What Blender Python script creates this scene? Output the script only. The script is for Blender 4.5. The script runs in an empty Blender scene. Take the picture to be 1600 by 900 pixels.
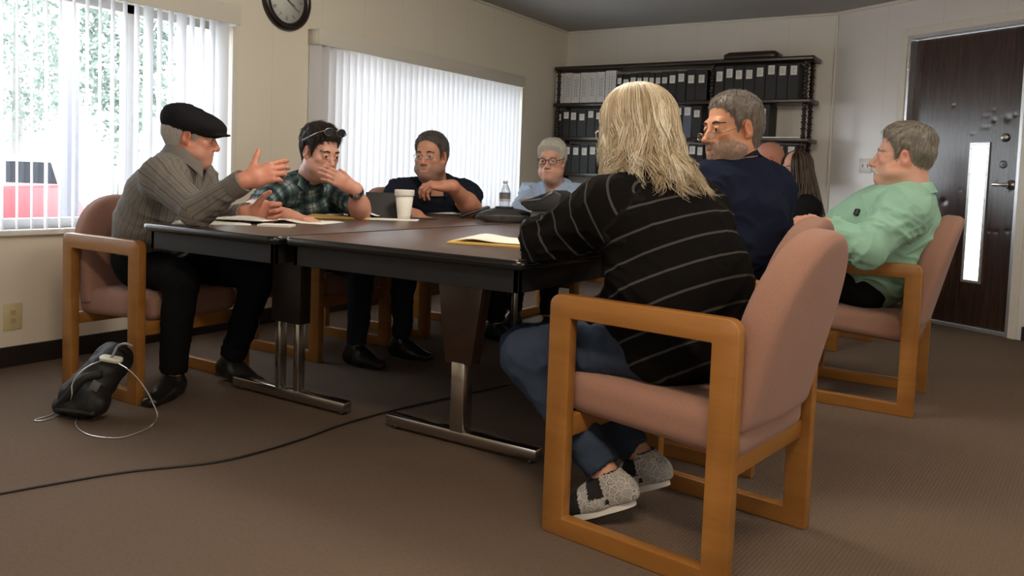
import bpy, bmesh, math, random
import numpy as np
from mathutils import Vector, Matrix
SC = bpy.context.scene
COL = SC.collection
PI = math.pi
random.seed(7)
RNG = np.random.default_rng(7)

# ------------------------------------------------------------------ objects
def link(o, parent=None):
    COL.objects.link(o)
    if parent is not None:
        o.parent = parent
    return o

def tag(o, label=None, cat=None, group=None, kind=None):
    if label: o['label'] = label
    if cat: o['category'] = cat
    if group: o['group'] = group
    if kind: o['kind'] = kind
    return o

def thing(name, label, cat, loc=(0, 0, 0), rotz=0.0, group=None):
    o = bpy.data.objects.new(name, None)
    o.empty_display_size = 0.1
    o.location = loc
    o.rotation_euler = (0, 0, rotz)
    link(o)
    return tag(o, label, cat, group)

def dup(root, loc=None, rotz=None, label=None, group=None):
    def cp(o, parent):
        c = o.copy()
        link(c, parent)
        for ch in list(o.children):
            cp(ch, c)
        return c
    c = cp(root, None)
    if loc is not None: c.location = loc
    if rotz is not None: c.rotation_euler = (0, 0, rotz)
    if label: c['label'] = label
    if group: c['group'] = group
    return c

def set_mats(me, mats):
    if not isinstance(mats, (list, tuple)):
        mats = [mats]
    for m in mats:
        me.materials.append(m)

def obj_bm(name, bm, mats, parent=None, smooth=None):
    """one mesh object out of a bmesh; smooth = crease angle in degrees"""
    me = bpy.data.meshes.new(name)
    if smooth is not None:
        ca = math.radians(smooth)
        for f in bm.faces: f.smooth = True
        for e in bm.edges:
            if len(e.link_faces) == 2 and e.calc_face_angle(0) > ca:
                e.smooth = False
    bm.to_mesh(me)
    bm.free()
    set_mats(me, mats)
    return link(bpy.data.objects.new(name, me), parent)

def mesh_np(name, V, F, attrs=None):
    """mesh out of numpy arrays; F is (n,3) or (n,4) or a list of such arrays"""
    me = bpy.data.meshes.new(name)
    if isinstance(F, np.ndarray): F = [F]
    F = [f for f in F if len(f)]
    me.vertices.add(len(V))
    me.vertices.foreach_set('co', np.asarray(V, np.float32).ravel())
    nl = sum(f.size for f in F)
    me.loops.add(nl)
    me.loops.foreach_set('vertex_index', np.concatenate([f.ravel() for f in F]).astype(np.int32))
    npoly = sum(len(f) for f in F)
    me.polygons.add(npoly)
    tot = np.concatenate([np.full(len(f), f.shape[1]) for f in F]).astype(np.int32)
    st = np.concatenate([[0], np.cumsum(tot)[:-1]]).astype(np.int32)
    me.polygons.foreach_set('loop_start', st)
    try: me.polygons.foreach_set('loop_total', tot)
    except Exception: pass
    me.update(calc_edges=True)
    me.polygons.foreach_set('use_smooth', np.ones(npoly, bool))
    for k, a in (attrs or {}).items():
        a = np.asarray(a, np.float32)
        if a.ndim == 1:
            at = me.attributes.new(k, 'FLOAT', 'POINT'); at.data.foreach_set('value', a)
        else:
            at = me.attributes.new(k, 'FLOAT_VECTOR', 'POINT'); at.data.foreach_set('vector', a.ravel())
    me.validate()
    return me

def obj_np(name, V, F, mats, parent=None, attrs=None, loc=(0, 0, 0)):
    V = np.asarray(V, float) - np.array(loc, float)
    me = mesh_np(name, V, F, attrs)
    set_mats(me, mats)
    o = bpy.data.objects.new(name, me)
    link(o, parent)
    if parent is None:
        o.location = loc
    return o

# ------------------------------------------------------------------ bmesh shapes
def box(bm, lo, hi, bev=0.0, seg=2, M=None, mat=0):
    lo = Vector(lo); hi = Vector(hi)
    b = bmesh.new() if bev or M is not None else bm
    vs = [b.verts.new((x, y, z)) for x in (lo.x, hi.x) for y in (lo.y, hi.y) for z in (lo.z, hi.z)]
    fs = [b.faces.new([vs[i] for i in q]) for q in
          ((0, 1, 3, 2), (4, 6, 7, 5), (0, 4, 5, 1), (2, 3, 7, 6), (0, 2, 6, 4), (1, 5, 7, 3))]
    for f in fs: f.material_index = mat
    if b is bm: return
    if bev:
        bmesh.ops.bevel(b, geom=list(b.edges), offset=bev, segments=seg, profile=0.5, affect='EDGES', clamp_overlap=True)
    if M is not None:
        bmesh.ops.transform(b, matrix=M, verts=b.verts)
    merge(bm, b, mat)

def merge(bm, b, mat=None):
    b.verts.index_update()
    mp = [bm.verts.new(v.co) for v in b.verts]
    for f in b.faces:
        try:
            g = bm.faces.new([mp[v.index] for v in f.verts])
            g.material_index = f.material_index if mat is None else mat
            g.smooth = f.smooth
        except ValueError:
            pass
    b.free()

def lathe(bm, prof, c=(0, 0, 0), n=24, axis='z', M=None, mat=0, cap=True):
    """prof: list of (radius, height)"""
    b = bmesh.new()
    rings = []
    for r, h in prof:
        rings.append([b.verts.new((max(r, 1e-5) * math.cos(2 * PI * i / n), max(r, 1e-5) * math.sin(2 * PI * i / n), h)) for i in range(n)])
    for a, d in zip(rings, rings[1:]):
        for i in range(n):
            b.faces.new((a[i], a[(i + 1) % n], d[(i + 1) % n], d[i]))
    if cap:
        b.faces.new(rings[0][::-1]); b.faces.new(rings[-1])
    T = Matrix.Translation(c)
    if axis == 'x': T = T @ Matrix.Rotation(PI / 2, 4, 'Y')
    if axis == 'y': T = T @ Matrix.Rotation(-PI / 2, 4, 'X')
    if M is not None: T = M @ T
    bmesh.ops.transform(b, matrix=T, verts=b.verts)
    merge(bm, b, mat)

def smooth_path(pts, k=6):
    """Catmull-Rom through the points"""
    P = [Vector(p) for p in pts]
    P = [P[0] * 2 - P[1]] + P + [P[-1] * 2 - P[-2]]
    out = []
    for i in range(1, len(P) - 2):
        a, b, c, d = P[i - 1:i + 3]
        for j in range(k):
            t = j / k
            out.append(0.5 * ((2 * b) + (c - a) * t + (2 * a - 5 * b + 4 * c - d) * t * t + (3 * b - a - 3 * c + d) * t ** 3))
    out.append(P[-2])
    return out

def tube(bm, pts, r, n=8, mat=0, closed=False, flat=1.0):
    """r: number or list of radii along pts"""
    P = [Vector(p) for p in pts]
    R = r if isinstance(r, (list, tuple)) else [r] * len(P)
    rings = []
    up = None
    m = len(P)
    for i, p in enumerate(P):
        if closed: t = P[(i + 1) % m] - P[i - 1]
        else: t = P[min(i + 1, m - 1)] - P[max(i - 1, 0)]
        t.normalize()
        if up is None:
            up = Vector((0, 0, 1)) if abs(t.z) < 0.9 else Vector((1, 0, 0))
        s = t.cross(up); s.normalize(); up = s.cross(t); up.normalize()
        rings.append([bm.verts.new(p + (s * math.cos(2 * PI * j / n) + up * flat * math.sin(2 * PI * j / n)) * R[i]) for j in range(n)])
    for i in range(m if closed else m - 1):
        a = rings[i]; b = rings[(i + 1) % m]
        for j in range(n):
            f = bm.faces.new((a[j], a[(j + 1) % n], b[(j + 1) % n], b[j])); f.material_index = mat; f.smooth = True
    if not closed:
        for q in (rings[0][::-1], rings[-1]):
            f = bm.faces.new(q); f.material_index = mat

def prism(bm, poly, a, b, axis='y', mat=0, bev=0.0, seg=2, M=None):
    """polygon in the two other axes extruded along axis from a to b"""
    bb = bmesh.new()
    def pt(p, h):
        if axis == 'y': return (p[0], h, p[1])
        if axis == 'x': return (h, p[0], p[1])
        return (p[0], p[1], h)
    lo = [bb.verts.new(pt(p, a)) for p in poly]
    hi = [bb.verts.new(pt(p, b)) for p in poly]
    n = len(poly)
    bb.faces.new(lo[::-1]); bb.faces.new(hi)
    for i in range(n):
        bb.faces.new((lo[i], lo[(i + 1) % n], hi[(i + 1) % n], hi[i]))
    bmesh.ops.recalc_face_normals(bb, faces=bb.faces)
    if bev:
        es = [e for e in bb.edges if e.calc_face_angle(0) > 0.5]
        bmesh.ops.bevel(bb, geom=es, offset=bev, segments=seg, profile=0.5, affect='EDGES', clamp_overlap=True)
    if M is not None:
        bmesh.ops.transform(bb, matrix=M, verts=bb.verts)
    merge(bm, bb, mat)

def rrect(x0, y0, x1, y1, r, n=5):
    out = []
    for cx, cy, a0 in ((x1 - r, y1 - r, 0), (x0 + r, y1 - r, 90), (x0 + r, y0 + r, 180), (x1 - r, y0 + r, 270)):
        for i in range(n + 1):
            a = math.radians(a0 + 90 * i / n)
            out.append((cx + r * math.cos(a), cy + r * math.sin(a)))
    return out

def text_bm(bm, s, size, M, mat=0, extrude=0.0004):
    cu = bpy.data.curves.new('glyphs', 'FONT')
    cu.body = s; cu.size = size; cu.align_x = 'CENTER'; cu.align_y = 'CENTER'; cu.extrude = extrude
    o = bpy.data.objects.new('glyphs', cu)
    COL.objects.link(o)
    dg = bpy.context.evaluated_depsgraph_get()
    me = bpy.data.meshes.new_from_object(o.evaluated_get(dg))
    b = bmesh.new(); b.from_mesh(me)
    bmesh.ops.transform(b, matrix=M, verts=b.verts)
    merge(bm, b, mat)
    bpy.data.objects.remove(o); bpy.data.curves.remove(cu); bpy.data.meshes.remove(me)

# ------------------------------------------------------------------ materials
def srgb(r, g, b):
    f = lambda c: (c / 255 / 12.92) if c / 255 <= 0.04045 else ((c / 255 + 0.055) / 1.055) ** 2.4
    return (f(r), f(g), f(b), 1.0)

class NT:
    def __init__(s, name):
        s.m = bpy.data.materials.new(name); s.m.use_nodes = True
        s.t = s.m.node_tree; s.t.nodes.clear()
        s.out = s.n('ShaderNodeOutputMaterial')
    def n(s, kind, props=None, **inp):
        nd = s.t.nodes.new(kind)
        for k, v in (props or {}).items(): setattr(nd, k, v)
        for k, v in inp.items():
            s.set(nd, k.replace('_', ' '), v)
        return nd
    def set(s, nd, k, v):
        sock = nd.inputs[int(k)] if k.isdigit() else nd.inputs[k]
        if isinstance(v, bpy.types.NodeSocket): s.t.links.new(v, sock)
        elif isinstance(v, bpy.types.Node): s.t.links.new(v.outputs[0], sock)
        else: sock.default_value = v
    def math(s, op, a, b=0.0, c=0.0):
        nd = s.t.nodes.new('ShaderNodeMath'); nd.operation = op
        for i, v in enumerate((a, b, c)): s.set(nd, str(i), v)
        return nd.outputs[0]
    def mix(s, fac, a, b):
        nd = s.t.nodes.new('ShaderNodeMix'); nd.data_type = 'RGBA'
        s.set(nd, '0', fac); s.set(nd, '6', a); s.set(nd, '7', b)
        return nd.outputs[2]
    def ramp(s, fac, stops, interp='LINEAR'):
        nd = s.t.nodes.new('ShaderNodeValToRGB'); nd.color_ramp.interpolation = interp
        e = nd.color_ramp.elements
        while len(e) < len(stops): e.new(0.5)
        for el, (p, c) in zip(e, stops):
            el.position = p
            el.color = c if len(c) == 4 else (*c, 1)
        s.set(nd, '0', fac)
        return nd.outputs[0]
    def coord(s, kind='Object', scale=(1, 1, 1), rot=(0, 0, 0)):
        tc = s.n('ShaderNodeTexCoord')
        mp = s.n('ShaderNodeMapping'); mp.inputs['Scale'].default_value = scale; mp.inputs['Rotation'].default_value = rot
        s.t.links.new(tc.outputs[kind], mp.inputs['Vector'])
        return mp.outputs[0]
    def noise(s, vec, scale, detail=3.0, rough=0.5, out=0):
        nd = s.n('ShaderNodeTexNoise', Scale=scale, Detail=detail, Roughness=rough)
        if vec is not None: s.set(nd, 'Vector', vec)
        return nd.outputs[out]
    def attr(s, name):
        nd = s.n('ShaderNodeAttribute', {'attribute_name': name}); return nd
    def bump(s, h, strength=0.3, dist=0.01):
        return s.n('ShaderNodeBump', Strength=strength, Distance=dist, Height=h).outputs[0]
    def bsdf(s, col, rough=0.5, metal=0.0, spec=0.5, normal=None, **kw):
        b = s.n('ShaderNodeBsdfPrincipled')
        s.set(b, 'Base Color', col); s.set(b, 'Roughness', rough); s.set(b, 'Metallic', metal)
        s.set(b, 'Specular IOR Level', spec)
        if normal is not None: s.set(b, 'Normal', normal)
        for k, v in kw.items(): s.set(b, k.replace('_', ' '), v)
        s.t.links.new(b.outputs[0], s.out.inputs[0])
        return b
    def done(s, sh=None):
        if sh is not None: s.t.links.new(sh, s.out.inputs[0])
        return s.m

def plain(name, col, rough=0.5, metal=0.0, spec=0.5, var=0.06, scale=30.0, bump=0.0, **kw):
    """one colour with slight unevenness"""
    t = NT(name)
    v = t.coord()
    n = t.noise(v, scale)
    c = t.mix(n, tuple(x * (1 - var) for x in col[:3]) + (1,), tuple(min(1, x * (1 + var)) for x in col[:3]) + (1,))
    nm = t.bump(n, bump, 0.004) if bump else None
    t.bsdf(c, rough, metal, spec, nm, **kw)
    return t.done()

# ------------------------------------------------------------------ distance-field sculpting
def vnoise(P, seed=0):
    """smooth value noise in -1..1 for an (n,3) array"""
    P = np.asarray(P, float)
    i = np.floor(P).astype(np.int64); f = P - i
    f = f * f * (3 - 2 * f)
    def h(x, y, z):
        n = (x * 374761393 + y * 668265263 + z * 2147483647 + seed * 1274126177) & 0xffffffff
        n = ((n ^ (n >> 13)) * 1103515245) & 0xffffffff
        n = (n ^ (n >> 16)) & 0xffff
        return n / 32767.5 - 1
    r = 0
    for dx in (0, 1):
        wx = f[:, 0] if dx else 1 - f[:, 0]
        for dy in (0, 1):
            wy = f[:, 1] if dy else 1 - f[:, 1]
            for dz in (0, 1):
                wz = f[:, 2] if dz else 1 - f[:, 2]
                r = r + wx * wy * wz * h(i[:, 0] + dx, i[:, 1] + dy, i[:, 2] + dz)
    return r

def unit(v):
    v = np.asarray(v, float); return v / (np.linalg.norm(v) + 1e-12)

class rc:                                   # tapered limb; lat/flat give an elliptical section
    def __init__(s, a, b, r1, r2=None, lat=None, asp=1.0, asp2=None):
        s.a = np.array(a, float); s.b = np.array(b, float); s.r1 = r1; s.r2 = r1 if r2 is None else r2
        s.lat = None if lat is None else unit(lat); s.asp = asp; s.asp2 = asp if asp2 is None else asp2
    def bb(s):
        r = max(s.r1 * max(1, s.asp), s.r2 * max(1, s.asp2))
        return np.minimum(s.a, s.b) - r, np.maximum(s.a, s.b) + r
    def f(s, X, Y, Z):
        ab = s.b - s.a; L = ab @ ab + 1e-12
        px, py, pz = X - s.a[0], Y - s.a[1], Z - s.a[2]
        t = np.clip((px * ab[0] + py * ab[1] + pz * ab[2]) / L, 0, 1)
        ox, oy, oz = px - t * ab[0], py - t * ab[1], pz - t * ab[2]
        q2 = ox * ox + oy * oy + oz * oz
        r = s.r1 + (s.r2 - s.r1) * t
        if s.lat is None: return np.sqrt(q2) - r
        u = ox * s.lat[0] + oy * s.lat[1] + oz * s.lat[2]
        asp = s.asp + (s.asp2 - s.asp) * t
        w = r * asp
        q = np.sqrt(q2) + 1e-9
        k = np.sqrt((u / w) ** 2 + np.maximum(q2 - u * u, 0) / (r * r)) + 1e-6
        return q - q / k
    def loc(s, P):                          # distance, metres along, metres around
        ab = s.b - s.a; L = ab @ ab + 1e-12; l = math.sqrt(L)
        p = P - s.a
        t0 = p @ ab / L; t = np.clip(t0, 0, 1)
        o = p - t[:, None] * ab
        r = s.r1 + (s.r2 - s.r1) * t
        ax = s.lat if s.lat is not None else unit(np.cross(ab, (0.31, 0.2, 0.93)))
        ax = unit(ax - ab * (ax @ ab) / L)
        ay = np.cross(ab / l, ax)
        u = o @ ax; v = o @ ay
        asp = (s.asp + (s.asp2 - s.asp) * t) if s.lat is not None else 1.0
        q = np.sqrt((u / asp) ** 2 + v ** 2)
        al = np.clip(t0, 0, 1) * l
        ov = t0 * l - al                                # past an end: follow the rounded cap
        qq = np.sqrt((o @ ax) ** 2 + (o @ ay) ** 2)
        oo = np.sqrt(np.maximum((p - al[:, None] * ab / l) ** 2, 0).sum(1)) + 1e-9
        rad = np.sqrt(np.maximum(oo ** 2 - ov ** 2, 0))
        al = al + np.arctan2(ov, rad + 1e-6) * r
        u2 = o @ ax; v2 = o @ ay
        return np.where(np.abs(ov) > 0, oo, q) - r + np.where(ov < 0, 0.02, 0), al, np.arctan2(v, u / asp), u, v

class ell:
    def __init__(s, c, r, R=None):
        s.c = np.array(c, float); s.r = np.array(r, float); s.R = None if R is None else np.array(R, float)
    def bb(s):
        m = s.r if s.R is None else np.full(3, s.r.max())
        return s.c - m, s.c + m
    def f(s, X, Y, Z):
        p = [X - s.c[0], Y - s.c[1], Z - s.c[2]]
        if s.R is not None:
            p = [s.R[0, i] * p[0] + s.R[1, i] * p[1] + s.R[2, i] * p[2] for i in range(3)]
        k0 = np.sqrt(sum((p[i] / s.r[i]) ** 2 for i in range(3))) + 1e-9
        k1 = np.sqrt(sum((p[i] / s.r[i] ** 2) ** 2 for i in range(3))) + 1e-9
        return k0 * (k0 - 1) / k1

class bx:
    def __init__(s, c, half, R=None, r=0.0):
        s.c = np.array(c, float); s.h = np.array(half, float); s.R = np.eye(3) if R is None else np.array(R, float); s.rd = r
    def bb(s):
        m = np.abs(s.R) @ s.h
        return s.c - m, s.c + m
    def f(s, X, Y, Z):
        p = [X - s.c[0], Y - s.c[1], Z - s.c[2]]
        q = [np.abs(s.R[0, i] * p[0] + s.R[1, i] * p[1] + s.R[2, i] * p[2]) - s.h[i] + s.rd for i in range(3)]
        o = np.sqrt(sum(np.maximum(a, 0) ** 2 for a in q))
        return o + np.minimum(np.maximum(np.maximum(q[0], q[1]), q[2]), 0) - s.rd

class fn:
    def __init__(s, lo, hi, f): s.lo = np.array(lo, float); s.hi = np.array(hi, float); s.f = f
    def bb(s): return s.lo, s.hi

class Field:
    def __init__(s, lo, hi, h):
        s.h = h; s.lo = np.array(lo, float)
        s.n = np.ceil((np.array(hi, float) - s.lo) / h).astype(int) + 1
        s.D = np.full(s.n, 0.5, np.float32)
    @classmethod
    def around(cls, prims, h, pad=0.02):
        los, his = zip(*[p.bb() for p in prims])
        return cls(np.min(los, 0) - pad, np.max(his, 0) + pad, h)
    def win(s, p, pad):
        lo, hi = p.bb()
        i0 = np.maximum(np.floor((lo - pad - s.lo) / s.h).astype(int), 0)
        i1 = np.minimum(np.ceil((hi + pad - s.lo) / s.h).astype(int) + 1, s.n)
        if (i1 <= i0).any(): return None, None
        sl = tuple(slice(a, b) for a, b in zip(i0, i1))
        ax = [s.lo[k] + s.h * np.arange(i0[k], i1[k]) for k in range(3)]
        return sl, (ax[0][:, None, None], ax[1][None, :, None], ax[2][None, None, :])
    def add(s, p, k=0.0):
        sl, g = s.win(p, k + 3 * s.h)
        if sl is None: return s
        d = p.f(*g); a = s.D[sl]
        m = np.minimum(a, d)
        if k > 0:
            e = np.maximum(k - np.abs(a - d), 0) / k
            m = m - e * e * k * 0.25
        s.D[sl] = m
        return s
    def cut(s, p, k=0.0):
        sl, g = s.win(p, k + 3 * s.h)
        if sl is None: return s
        d = -p.f(*g); a = s.D[sl]
        m = np.maximum(a, d)
        if k > 0:
            e = np.maximum(k - np.abs(a - d), 0) / k
            m = m + e * e * k * 0.25
        s.D[sl] = m
        return s
    def clip(s, f):
        """keep only where f<0 (whole field)"""
        ax = [s.lo[k] + s.h * np.arange(s.n[k]) for k in range(3)]
        s.D = np.maximum(s.D, f(ax[0][:, None, None], ax[1][None, :, None], ax[2][None, None, :])).astype(np.float32)
        return s
    def mesh(s, smooth=1):
        D = s.D
        S = D < 0
        n = np.array(D.shape)
        c = np.zeros(n - 1, np.int8)
        off = [(i, j, k) for i in (0, 1) for j in (0, 1) for k in (0, 1)]
        def cs(A, o): return A[o[0]:A.shape[0] - 1 + o[0], o[1]:A.shape[1] - 1 + o[1], o[2]:A.shape[2] - 1 + o[2]]
        for o in off: c += cs(S, o)
        act = (c > 0) & (c < 8)
        I = np.argwhere(act)
        idx = np.full(act.shape, -1, np.int64); idx[act] = np.arange(len(I))
        acc = np.zeros((len(I), 3)); cnt = np.zeros(len(I))
        for a in range(3):
            for o in off:
                if o[a]: continue
                o2 = list(o); o2[a] = 1
                d0 = D[I[:, 0] + o[0], I[:, 1] + o[1], I[:, 2] + o[2]].astype(float)
                d1 = D[I[:, 0] + o2[0], I[:, 1] + o2[1], I[:, 2] + o2[2]].astype(float)
                x = (d0 < 0) != (d1 < 0)
                t = np.where(x, d0 / (d0 - d1 + 1e-12), 0)
                p = np.zeros((len(I), 3)) + o; p[:, a] = t
                acc[x] += p[x]; cnt[x] += 1
        V = (I + acc / np.maximum(cnt, 1)[:, None]) * s.h + s.lo
        Fs = []
        for a in range(3):
            b, e = (a + 1) % 3, (a + 2) % 3
            sl0 = [slice(1, -1)] * 3; sl0[a] = slice(0, -1)
            sl1 = [slice(1, -1)] * 3; sl1[a] = slice(1, None)
            s0 = S[tuple(sl0)]; s1 = S[tuple(sl1)]
            for flip in (False, True):
                E = np.argwhere((s0 & ~s1) if not flip else (~s0 & s1))
                if not len(E): continue
                E = E + 1; E[:, a] -= 1
                q = []
                for db, de in ((-1, -1), (0, -1), (0, 0), (-1, 0)):
                    C = E.copy(); C[:, b] += db; C[:, e] += de
                    q.append(idx[C[:, 0], C[:, 1], C[:, 2]])
                q = np.stack(q, 1)
                if flip: q = q[:, ::-1]
                Fs.append(q)
        F = np.concatenate(Fs) if Fs else np.zeros((0, 4), int)
        F = F[(F >= 0).all(1)]
        for _ in range(smooth): V = relax(V, F, 0.5)
        return V, F

def relax(V, F, w=0.5):
    acc = np.zeros_like(V); cnt = np.zeros(len(V))
    for i in range(F.shape[1]):
        for j in (i - 1, (i + 1) % F.shape[1]):
            np.add.at(acc, F[:, i], V[F[:, j]]); np.add.at(cnt, F[:, i], 1)
    return V * (1 - w) + w * acc / np.maximum(cnt, 1)[:, None]

def normals(V, F):
    a = V[F[:, 2]] - V[F[:, 0]]; b = V[F[:, -1]] - V[F[:, 1]]
    n = np.cross(a, b)
    N = np.zeros_like(V)
    for i in range(F.shape[1]): np.add.at(N, F[:, i], n)
    return N / (np.linalg.norm(N, axis=1)[:, None] + 1e-12)

def join(parts):
    """parts: list of (V,F,attrs dict) -> one"""
    Vs, Fs, A, o = [], [], {}, 0
    keys = parts[0][2].keys()
    for V, F, at in parts:
        Vs.append(V); Fs.append(F + o); o += len(V)
        for k in keys: A.setdefault(k, []).append(at[k])
    return np.concatenate(Vs), np.concatenate(Fs), {k: np.concatenate(v) for k, v in A.items()}

def frame(fwd, up):
    """columns right, forward, up"""
    y = unit(fwd); z = np.array(up, float); z = unit(z - y * (z @ y)); x = np.cross(y, z)
    return np.stack([x, y, z], 1)

# ------------------------------------------------------------------ camera
cam_d = bpy.data.cameras.new('camera')
cam = bpy.data.objects.new('camera', cam_d); COL.objects.link(cam)
cam_d.sensor_width = 36.0; cam_d.lens = 28.575; cam_d.shift_y = -0.0625
cam_d.clip_start = 0.05; cam_d.clip_end = 200
cam.matrix_world = Matrix.Translation((0, 0, 0.98)) @ Matrix.Rotation(math.radians(32.2), 4, 'Z') @ Matrix.Rotation(math.radians(86.6), 4, 'X') @ Matrix.Rotation(math.radians(2.1), 4, 'Z')
SC.camera = cam

# ------------------------------------------------------------------ materials of the room
def wall_mat(name, axis, col=(0.79, 0.735, 0.61), gloss=0.45, pitch=0.407):
    """vinyl-faced wall board with a narrow groove every board"""
    t = NT(name)
    v = t.coord()
    sx = t.n('ShaderNodeSeparateXYZ', Vector=v)
    fr = t.math('FRACT', t.math('DIVIDE', t.math('ADD', sx.outputs[axis], 20.13), pitch))
    g = t.math('LESS_THAN', fr, 0.008)
    n = t.noise(t.coord('Object', (1, 1, 1)), 160, 2)
    n2 = t.noise(t.coord('Object', (1, 1, 0.3)), 1.3, 2)
    c = t.mix(n2, col + (1,), tuple(x * 0.94 for x in col) + (1,))
    c = t.mix(t.math('MULTIPLY', g, 0.3), c, tuple(x * 0.45 for x in col) + (1,))
    t.bsdf(c, gloss, 0, 0.5, t.bump(t.math('SUBTRACT', t.math('MULTIPLY', n, 0.25), g), 0.25, 0.002))
    return t.done()
M_WALLX = wall_mat('left wall board', 1)
M_WALLY = wall_mat('back wall board', 0, (0.74, 0.70, 0.64))
M_WALLD = wall_mat('door wall board', 0, (0.74, 0.72, 0.69), 0.28)
M_TRIMW = plain('painted trim', (0.70, 0.67, 0.60), 0.4, bump=0.05)
M_VALANCE = plain('valance vinyl', (0.66, 0.63, 0.55), 0.45, scale=120, bump=0.1)
M_BASEB = plain('dark vinyl base', (0.018, 0.014, 0.012), 0.4)
M_ALU = plain('aluminium', (0.62, 0.62, 0.63), 0.35, 0.9)
M_CHROME = plain('brushed chrome', (0.55, 0.53, 0.5), 0.22, 1.0)
M_BLACK = plain('black plastic', (0.012, 0.012, 0.013), 0.4)
M_BLACKMETAL = plain('black painted metal', (0.014, 0.014, 0.016), 0.35, bump=0.02)
M_WHITEPL = plain('white plastic', (0.78, 0.77, 0.72), 0.4)
M_PAPER = plain('white paper', (0.80, 0.78, 0.72), 0.8, var=0.03)
M_GREYINK = plain('grey ink', (0.22, 0.22, 0.23), 0.8)
M_BLACKINK = plain('black ink', (0.03, 0.03, 0.03), 0.7)

def carpet_mat():
    t = NT('ribbed carpet')
    v = t.coord('Object', (1, 1, 1), (0, 0, math.radians(4)))
    w1 = t.n('ShaderNodeTexWave', {'wave_type': 'BANDS', 'bands_direction': 'X'}, Vector=v, Scale=28.0, Distortion=1.6, Detail=2.0)
    w1.inputs['Detail Scale'].default_value = 4.0
    n1 = t.noise(v, 120, 4, 0.8)
    n2 = t.noise(v, 1.6, 3)
    n3 = t.noise(t.coord('Object', (1, 4, 1)), 60, 3)
    a = t.mix(n1, (0.030, 0.021, 0.016, 1), (0.225, 0.162, 0.118, 1))
    b = t.mix(t.math('MULTIPLY', w1.outputs[1], 0.22), a, (0.075, 0.055, 0.040, 1))
    c = t.mix(t.math('MULTIPLY', n3, 0.35), b, (0.19, 0.135, 0.10, 1))
    n4 = t.noise(v, 75, 4, 0.85); c = t.mix(t.math('MULTIPLY', t.math('POWER', n4, 1.5), 0.9), c, (0.028, 0.020, 0.016, 1)); c = t.mix(0.25, c, (0.30, 0.215, 0.16, 1))
    d = t.mix(t.math('MULTIPLY', n2, 0.3), c, (0.085, 0.063, 0.050, 1))
    h = t.math('ADD', t.math('MULTIPLY', n1, 0.7), t.math('MULTIPLY', w1.outputs[1], 0.25))
    t.bsdf(d, 0.95, 0, 0.1, t.bump(h, 0.7, 0.006))
    return t.done()
M_CARPET = carpet_mat()

def ceil_mat():
    t = NT('ceiling board')
    n = t.noise(t.coord(), 45, 3)
    c = t.mix(n, (0.40, 0.39, 0.385, 1), (0.45, 0.44, 0.43, 1))
    t.bsdf(c, 0.8, 0, 0.3, t.bump(n, 0.2, 0.004))
    return t.done()

def glass_mat(name, tint=(0.93, 0.96, 0.96, 1)):
    t = NT(name)
    tr = t.n('ShaderNodeBsdfTransparent', Color=tint)
    gl = t.n('ShaderNodeBsdfGlossy', Roughness=0.02)
    lw = t.n('ShaderNodeLayerWeight', Blend=0.5)
    fr = t.math('MULTIPLY_ADD', t.math('POWER', lw.outputs['Facing'], 5.0), 0.85, 0.06)
    mx = t.n('ShaderNodeMixShader')
    t.t.links.new(fr, mx.inputs[0]); t.t.links.new(tr.outputs[0], mx.inputs[1]); t.t.links.new(gl.outputs[0], mx.inputs[2])
    return t.done(mx.outputs[0])
M_GLASS = glass_mat('window glass')

def slat_mat():
    t = NT('vinyl blind slat')
    c = (0.76, 0.76, 0.78, 1)
    d = t.n('ShaderNodeBsdfDiffuse', Color=c)
    r = t.n('ShaderNodeBsdfTranslucent', Color=(0.80, 0.80, 0.82, 1))
    mx = t.n('ShaderNodeMixShader', Fac=0.30)
    t.t.links.new(d.outputs[0], mx.inputs[1]); t.t.links.new(r.outputs[0], mx.inputs[2])
    return t.done(mx.outputs[0])
M_SLAT = slat_mat()

# ------------------------------------------------------------------ shell
XL, YB, ZC = -3.98, 7.25, 2.44
XR, YF = 2.3, -1.7
WIN = [(0.70, 3.17), (3.93, 6.40)]
WZ0, WZ1 = 0.645, 1.80

def struct(name, bm, mats, smooth=None, parent=None):
    o = obj_bm(name, bm, mats, parent, smooth)
    if parent is None: o['kind'] = 'structure'
    return o

bm = bmesh.new(); box(bm, (XL - 0.12, YF - 0.12, -0.1), (XR + 0.12, YB + 0.12, 0)); struct('floor', bm, M_CARPET)
bm = bmesh.new(); box(bm, (XL - 0.12, YF - 0.12, ZC), (XR + 0.12, YB + 0.12, ZC + 0.1)); struct('ceiling', bm, ceil_mat())
bm = bmesh.new()
ys = [YF - 0.12, WIN[0][0], WIN[0][1], WIN[1][0], WIN[1][1], YB + 0.12]
for i in range(5):
    if i in (1, 3):
        box(bm, (XL - 0.12, ys[i], 0), (XL, ys[i + 1], WZ0)); box(bm, (XL - 0.12, ys[i], WZ1), (XL, ys[i + 1], ZC))
    else:
        box(bm, (XL - 0.12, ys[i], 0), (XL, ys[i + 1], ZC))
struct('wall_left', bm, M_WALLX)
CX0 = -1.42                                             # where the back wall meets the angled door wall
bm = bmesh.new(); box(bm, (XL, YB, 0), (CX0 + 0.06, YB + 0.12, ZC)); struct('wall_back', bm, M_WALLY)
bm = bmesh.new(); box(bm, (XR, YF - 0.12, 0), (XR + 0.12, 5.2, ZC)); struct('wall_side', bm, wall_mat('side wall board', 1))
bm = bmesh.new(); box(bm, (XL, YF - 0.12, 0), (XR, YF, ZC)); struct('wall_front', bm, wall_mat('front wall board', 0))
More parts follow.
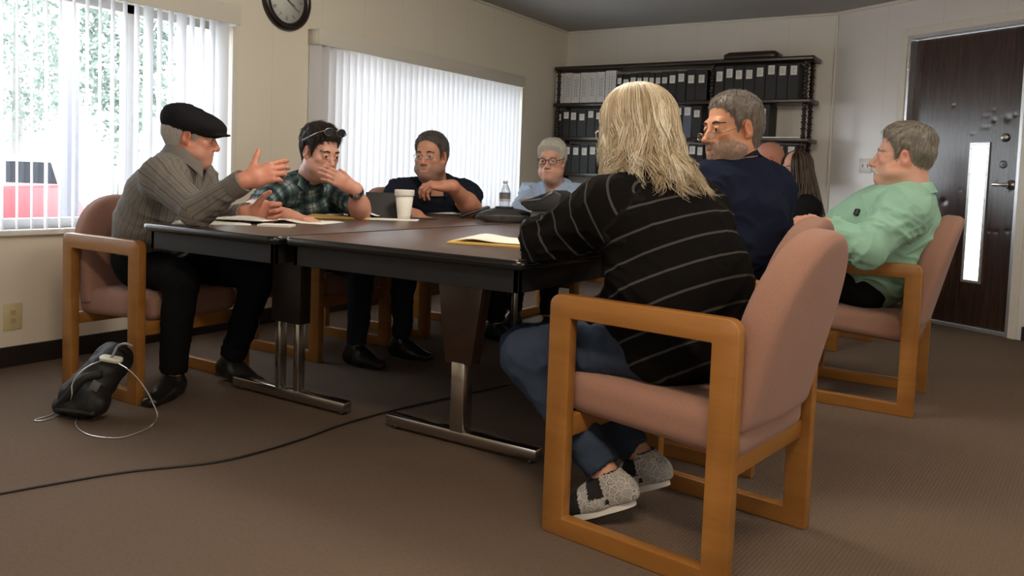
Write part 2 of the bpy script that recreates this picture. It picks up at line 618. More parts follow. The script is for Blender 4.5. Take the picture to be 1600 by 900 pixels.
# baseboards
bm = bmesh.new(); box(bm, (XL, YF, 0), (XL + 0.012, YB, 0.095)); struct('baseboard_left', bm, M_BASEB)
bm = bmesh.new(); box(bm, (XL + 0.012, YB - 0.012, 0), (CX0, YB, 0.095)); struct('baseboard_back', bm, M_BASEB)
# corner bead between the back wall and the door wall, and the cove along the ceiling
bm = bmesh.new(); lathe(bm, [(0.013, 0), (0.013, ZC)], (CX0 - 0.002, YB - 0.004, 0), 10); struct('trim_1', bm, M_TRIMW)
bm = bmesh.new(); box(bm, (XL, YF, ZC - 0.022), (XL + 0.018, YB, ZC), 0.006); struct('trim_2', bm, M_TRIMW)
bm = bmesh.new(); box(bm, (XL, YB - 0.018, ZC - 0.022), (CX0, YB, ZC), 0.006); struct('trim_3', bm, M_TRIMW)

# angled wall with the door: local u along the wall, v into the room, z up
A = math.radians(-29.87)
MD = Matrix.Translation((CX0, YB, 0)) @ Matrix.Rotation(A, 4, 'Z') @ Matrix.Scale(-1, 4, (0, 1, 0))   # local (u, v): v>0 points into the room
def dwobj(name, bm, mats, parent=None, smooth=None, kind=None):
    bmesh.ops.transform(bm, matrix=MD, verts=bm.verts)
    bmesh.ops.reverse_faces(bm, faces=bm.faces)
    o = obj_bm(name, bm, mats, parent, smooth)
    if kind: o['kind'] = kind
    return o
U0, U1, DZ = 0.7066, 1.5586, 2.1233
REC = 0.07
bm = bmesh.new()
box(bm, (-0.03, -0.12, 0), (U0 - 0.03, 0, ZC)); box(bm, (U1 + 0.03, -0.12, 0), (4.3, 0, ZC)); box(bm, (U0 - 0.03, -0.12, DZ + 0.03), (U1 + 0.03, 0, ZC))
wd = dwobj('wall_right', bm, M_WALLD, kind='structure')
bm = bmesh.new(); box(bm, (U1 + 0.12, 0, 0), (4.2, 0.012, 0.095)); dwobj('baseboard_right', bm, M_BASEB, kind='structure')
bm = bmesh.new()
box(bm, (-0.0, 0, ZC - 0.022), (4.2, 0.018, ZC)); dwobj('trim_4', bm, M_TRIMW, kind='structure')
# steel frame and casing
bm = bmesh.new()
for u0, u1 in ((U0 - 0.03, U0 - 0.004), (U1 + 0.004, U1 + 0.03)):
    box(bm, (u0, -0.12, 0), (u1, 0.004, DZ + 0.004))
box(bm, (U0 - 0.03, -0.12, DZ + 0.004), (U1 + 0.03, 0.004, DZ + 0.03))
box(bm, (U0 - 0.03, -0.12, 0.0), (U1 + 0.03, -0.02, 0.018))
fr = dwobj('trim_5', bm, M_ALU, kind='structure')
bm = bmesh.new()
box(bm, (U0 - 0.085, 0, 0), (U0 - 0.028, 0.014, DZ + 0.085), 0.003); box(bm, (U1 + 0.028, 0, 0), (U1 + 0.085, 0.014, DZ + 0.085), 0.003)
box(bm, (U0 - 0.028, 0, DZ + 0.028), (U1 + 0.028, 0.014, DZ + 0.085), 0.003)
dwobj('trim_6', bm, M_TRIMW, kind='structure')

# door leaf: dark wood-grain steel skin with dents and a narrow light
def door_mat():
    t = NT('dark wood-grain door skin')
    v = t.coord('Object', (1, 1, 0.05), (0, 0, -A))
    g = t.noise(v, 55, 4, 0.6)
    g2 = t.noise(t.coord('Object', (1, 1, 0.02), (0, 0, -A)), 190, 2)
    c = t.ramp(g, [(0.3, (0.028, 0.012, 0.008)), (0.7, (0.070, 0.033, 0.022))])
    c = t.mix(t.math('MULTIPLY', g2, 0.4), c, (0.014, 0.008, 0.006, 1))
    lum = t.noise(t.coord(), 9, 2)
    t.bsdf(c, 0.22, 0, 0.7, t.bump(t.math('ADD', t.math('MULTIPLY', g, 0.15), t.math('MULTIPLY', lum, 0.3)), 0.35, 0.004))
    return t.done()
S0, S1, SZ0, SZ1 = 1.2092, 1.2846, 0.3484, 1.3227
S0 -= 0.01; S1 += 0.03
dents = []
for ((du, dz), r, a) in (((1.0315, 1.6116), 0.010, 0.006), ((1.2385, 1.6130), 0.007, 0.004), ((1.3343, 1.5626), 0.008, 0.004), ((1.2913, 1.5245), 0.012, 0.005),
                       ((1.3395, 1.4909), 0.014, 0.008), ((1.2833, 1.4438), 0.016, 0.006), ((1.4371, 1.5000), 0.022, 0.008), ((1.4837, 1.5197), 0.012, 0.006),
                       ((1.0076, 0.9054), 0.022, 0.012), ((1.1257, 0.9947), 0.010, 0.004), ((1.0681, 0.7667), 0.009, 0.004), ((1.1879, 1.4014), 0.01, 0.004),
                       ((1.3935, 1.0571), 0.012, 0.004), ((1.4954, 0.9980), 0.014, 0.005), ((1.3639, 0.7140), 0.012, 0.006), ((1.4095, 0.7131), 0.01, 0.006), ((1.4890, 0.7237), 0.014, 0.006)):
    dents.append((du, dz, r * 0.95, a))
bm = bmesh.new()
step = 0.008
us = list(np.linspace(U0, S0, max(2, int((S0 - U0) / step)))) + list(np.linspace(S0, S1, 5))[1:] + list(np.linspace(S1, U1, max(2, int((U1 - S1) / step))))[1:]
zs = list(np.linspace(0.02, SZ0, 24)) + list(np.linspace(SZ0, SZ1, 128))[1:] + list(np.linspace(SZ1, DZ, 96))[1:]
grid = {}
for i, u in enumerate(us):
    for j, z in enumerate(zs):
        dv = -REC
        for du, dz, r, a in dents:
            q = ((u - du) ** 2 + (z - dz) ** 2) / (r * r)
            if q < 9: dv -= 0.30 * a * math.exp(-q)
        grid[i, j] = bm.verts.new((u, dv, z))
for i in range(len(us) - 1):
    for j in range(len(zs) - 1):
        if S0 - 1e-6 <= us[i] < S1 - 1e-6 and SZ0 - 1e-6 <= zs[j] < SZ1 - 1e-6: continue
        f = bm.faces.new((grid[i, j], grid[i, j + 1], grid[i + 1, j + 1], grid[i + 1, j])); f.smooth = True
for f in bm.faces: f.normal_flip()
# edges, back and the reveal of the light
for (u0, u1, z0, z1) in ((U0, S0, 0.02, DZ), (S1, U1, 0.02, DZ), (S0, S1, 0.02, SZ0), (S0, S1, SZ1, DZ)):
    box(bm, (u0, -REC - 0.045, z0), (u1, -REC - 0.016, z1))
# transform by hand to keep the skin normals
bmesh.ops.transform(bm, matrix=MD, verts=bm.verts)
bmesh.ops.reverse_faces(bm, faces=bm.faces)
door = obj_bm('door_1', bm, door_mat()); door['kind'] = 'structure'
def onwall(cu, cv, cz): return MD @ Vector((cu, cv, cz))
bm = bmesh.new()
w = 0.016
box(bm, (S0 - w, -REC - 0.05, SZ0 - w), (S0 + 0.004, -REC + 0.012, SZ1 + w), 0.002); box(bm, (S1 - 0.004, -REC - 0.05, SZ0 - w), (S1 + w, -REC + 0.012, SZ1 + w), 0.002)
box(bm, (S0, -REC - 0.05, SZ1 - 0.004), (S1, -REC + 0.012, SZ1 + w), 0.002); box(bm, (S0, -REC - 0.05, SZ0 - w), (S1, -REC + 0.012, SZ0 + 0.004), 0.002)
for zz in np.linspace(SZ0 + 0.03, SZ1 - 0.03, 6):
    for uu in (S0 - w * 0.45, S1 + w * 0.45):
        lathe(bm, [(0.0028, 0), (0.0028, 0.0135 - 0.012 + 0.0005)], (uu, -REC + 0.012, zz), 8, 'y', mat=1)
dwobj('window_frame', bm, [M_ALU, M_BLACK], door)
bm = bmesh.new(); box(bm, (S0, -REC - 0.034, SZ0), (S1, -REC - 0.028, SZ1))
t = NT('obscured glass'); nn = t.noise(t.coord(), 160, 2)
tr_ = t.n('ShaderNodeBsdfTransparent', Color=(0.98, 0.95, 0.82, 1)); gl_ = t.n('ShaderNodeBsdfTranslucent', Color=(0.95, 0.9, 0.72, 1))
mx_ = t.n('ShaderNodeMixShader', Fac=0.3); t.t.links.new(tr_.outputs[0], mx_.inputs[1]); t.t.links.new(gl_.outputs[0], mx_.inputs[2])
dwobj('pane', bm, t.done(mx_.outputs[0]), door)
# lever, deadbolt, cylinder plate, hinge
hu, hz = (1.4910, 1.0414)
bm = bmesh.new()
lathe(bm, [(0.034, 0), (0.034, 0.006), (0.030, 0.012), (0.018, 0.016), (0.013, 0.02), (0.013, 0.045)], (hu, -REC, hz), 24, 'y')
prism(bm, rrect(hu - 0.105, hz - 0.012, hu + 0.014, hz + 0.012, 0.0115), -REC + 0.04, -REC + 0.058, 'y', bev=0.004)
dwobj('door_handle', bm, M_CHROME, door, 40)
du_, dz_ = (1.4306, 1.3675)
bm = bmesh.new()
lathe(bm, [(0.030, 0), (0.030, 0.008), (0.025, 0.016), (0.012, 0.02), (0.0, 0.021)], (du_, -REC, dz_), 24, 'y')
box(bm, (du_ - 0.004, -REC + 0.018, dz_ - 0.014), (du_ + 0.004, -REC + 0.036, dz_ + 0.014), 0.002)
dwobj('deadbolt', bm, M_CHROME, door, 40)
cu_, cz_ = (1.4278, 1.1821)
bm = bmesh.new()
lathe(bm, [(0.028, 0), (0.028, 0.002), (0.026, 0.003), (0.007, 0.003), (0.005, 0.007), (0.0, 0.008)], (cu_, -REC, cz_), 24, 'y')
dwobj('peephole_plate', bm, plain('dull steel', (0.12, 0.12, 0.13), 0.35, 0.8), door, 40)
for hzz in (1.9447, 1.05, 0.25):
    bm = bmesh.new()
    for k in range(5):
        lathe(bm, [(0.007, 0), (0.007, 0.019)], (U0 - 0.018, 0.006, hzz - 0.05 + k * 0.02), 10)
    box(bm, (U0 - 0.018, 0.001, hzz - 0.05), (U0 + 0.004, 0.005, hzz + 0.05))
    dwobj('hinge', bm, M_CHROME, door, 40)

# switch plate on the angled wall, half hidden by the grey-haired man
su, sz = (0.3025, 1.1636)
sw = thing('light_switch', 'white double light switch plate on the angled wall beside the brown door', 'switch', onwall(su, 0, sz))
def in_dw(name, bm, mats, parent, smooth=None):
    bmesh.ops.transform(bm, matrix=MD, verts=bm.verts); bmesh.ops.reverse_faces(bm, faces=bm.faces)
    bmesh.ops.translate(bm, vec=-parent.location, verts=bm.verts)
    return obj_bm(name, bm, mats, parent, smooth)
bm = bmesh.new(); box(bm, (su - 0.0, 0, sz - 0.058), (su + 0.116, 0.006, sz + 0.058), 0.003); in_dw('plate', bm, M_WHITEPL, sw, 40)
for k in (0.036, 0.080):
    bm = bmesh.new(); box(bm, (su + k - 0.005, 0.005, sz - 0.012), (su + k + 0.005, 0.0065, sz + 0.012), mat=1)
    prism(bm, [(0.006, sz + 0.002), (0.017, sz + 0.010), (0.017, sz + 0.004), (0.006, sz - 0.006)], su + k - 0.003, su + k + 0.003, 'x')
    in_dw('toggle', bm, [M_WHITEPL, M_BLACK], sw)

# outlet on the left wall
ol = thing('power_outlet', 'ivory duplex power outlet low on the window wall', 'outlet', (XL, 1.955, 0.235))
bm = bmesh.new(); box(bm, (0, -0.042, -0.064), (0.006, 0.042, 0.064), 0.003); obj_bm('plate', bm, plain('ivory plastic', (0.64, 0.55, 0.31), 0.4), ol, 40)
for k in (-0.02, 0.02):
    bm = bmesh.new()
    prism(bm, rrect(-0.014, k - 0.014, 0.014, k + 0.014, 0.006), 0.005, 0.009, 'x')
    for yy in (-0.0055, 0.0055): box(bm, (0.0085, yy - 0.001, k - 0.001), (0.0095, yy + 0.001, k + 0.008), mat=1)
    lathe(bm, [(0.0022, 0.0085), (0.0022, 0.0095)], (0, 0, k - 0.007), 8, 'x', mat=1)
    obj_bm('socket', bm, [plain('ivory socket', (0.58, 0.49, 0.27), 0.4), M_BLACK], ol)

# ------------------------------------------------------------------ windows and blinds
for k, (y0, y1) in enumerate(WIN):
    bm = bmesh.new()
    f = 0.045
    for a, b in (((y0, WZ0), (y1, WZ0 + f)), ((y0, WZ1 - f), (y1, WZ1)), ((y0, WZ0), (y0 + f, WZ1)), ((y1 - f, WZ0), (y1, WZ1))):
        box(bm, (XL - 0.11, a[0], a[1]), (XL - 0.05, b[0], b[1]))
    for ym in ([2.5695, 1.25] if k == 0 else [4.5839]):
        box(bm, (XL - 0.11, ym - 0.022, WZ0), (XL - 0.05, ym + 0.022, WZ1))
    w = struct('window_%d' % (k + 1), bm, M_ALU)
    bm = bmesh.new(); bm.faces.new([bm.verts.new((XL - 0.08, *q)) for q in ((y0 + f, WZ0 + f), (y1 - f, WZ0 + f), (y1 - f, WZ1 - f), (y0 + f, WZ1 - f))]); obj_bm('pane', bm, M_GLASS, w)
    bm = bmesh.new(); box(bm, (XL - 0.05, y0 - 0.03, WZ0 - 0.03), (XL + 0.03, y1 + 0.03, WZ0), 0.006); obj_bm('sill', bm, M_TRIMW, w)
    bm = bmesh.new()
    for yy in (y0 - 0.03, y1): box(bm, (XL, yy, WZ0), (XL + 0.012, yy + 0.03, WZ1), 0.003)
    obj_bm('casing', bm, M_TRIMW, w)

def blind(y0, y1, ztop, zval, label, pitch, tilt, seed, ang):
    r = random.Random(seed)
    b = thing('vertical_blind', label, 'window blind', (XL, y0, zval))
    L = y1 - y0
    bm = bmesh.new()
    box(bm, (0.092, 0, 0), (0.10, L, ztop - zval), 0.002); box(bm, (0.0, 0, 0), (0.092, 0.008, ztop - zval)); box(bm, (0.0, L - 0.008, 0), (0.092, L, ztop - zval))
    obj_bm('valance', bm, M_VALANCE, b, 30)
    bm = bmesh.new(); box(bm, (0.035, 0.02, 0.03), (0.075, L - 0.02, 0.07)); box(bm, (0.0, 0.01, 0.095), (0.09, L - 0.01, 0.10)); obj_bm('head_rail', bm, M_ALU, b)
    H = zval - WZ0 - 0.004
    n = int((L - 0.03) / pitch)
    for i in range(n):
        y = 0.018 + i * pitch
        a = math.radians(ang(i, n, y0 + y) + r.uniform(-tilt, tilt))
        bm = bmesh.new()
        w = 0.0445
        pts = []
        for k in range(5):
            s = -1 + k / 2
            pts.append((s * w, 0.004 * (1 - s * s)))
        lo = []; hi = []
        for (p, q) in pts:
            x = 0.055 + p * math.cos(a) - q * math.sin(a); yy = y + p * math.sin(a) + q * math.cos(a)
            lo.append(bm.verts.new((x, yy, -H))); hi.append(bm.verts.new((x, yy, 0.05)))
        for k in range(4):
            f = bm.faces.new((lo[k], lo[k + 1], hi[k + 1], hi[k])); f.smooth = True
        obj_bm('slat', bm, M_SLAT, b)
    return b
random.seed(3)
special = {}
blind(0.62, 3.1575, 1.895, 1.785, 'near vertical blind, slats turned open, red vehicle outside behind it', 0.0655, 3.0, 11,
      lambda i, n, y: 162 + ({2.62: 0}.get(y, 0)) + (34 if i in (n - 1,) else 18 if i in (n - 5, n - 8) else 0))
blind(3.7657, 6.3056, 1.875, 1.775, 'farther vertical blind, slats nearly closed, right of the wall clock', 0.0655, 2.0, 12, lambda i, n, y: 199)

# ------------------------------------------------------------------ outside
M_ASPHALT = plain('pale concrete', (0.55, 0.54, 0.52), 0.9, scale=4)
bm = bmesh.new(); box(bm, (-60, -40, -0.95), (30, 60, -0.75)); g = struct('ground', bm, M_ASPHALT)
def car(label, loc, rz, col, L=4.7, Hh=1.68, group=None):
    c = thing('car', label, 'car', loc, rz, group)
    W = 0.92
    paint = plain(label[:12] + ' paint', col, 0.35, 0, 0.15)
    bm = bmesh.new()
    prof = [(-L / 2, 0.35), (-L / 2 + 0.05, 0.85), (-L / 2 + 0.15, 1.0), (L / 2 - 1.45, 1.02), (L / 2 - 0.35, 0.92), (L / 2 - 0.05, 0.75), (L / 2, 0.4), (L / 2 - 0.1, 0.25), (-L / 2 + 0.1, 0.25)]
    prism(bm, prof, -W, W, 'y', bev=0.05, seg=3)
    obj_bm('body', bm, paint, c, 40)
    bm = bmesh.new()
    cab = [(-L / 2 + 0.2, 1.0), (-L / 2 + 0.55, Hh), (L / 2 - 2.1, Hh), (L / 2 - 1.35, 1.0)]
    prism(bm, cab, -W * 0.88, W * 0.88, 'y', bev=0.05, seg=3); obj_bm('cabin', bm, paint, c, 40)
    gm = plain(label[:12] + ' glass', (0.012, 0.014, 0.02), 0.2, 0, 0.12)
    for s in (-1, 1):
        for a, b2 in (((-L / 2 + 0.34, -L / 2 + 1.2), 0), ((-L / 2 + 1.27, -L / 2 + 1.98), 1), ((-L / 2 + 2.05, L / 2 - 2.0), 2)):
            bm = bmesh.new(); prism(bm, [(a[0] + (0.05 if b2 == 0 else 0), 1.06), (a[0] + (0.25 if b2 == 0 else 0), Hh - 0.1), (a[1] , Hh - 0.1), (a[1] + (0.35 if b2 == 2 else 0), 1.06)], s * W * 0.885, s * W * 0.9, 'y')
            obj_bm('side_window', bm, gm, c)
        for x in (-L / 2 + 0.85, L / 2 - 0.85):
            bm = bmesh.new(); lathe(bm, [(0.2, -0.02), (0.33, -0.02), (0.35, 0.02), (0.35, 0.18), (0.33, 0.2)], (x, s * W - 0.1 - (0.02 if s > 0 else 0.06), 0.35), 24, 'y')
            wh = obj_bm('wheel', bm, M_BLACK, c, 40)
            bm = bmesh.new(); lathe(bm, [(0.2, 0), (0.19, 0.03), (0.06, 0.015), (0.0, 0.02)], (x, s * (W + 0.035) if s > 0 else -(W + 0.035), 0.35), 20, 'y'); obj_bm('hubcap', bm, M_ALU, wh, 40)
    bm = bmesh.new(); prism(bm, [(L / 2 - 1.98, Hh - 0.08), (L / 2 - 1.42, 1.07), (L / 2 - 1.38, 1.07), (L / 2 - 1.94, Hh - 0.06)], -W * 0.75, W * 0.75, 'y'); obj_bm('windscreen', bm, gm, c)
    for s in (-1, 1):
        bm = bmesh.new(); box(bm, (L / 2 - 0.22, s * 0.68 - 0.17, 0.66), (L / 2 - 0.02, s * 0.68 + 0.17, 0.84), 0.04); obj_bm('headlight', bm, M_WHITEPL, c, 40)
    for x in (L / 2 - 0.05, -L / 2 + 0.05):
        bm = bmesh.new(); box(bm, (x - 0.1, -W * 0.95, 0.33), (x + 0.1, W * 0.95, 0.52), 0.05); obj_bm('bumper', bm, M_ALU, c, 40)
    return c
car('red car parked outside the near window, behind the open slats', (-9.73, 3.33, -0.75), math.radians(212), (0.26, 0.006, 0.012), 4.4, 1.46)
car('white van-like car parked behind the red one, its dark windows showing over the red roof', (-13.25, 5.82, -0.75), math.radians(212), (0.5, 0.5, 0.5), 4.7, 1.78)
car('pale teal car parked farther off outside the near window', (-19.5, 9.0, -0.75), math.radians(60), (0.06, 0.12, 0.12), 4.4, 1.45)
def leaf_cloud(n, c, r, seed, size):
    rng = np.random.default_rng(seed)
    d = rng.normal(size=(n, 3)); d /= np.linalg.norm(d, axis=1)[:, None]
    P = c + d * r * (rng.uniform(0.25, 1.0, (n, 1)) ** 0.5) * (1 + 0.25 * vnoise(d * 2.5, seed)[:, None])
    a = rng.normal(size=(n, 3)); a /= np.linalg.norm(a, axis=1)[:, None]
    b = np.cross(a, rng.normal(size=(n, 3))); b /= np.linalg.norm(b, axis=1)[:, None] + 1e-9
    s = size * rng.uniform(0.6, 1.3, (n, 1))
    V = np.stack([P - a * s, P + b * s * 0.5, P + a * s, P - b * s * 0.5], 1).reshape(-1, 3)
    F = np.arange(4 * n).reshape(n, 4)
    return V, F
M_LEAF = plain('green leaves', (0.15, 0.20, 0.165), 0.7, scale=3, var=0.4)
M_BARK = plain('bark', (0.20, 0.19, 0.18), 0.9, bump=0.5)
def tree(label, loc, h, r, seed):
    t = thing('tree', label, 'tree', loc)
    bm = bmesh.new(); tube(bm, smooth_path([(0, 0, 0), (0.05, 0.03, h * 0.3), (-0.05, 0.05, h * 0.6), (0.0, 0, h * 0.85)]), [0.16 - 0.008 * i for i in range(19)], 10); obj_bm('trunk', bm, M_BARK, t)
    V, F = leaf_cloud(3300, np.array([0, 0, h * 0.70]), np.array([r, r, h * 0.36]), seed, 0.062)
    o = obj_np('crown', V, F, M_LEAF, None, None); o.parent = t; o.location = (0, 0, 0)
    return t
tree('leafy green tree outside at the left side of the near window', (-16.2, 8.0, -0.75), 5.4, 1.3, 3)
tree('leafy green tree outside, seen above the red car', (-11.7, 7.35, -0.75), 5.2, 0.75, 4)
bm = bmesh.new(); prism(bm, rrect(-0.05, -0.05, 0.05, 0.05, 0.01), 0, 4.2, 'z'); box(bm, (-0.09, -0.09, 0), (0.09, 0.09, 0.04)); box(bm, (-0.08, -0.08, 4.16), (0.08, 0.08, 4.24))
po = obj_bm('porch_post', bm, plain('pale blue paint', (0.17, 0.17, 0.22), 0.5), None, 40); po.location = (-6.6202, 3.6987, -0.7500); tag(po, 'pale blue post standing outside the near window', 'post')

# ------------------------------------------------------------------ clock
ck = thing('wall_clock', 'round wall clock with thick dark rim and white face', 'clock', (-3.9800, 3.5723, 2.0220))
RO = 0.192
bm = bmesh.new(); lathe(bm, [(RO - 0.002, 0), (RO, 0.012), (RO - 0.004, 0.03), (RO - 0.025, 0.044), (RO - 0.042, 0.036), (RO - 0.05, 0.02), (RO - 0.05, 0.0)], (0, 0, 0), 64, 'x', cap=False)
obj_bm('rim', bm, plain('dark brown rim', (0.012, 0.007, 0.006), 0.28), ck, 50)
bm = bmesh.new(); lathe(bm, [(RO - 0.045, 0.002), (RO - 0.045, 0.014)], (0, 0, 0), 48, 'x')
obj_bm('face', bm, plain('clock face', (0.74, 0.72, 0.66), 0.5), ck, 40)
bm = bmesh.new()
MC = Matrix.Rotation(PI / 2, 4, 'Z') @ Matrix.Rotation(PI / 2, 4, 'X')      # text plane -> facing +x, reading along +y
for h in range(1, 13):
    a = PI / 2 - h * PI / 6
    M = Matrix.Translation((0.0152, 0, 0)) @ MC @ Matrix.Translation((0.113 * math.cos(a), 0.113 * math.sin(a), 0)) @ Matrix.Rotation(a - PI / 2 if h not in (4, 5, 6, 7, 8) else a + PI / 2, 4, 'Z')
    text_bm(bm, str(h), 0.04, M)
obj_bm('numerals', bm, M_GREYINK, ck)
def hand(name, a, L, w):
    bm = bmesh.new()
    prism(bm, [(-w, -0.02), (w, -0.02), (w * 0.8, L * 0.6), (w * 1.6, L * 0.7), (0, L), (-w * 1.6, L * 0.7), (-w * 0.8, L * 0.6)], 0.018, 0.0195, 'x', M=Matrix.Rotation(-a, 4, 'X'))
    obj_bm(name, bm, M_GREYINK, ck)
hand('hour_hand', math.radians(116), 0.078, 0.004); hand('minute_hand', math.radians(122), 0.118, 0.003)
bm = bmesh.new(); lathe(bm, [(0.0, 0.027), (RO - 0.046, 0.027)], (0, 0, 0), 48, 'x', cap=False); obj_bm('glass', bm, M_GLASS, ck, 40)

# ------------------------------------------------------------------ materials of the furniture
def wood_mat(name, c0, c1, rough=0.35, axis=(1, 1, 1), scale=14):
    t = NT(name)
    v = t.coord('Object', axis)
    n = t.noise(v, scale, 4, 0.6)
    n2 = t.noise(v, scale * 6, 2)
    c = t.ramp(n, [(0.3, c0), (0.7, c1)])
    c = t.mix(t.math('MULTIPLY', n2, 0.25), c, tuple(x * 0.7 for x in c0) + (1,))
    t.bsdf(c, rough, 0, 0.5, t.bump(n2, 0.05, 0.002))
    return t.done()
M_OAK = wood_mat('honey oak', (0.27, 0.112, 0.023), (0.38, 0.168, 0.040), 0.32, (1.0, 0.12, 1.0), 16)
M_OAKX = wood_mat('honey oak rail', (0.27, 0.112, 0.023), (0.38, 0.168, 0.040), 0.35, (0.12, 1.0, 1.0), 16)
M_DARKWOOD = wood_mat('dark turned wood', (0.016, 0.009, 0.007), (0.035, 0.018, 0.013), 0.3, (0.1, 1, 1), 20)
M_LAMINATE = wood_mat('walnut laminate', (0.050, 0.026, 0.017), (0.078, 0.042, 0.027), 0.3, (1, 0.06, 1), 18)

def fabric_mat(name, a, b, scale=420, rough=0.95, bump=0.25, sheen=0.25):
    t = NT(name)
    v = t.coord()
    n = t.noise(v, scale, 2, 0.6); n2 = t.noise(v, 6, 3)
    c = t.mix(n, a + (1,), b + (1,))
    c = t.mix(t.math('MULTIPLY', n2, 0.25), c, tuple(x * 0.8 for x in a) + (1,))
    t.bsdf(c, rough, 0, 0.2 if max(b) > 0.1 else 0.06, t.bump(n, bump, 0.002), Sheen_Weight=sheen)
    return t.done()
M_ROSE = fabric_mat('dusty rose upholstery', (0.245, 0.126, 0.094), (0.385, 0.222, 0.170), 300, .95, .25, 0.1)

# ------------------------------------------------------------------ chairs
def loop_frame(bm, x0, x1):
    """closed wooden loop in the y-z plane: arm, two posts and a base rail"""
    D = 0.273; H = 0.664; w = 0.068
    out = rrect(-D, 0.0, D, H, 0.032, 5)
    # square lower corners
    out = [p for p in out if p[1] > 0.1] 
    outer = out[:12][::1] + [(-D, 0.0), (D, 0.0)]
    inner = [(D - w, H - 0.062), (-D + w, H - 0.062), (-D + w, 0.052), (D - w, 0.052)]
    b = bmesh.new()
    def ring(poly, x): return [b.verts.new((x, p[0], p[1])) for p in poly]
    e0 = (x0, x1)
    ro = [ring(outer, x) for x in e0]; ri = [ring(inner, x) for x in e0]
    n = len(outer)
    for i in range(n): b.faces.new((ro[0][i], ro[0][(i + 1) % n], ro[1][(i + 1) % n], ro[1][i]))
    for i in range(4): b.faces.new((ri[0][i], ri[1][i], ri[1][(i + 1) % 4], ri[0][(i + 1) % 4]))
    k = n // 2
    # side faces: split the ring in four strips
    corner = [0, 0, 0, 0]
    idx = {0: range(0, 6), 1: range(6, 12), 2: [12], 3: [13]}
    for s in (0, 1):
        O = ro[s]; I = ri[s]
        polys = [list(O[0:6]) + [I[0]], [O[5], O[6], I[1], I[0]], list(O[6:12]) + [I[1]], [O[11], O[12], I[2], I[1]], [O[12], O[13], I[3], I[2]], [O[13], O[0], I[0], I[3]]]
        for p in polys: b.faces.new(p)
    bmesh.ops.recalc_face_normals(b, faces=b.faces)
    es = [e for e in b.edges if len(e.link_faces) == 2 and e.calc_face_angle(0) > 0.7]
    bmesh.ops.bevel(b, geom=es, offset=0.0035, segments=2, profile=0.5, affect='EDGES', clamp_overlap=True)
    merge(bm, b, 0)

def back_field():
    """upholstered back: arched outline, rounded edges"""
    W = 0.225; HT = 0.52; T = 0.105; r = 0.035
    def f(X, Y, Z):
        # outline in (x, z): straight sides below, elliptical arch above
        zc = 0.20; a = W; b = HT - zc
        k = np.sqrt((X / a) ** 2 + (np.maximum(Z - zc, 0) / b) ** 2.3) + 1e-6
        rr = np.sqrt(X ** 2 + np.maximum(Z - zc, 0) ** 2) + 1e-6
        d2 = np.where(Z > zc, rr - rr / k, np.abs(X) - W)
        d2 = np.maximum(d2, -Z)
        bow = 0.018 * (1 - (X / W) ** 2)            # slightly hollow towards the sitter
        wy = np.abs(Y + bow) - T / 2 + r
        wx = d2 + r
        return np.minimum(np.maximum(wx, wy), 0) + np.sqrt(np.maximum(wx, 0) ** 2 + np.maximum(wy, 0) ** 2) - r
    F = Field((-W - 0.03, -T / 2 - 0.05, -0.03), (W + 0.03, T / 2 + 0.04, HT + 0.03), 0.009)
    F.add(fn((-W, -T, 0), (W, T, HT), f))
    V, Q = F.mesh(2)
    return V, Q

def seat_field():
    W, D, T, r = 0.222, 0.262, 0.115, 0.038
    def f(X, Y, Z):
        crown = 0.012 * (1 - (X / W) ** 2) * (1 - (Y / D) ** 2)
        q = [np.abs(X) - W + r, np.abs(Y) - D + r, np.abs(Z - crown * 0.5) - T / 2 - crown * 0.5 + r]
        return np.sqrt(sum(np.maximum(a, 0) ** 2 for a in q)) + np.minimum(np.maximum(np.maximum(q[0], q[1]), q[2]), 0) - r
    F = Field((-W - 0.03, -D - 0.03, -T), (W + 0.03, D + 0.03, T), 0.01)
    F.add(fn((-W, -D, -T), (W, D, T), f))
    return F.mesh(1)

def make_chair():
    t = thing('armchair', 'x', 'chair')
    for s in (-1, 1):
        bm = bmesh.new(); loop_frame(bm, s * 0.262 - 0.019, s * 0.262 + 0.019); obj_bm('side_frame', bm, M_OAK, t, 40)
    for y, z0, z1 in ((0.222, 0.270, 0.330), (-0.235, 0.265, 0.315)):
        bm = bmesh.new(); box(bm, (-0.243, y - 0.013, z0), (0.243, y + 0.013, z1), 0.004); obj_bm('rail', bm, M_OAKX, t, 40)
    V, Q = seat_field(); V = V + np.array([0, 0.0, 0.372]); V[:, 2] += 0.05 * (V[:, 1] + 0.05)
    obj_np('seat', V, Q, M_ROSE).parent = t
    V, Q = back_field()
    a = math.radians(14)
    c, s_ = math.cos(a), math.sin(a)
    V = np.stack([V[:, 0], -0.215 + V[:, 1] * c - V[:, 2] * s_, 0.372 + V[:, 1] * s_ * 0.3 + V[:, 2] * c], 1)
    obj_np('backrest', V, Q, M_ROSE).parent = t
    return t
CH_R, CH_L, CH_F = PI / 2, -PI / 2, PI          # facing -x, +x, -y
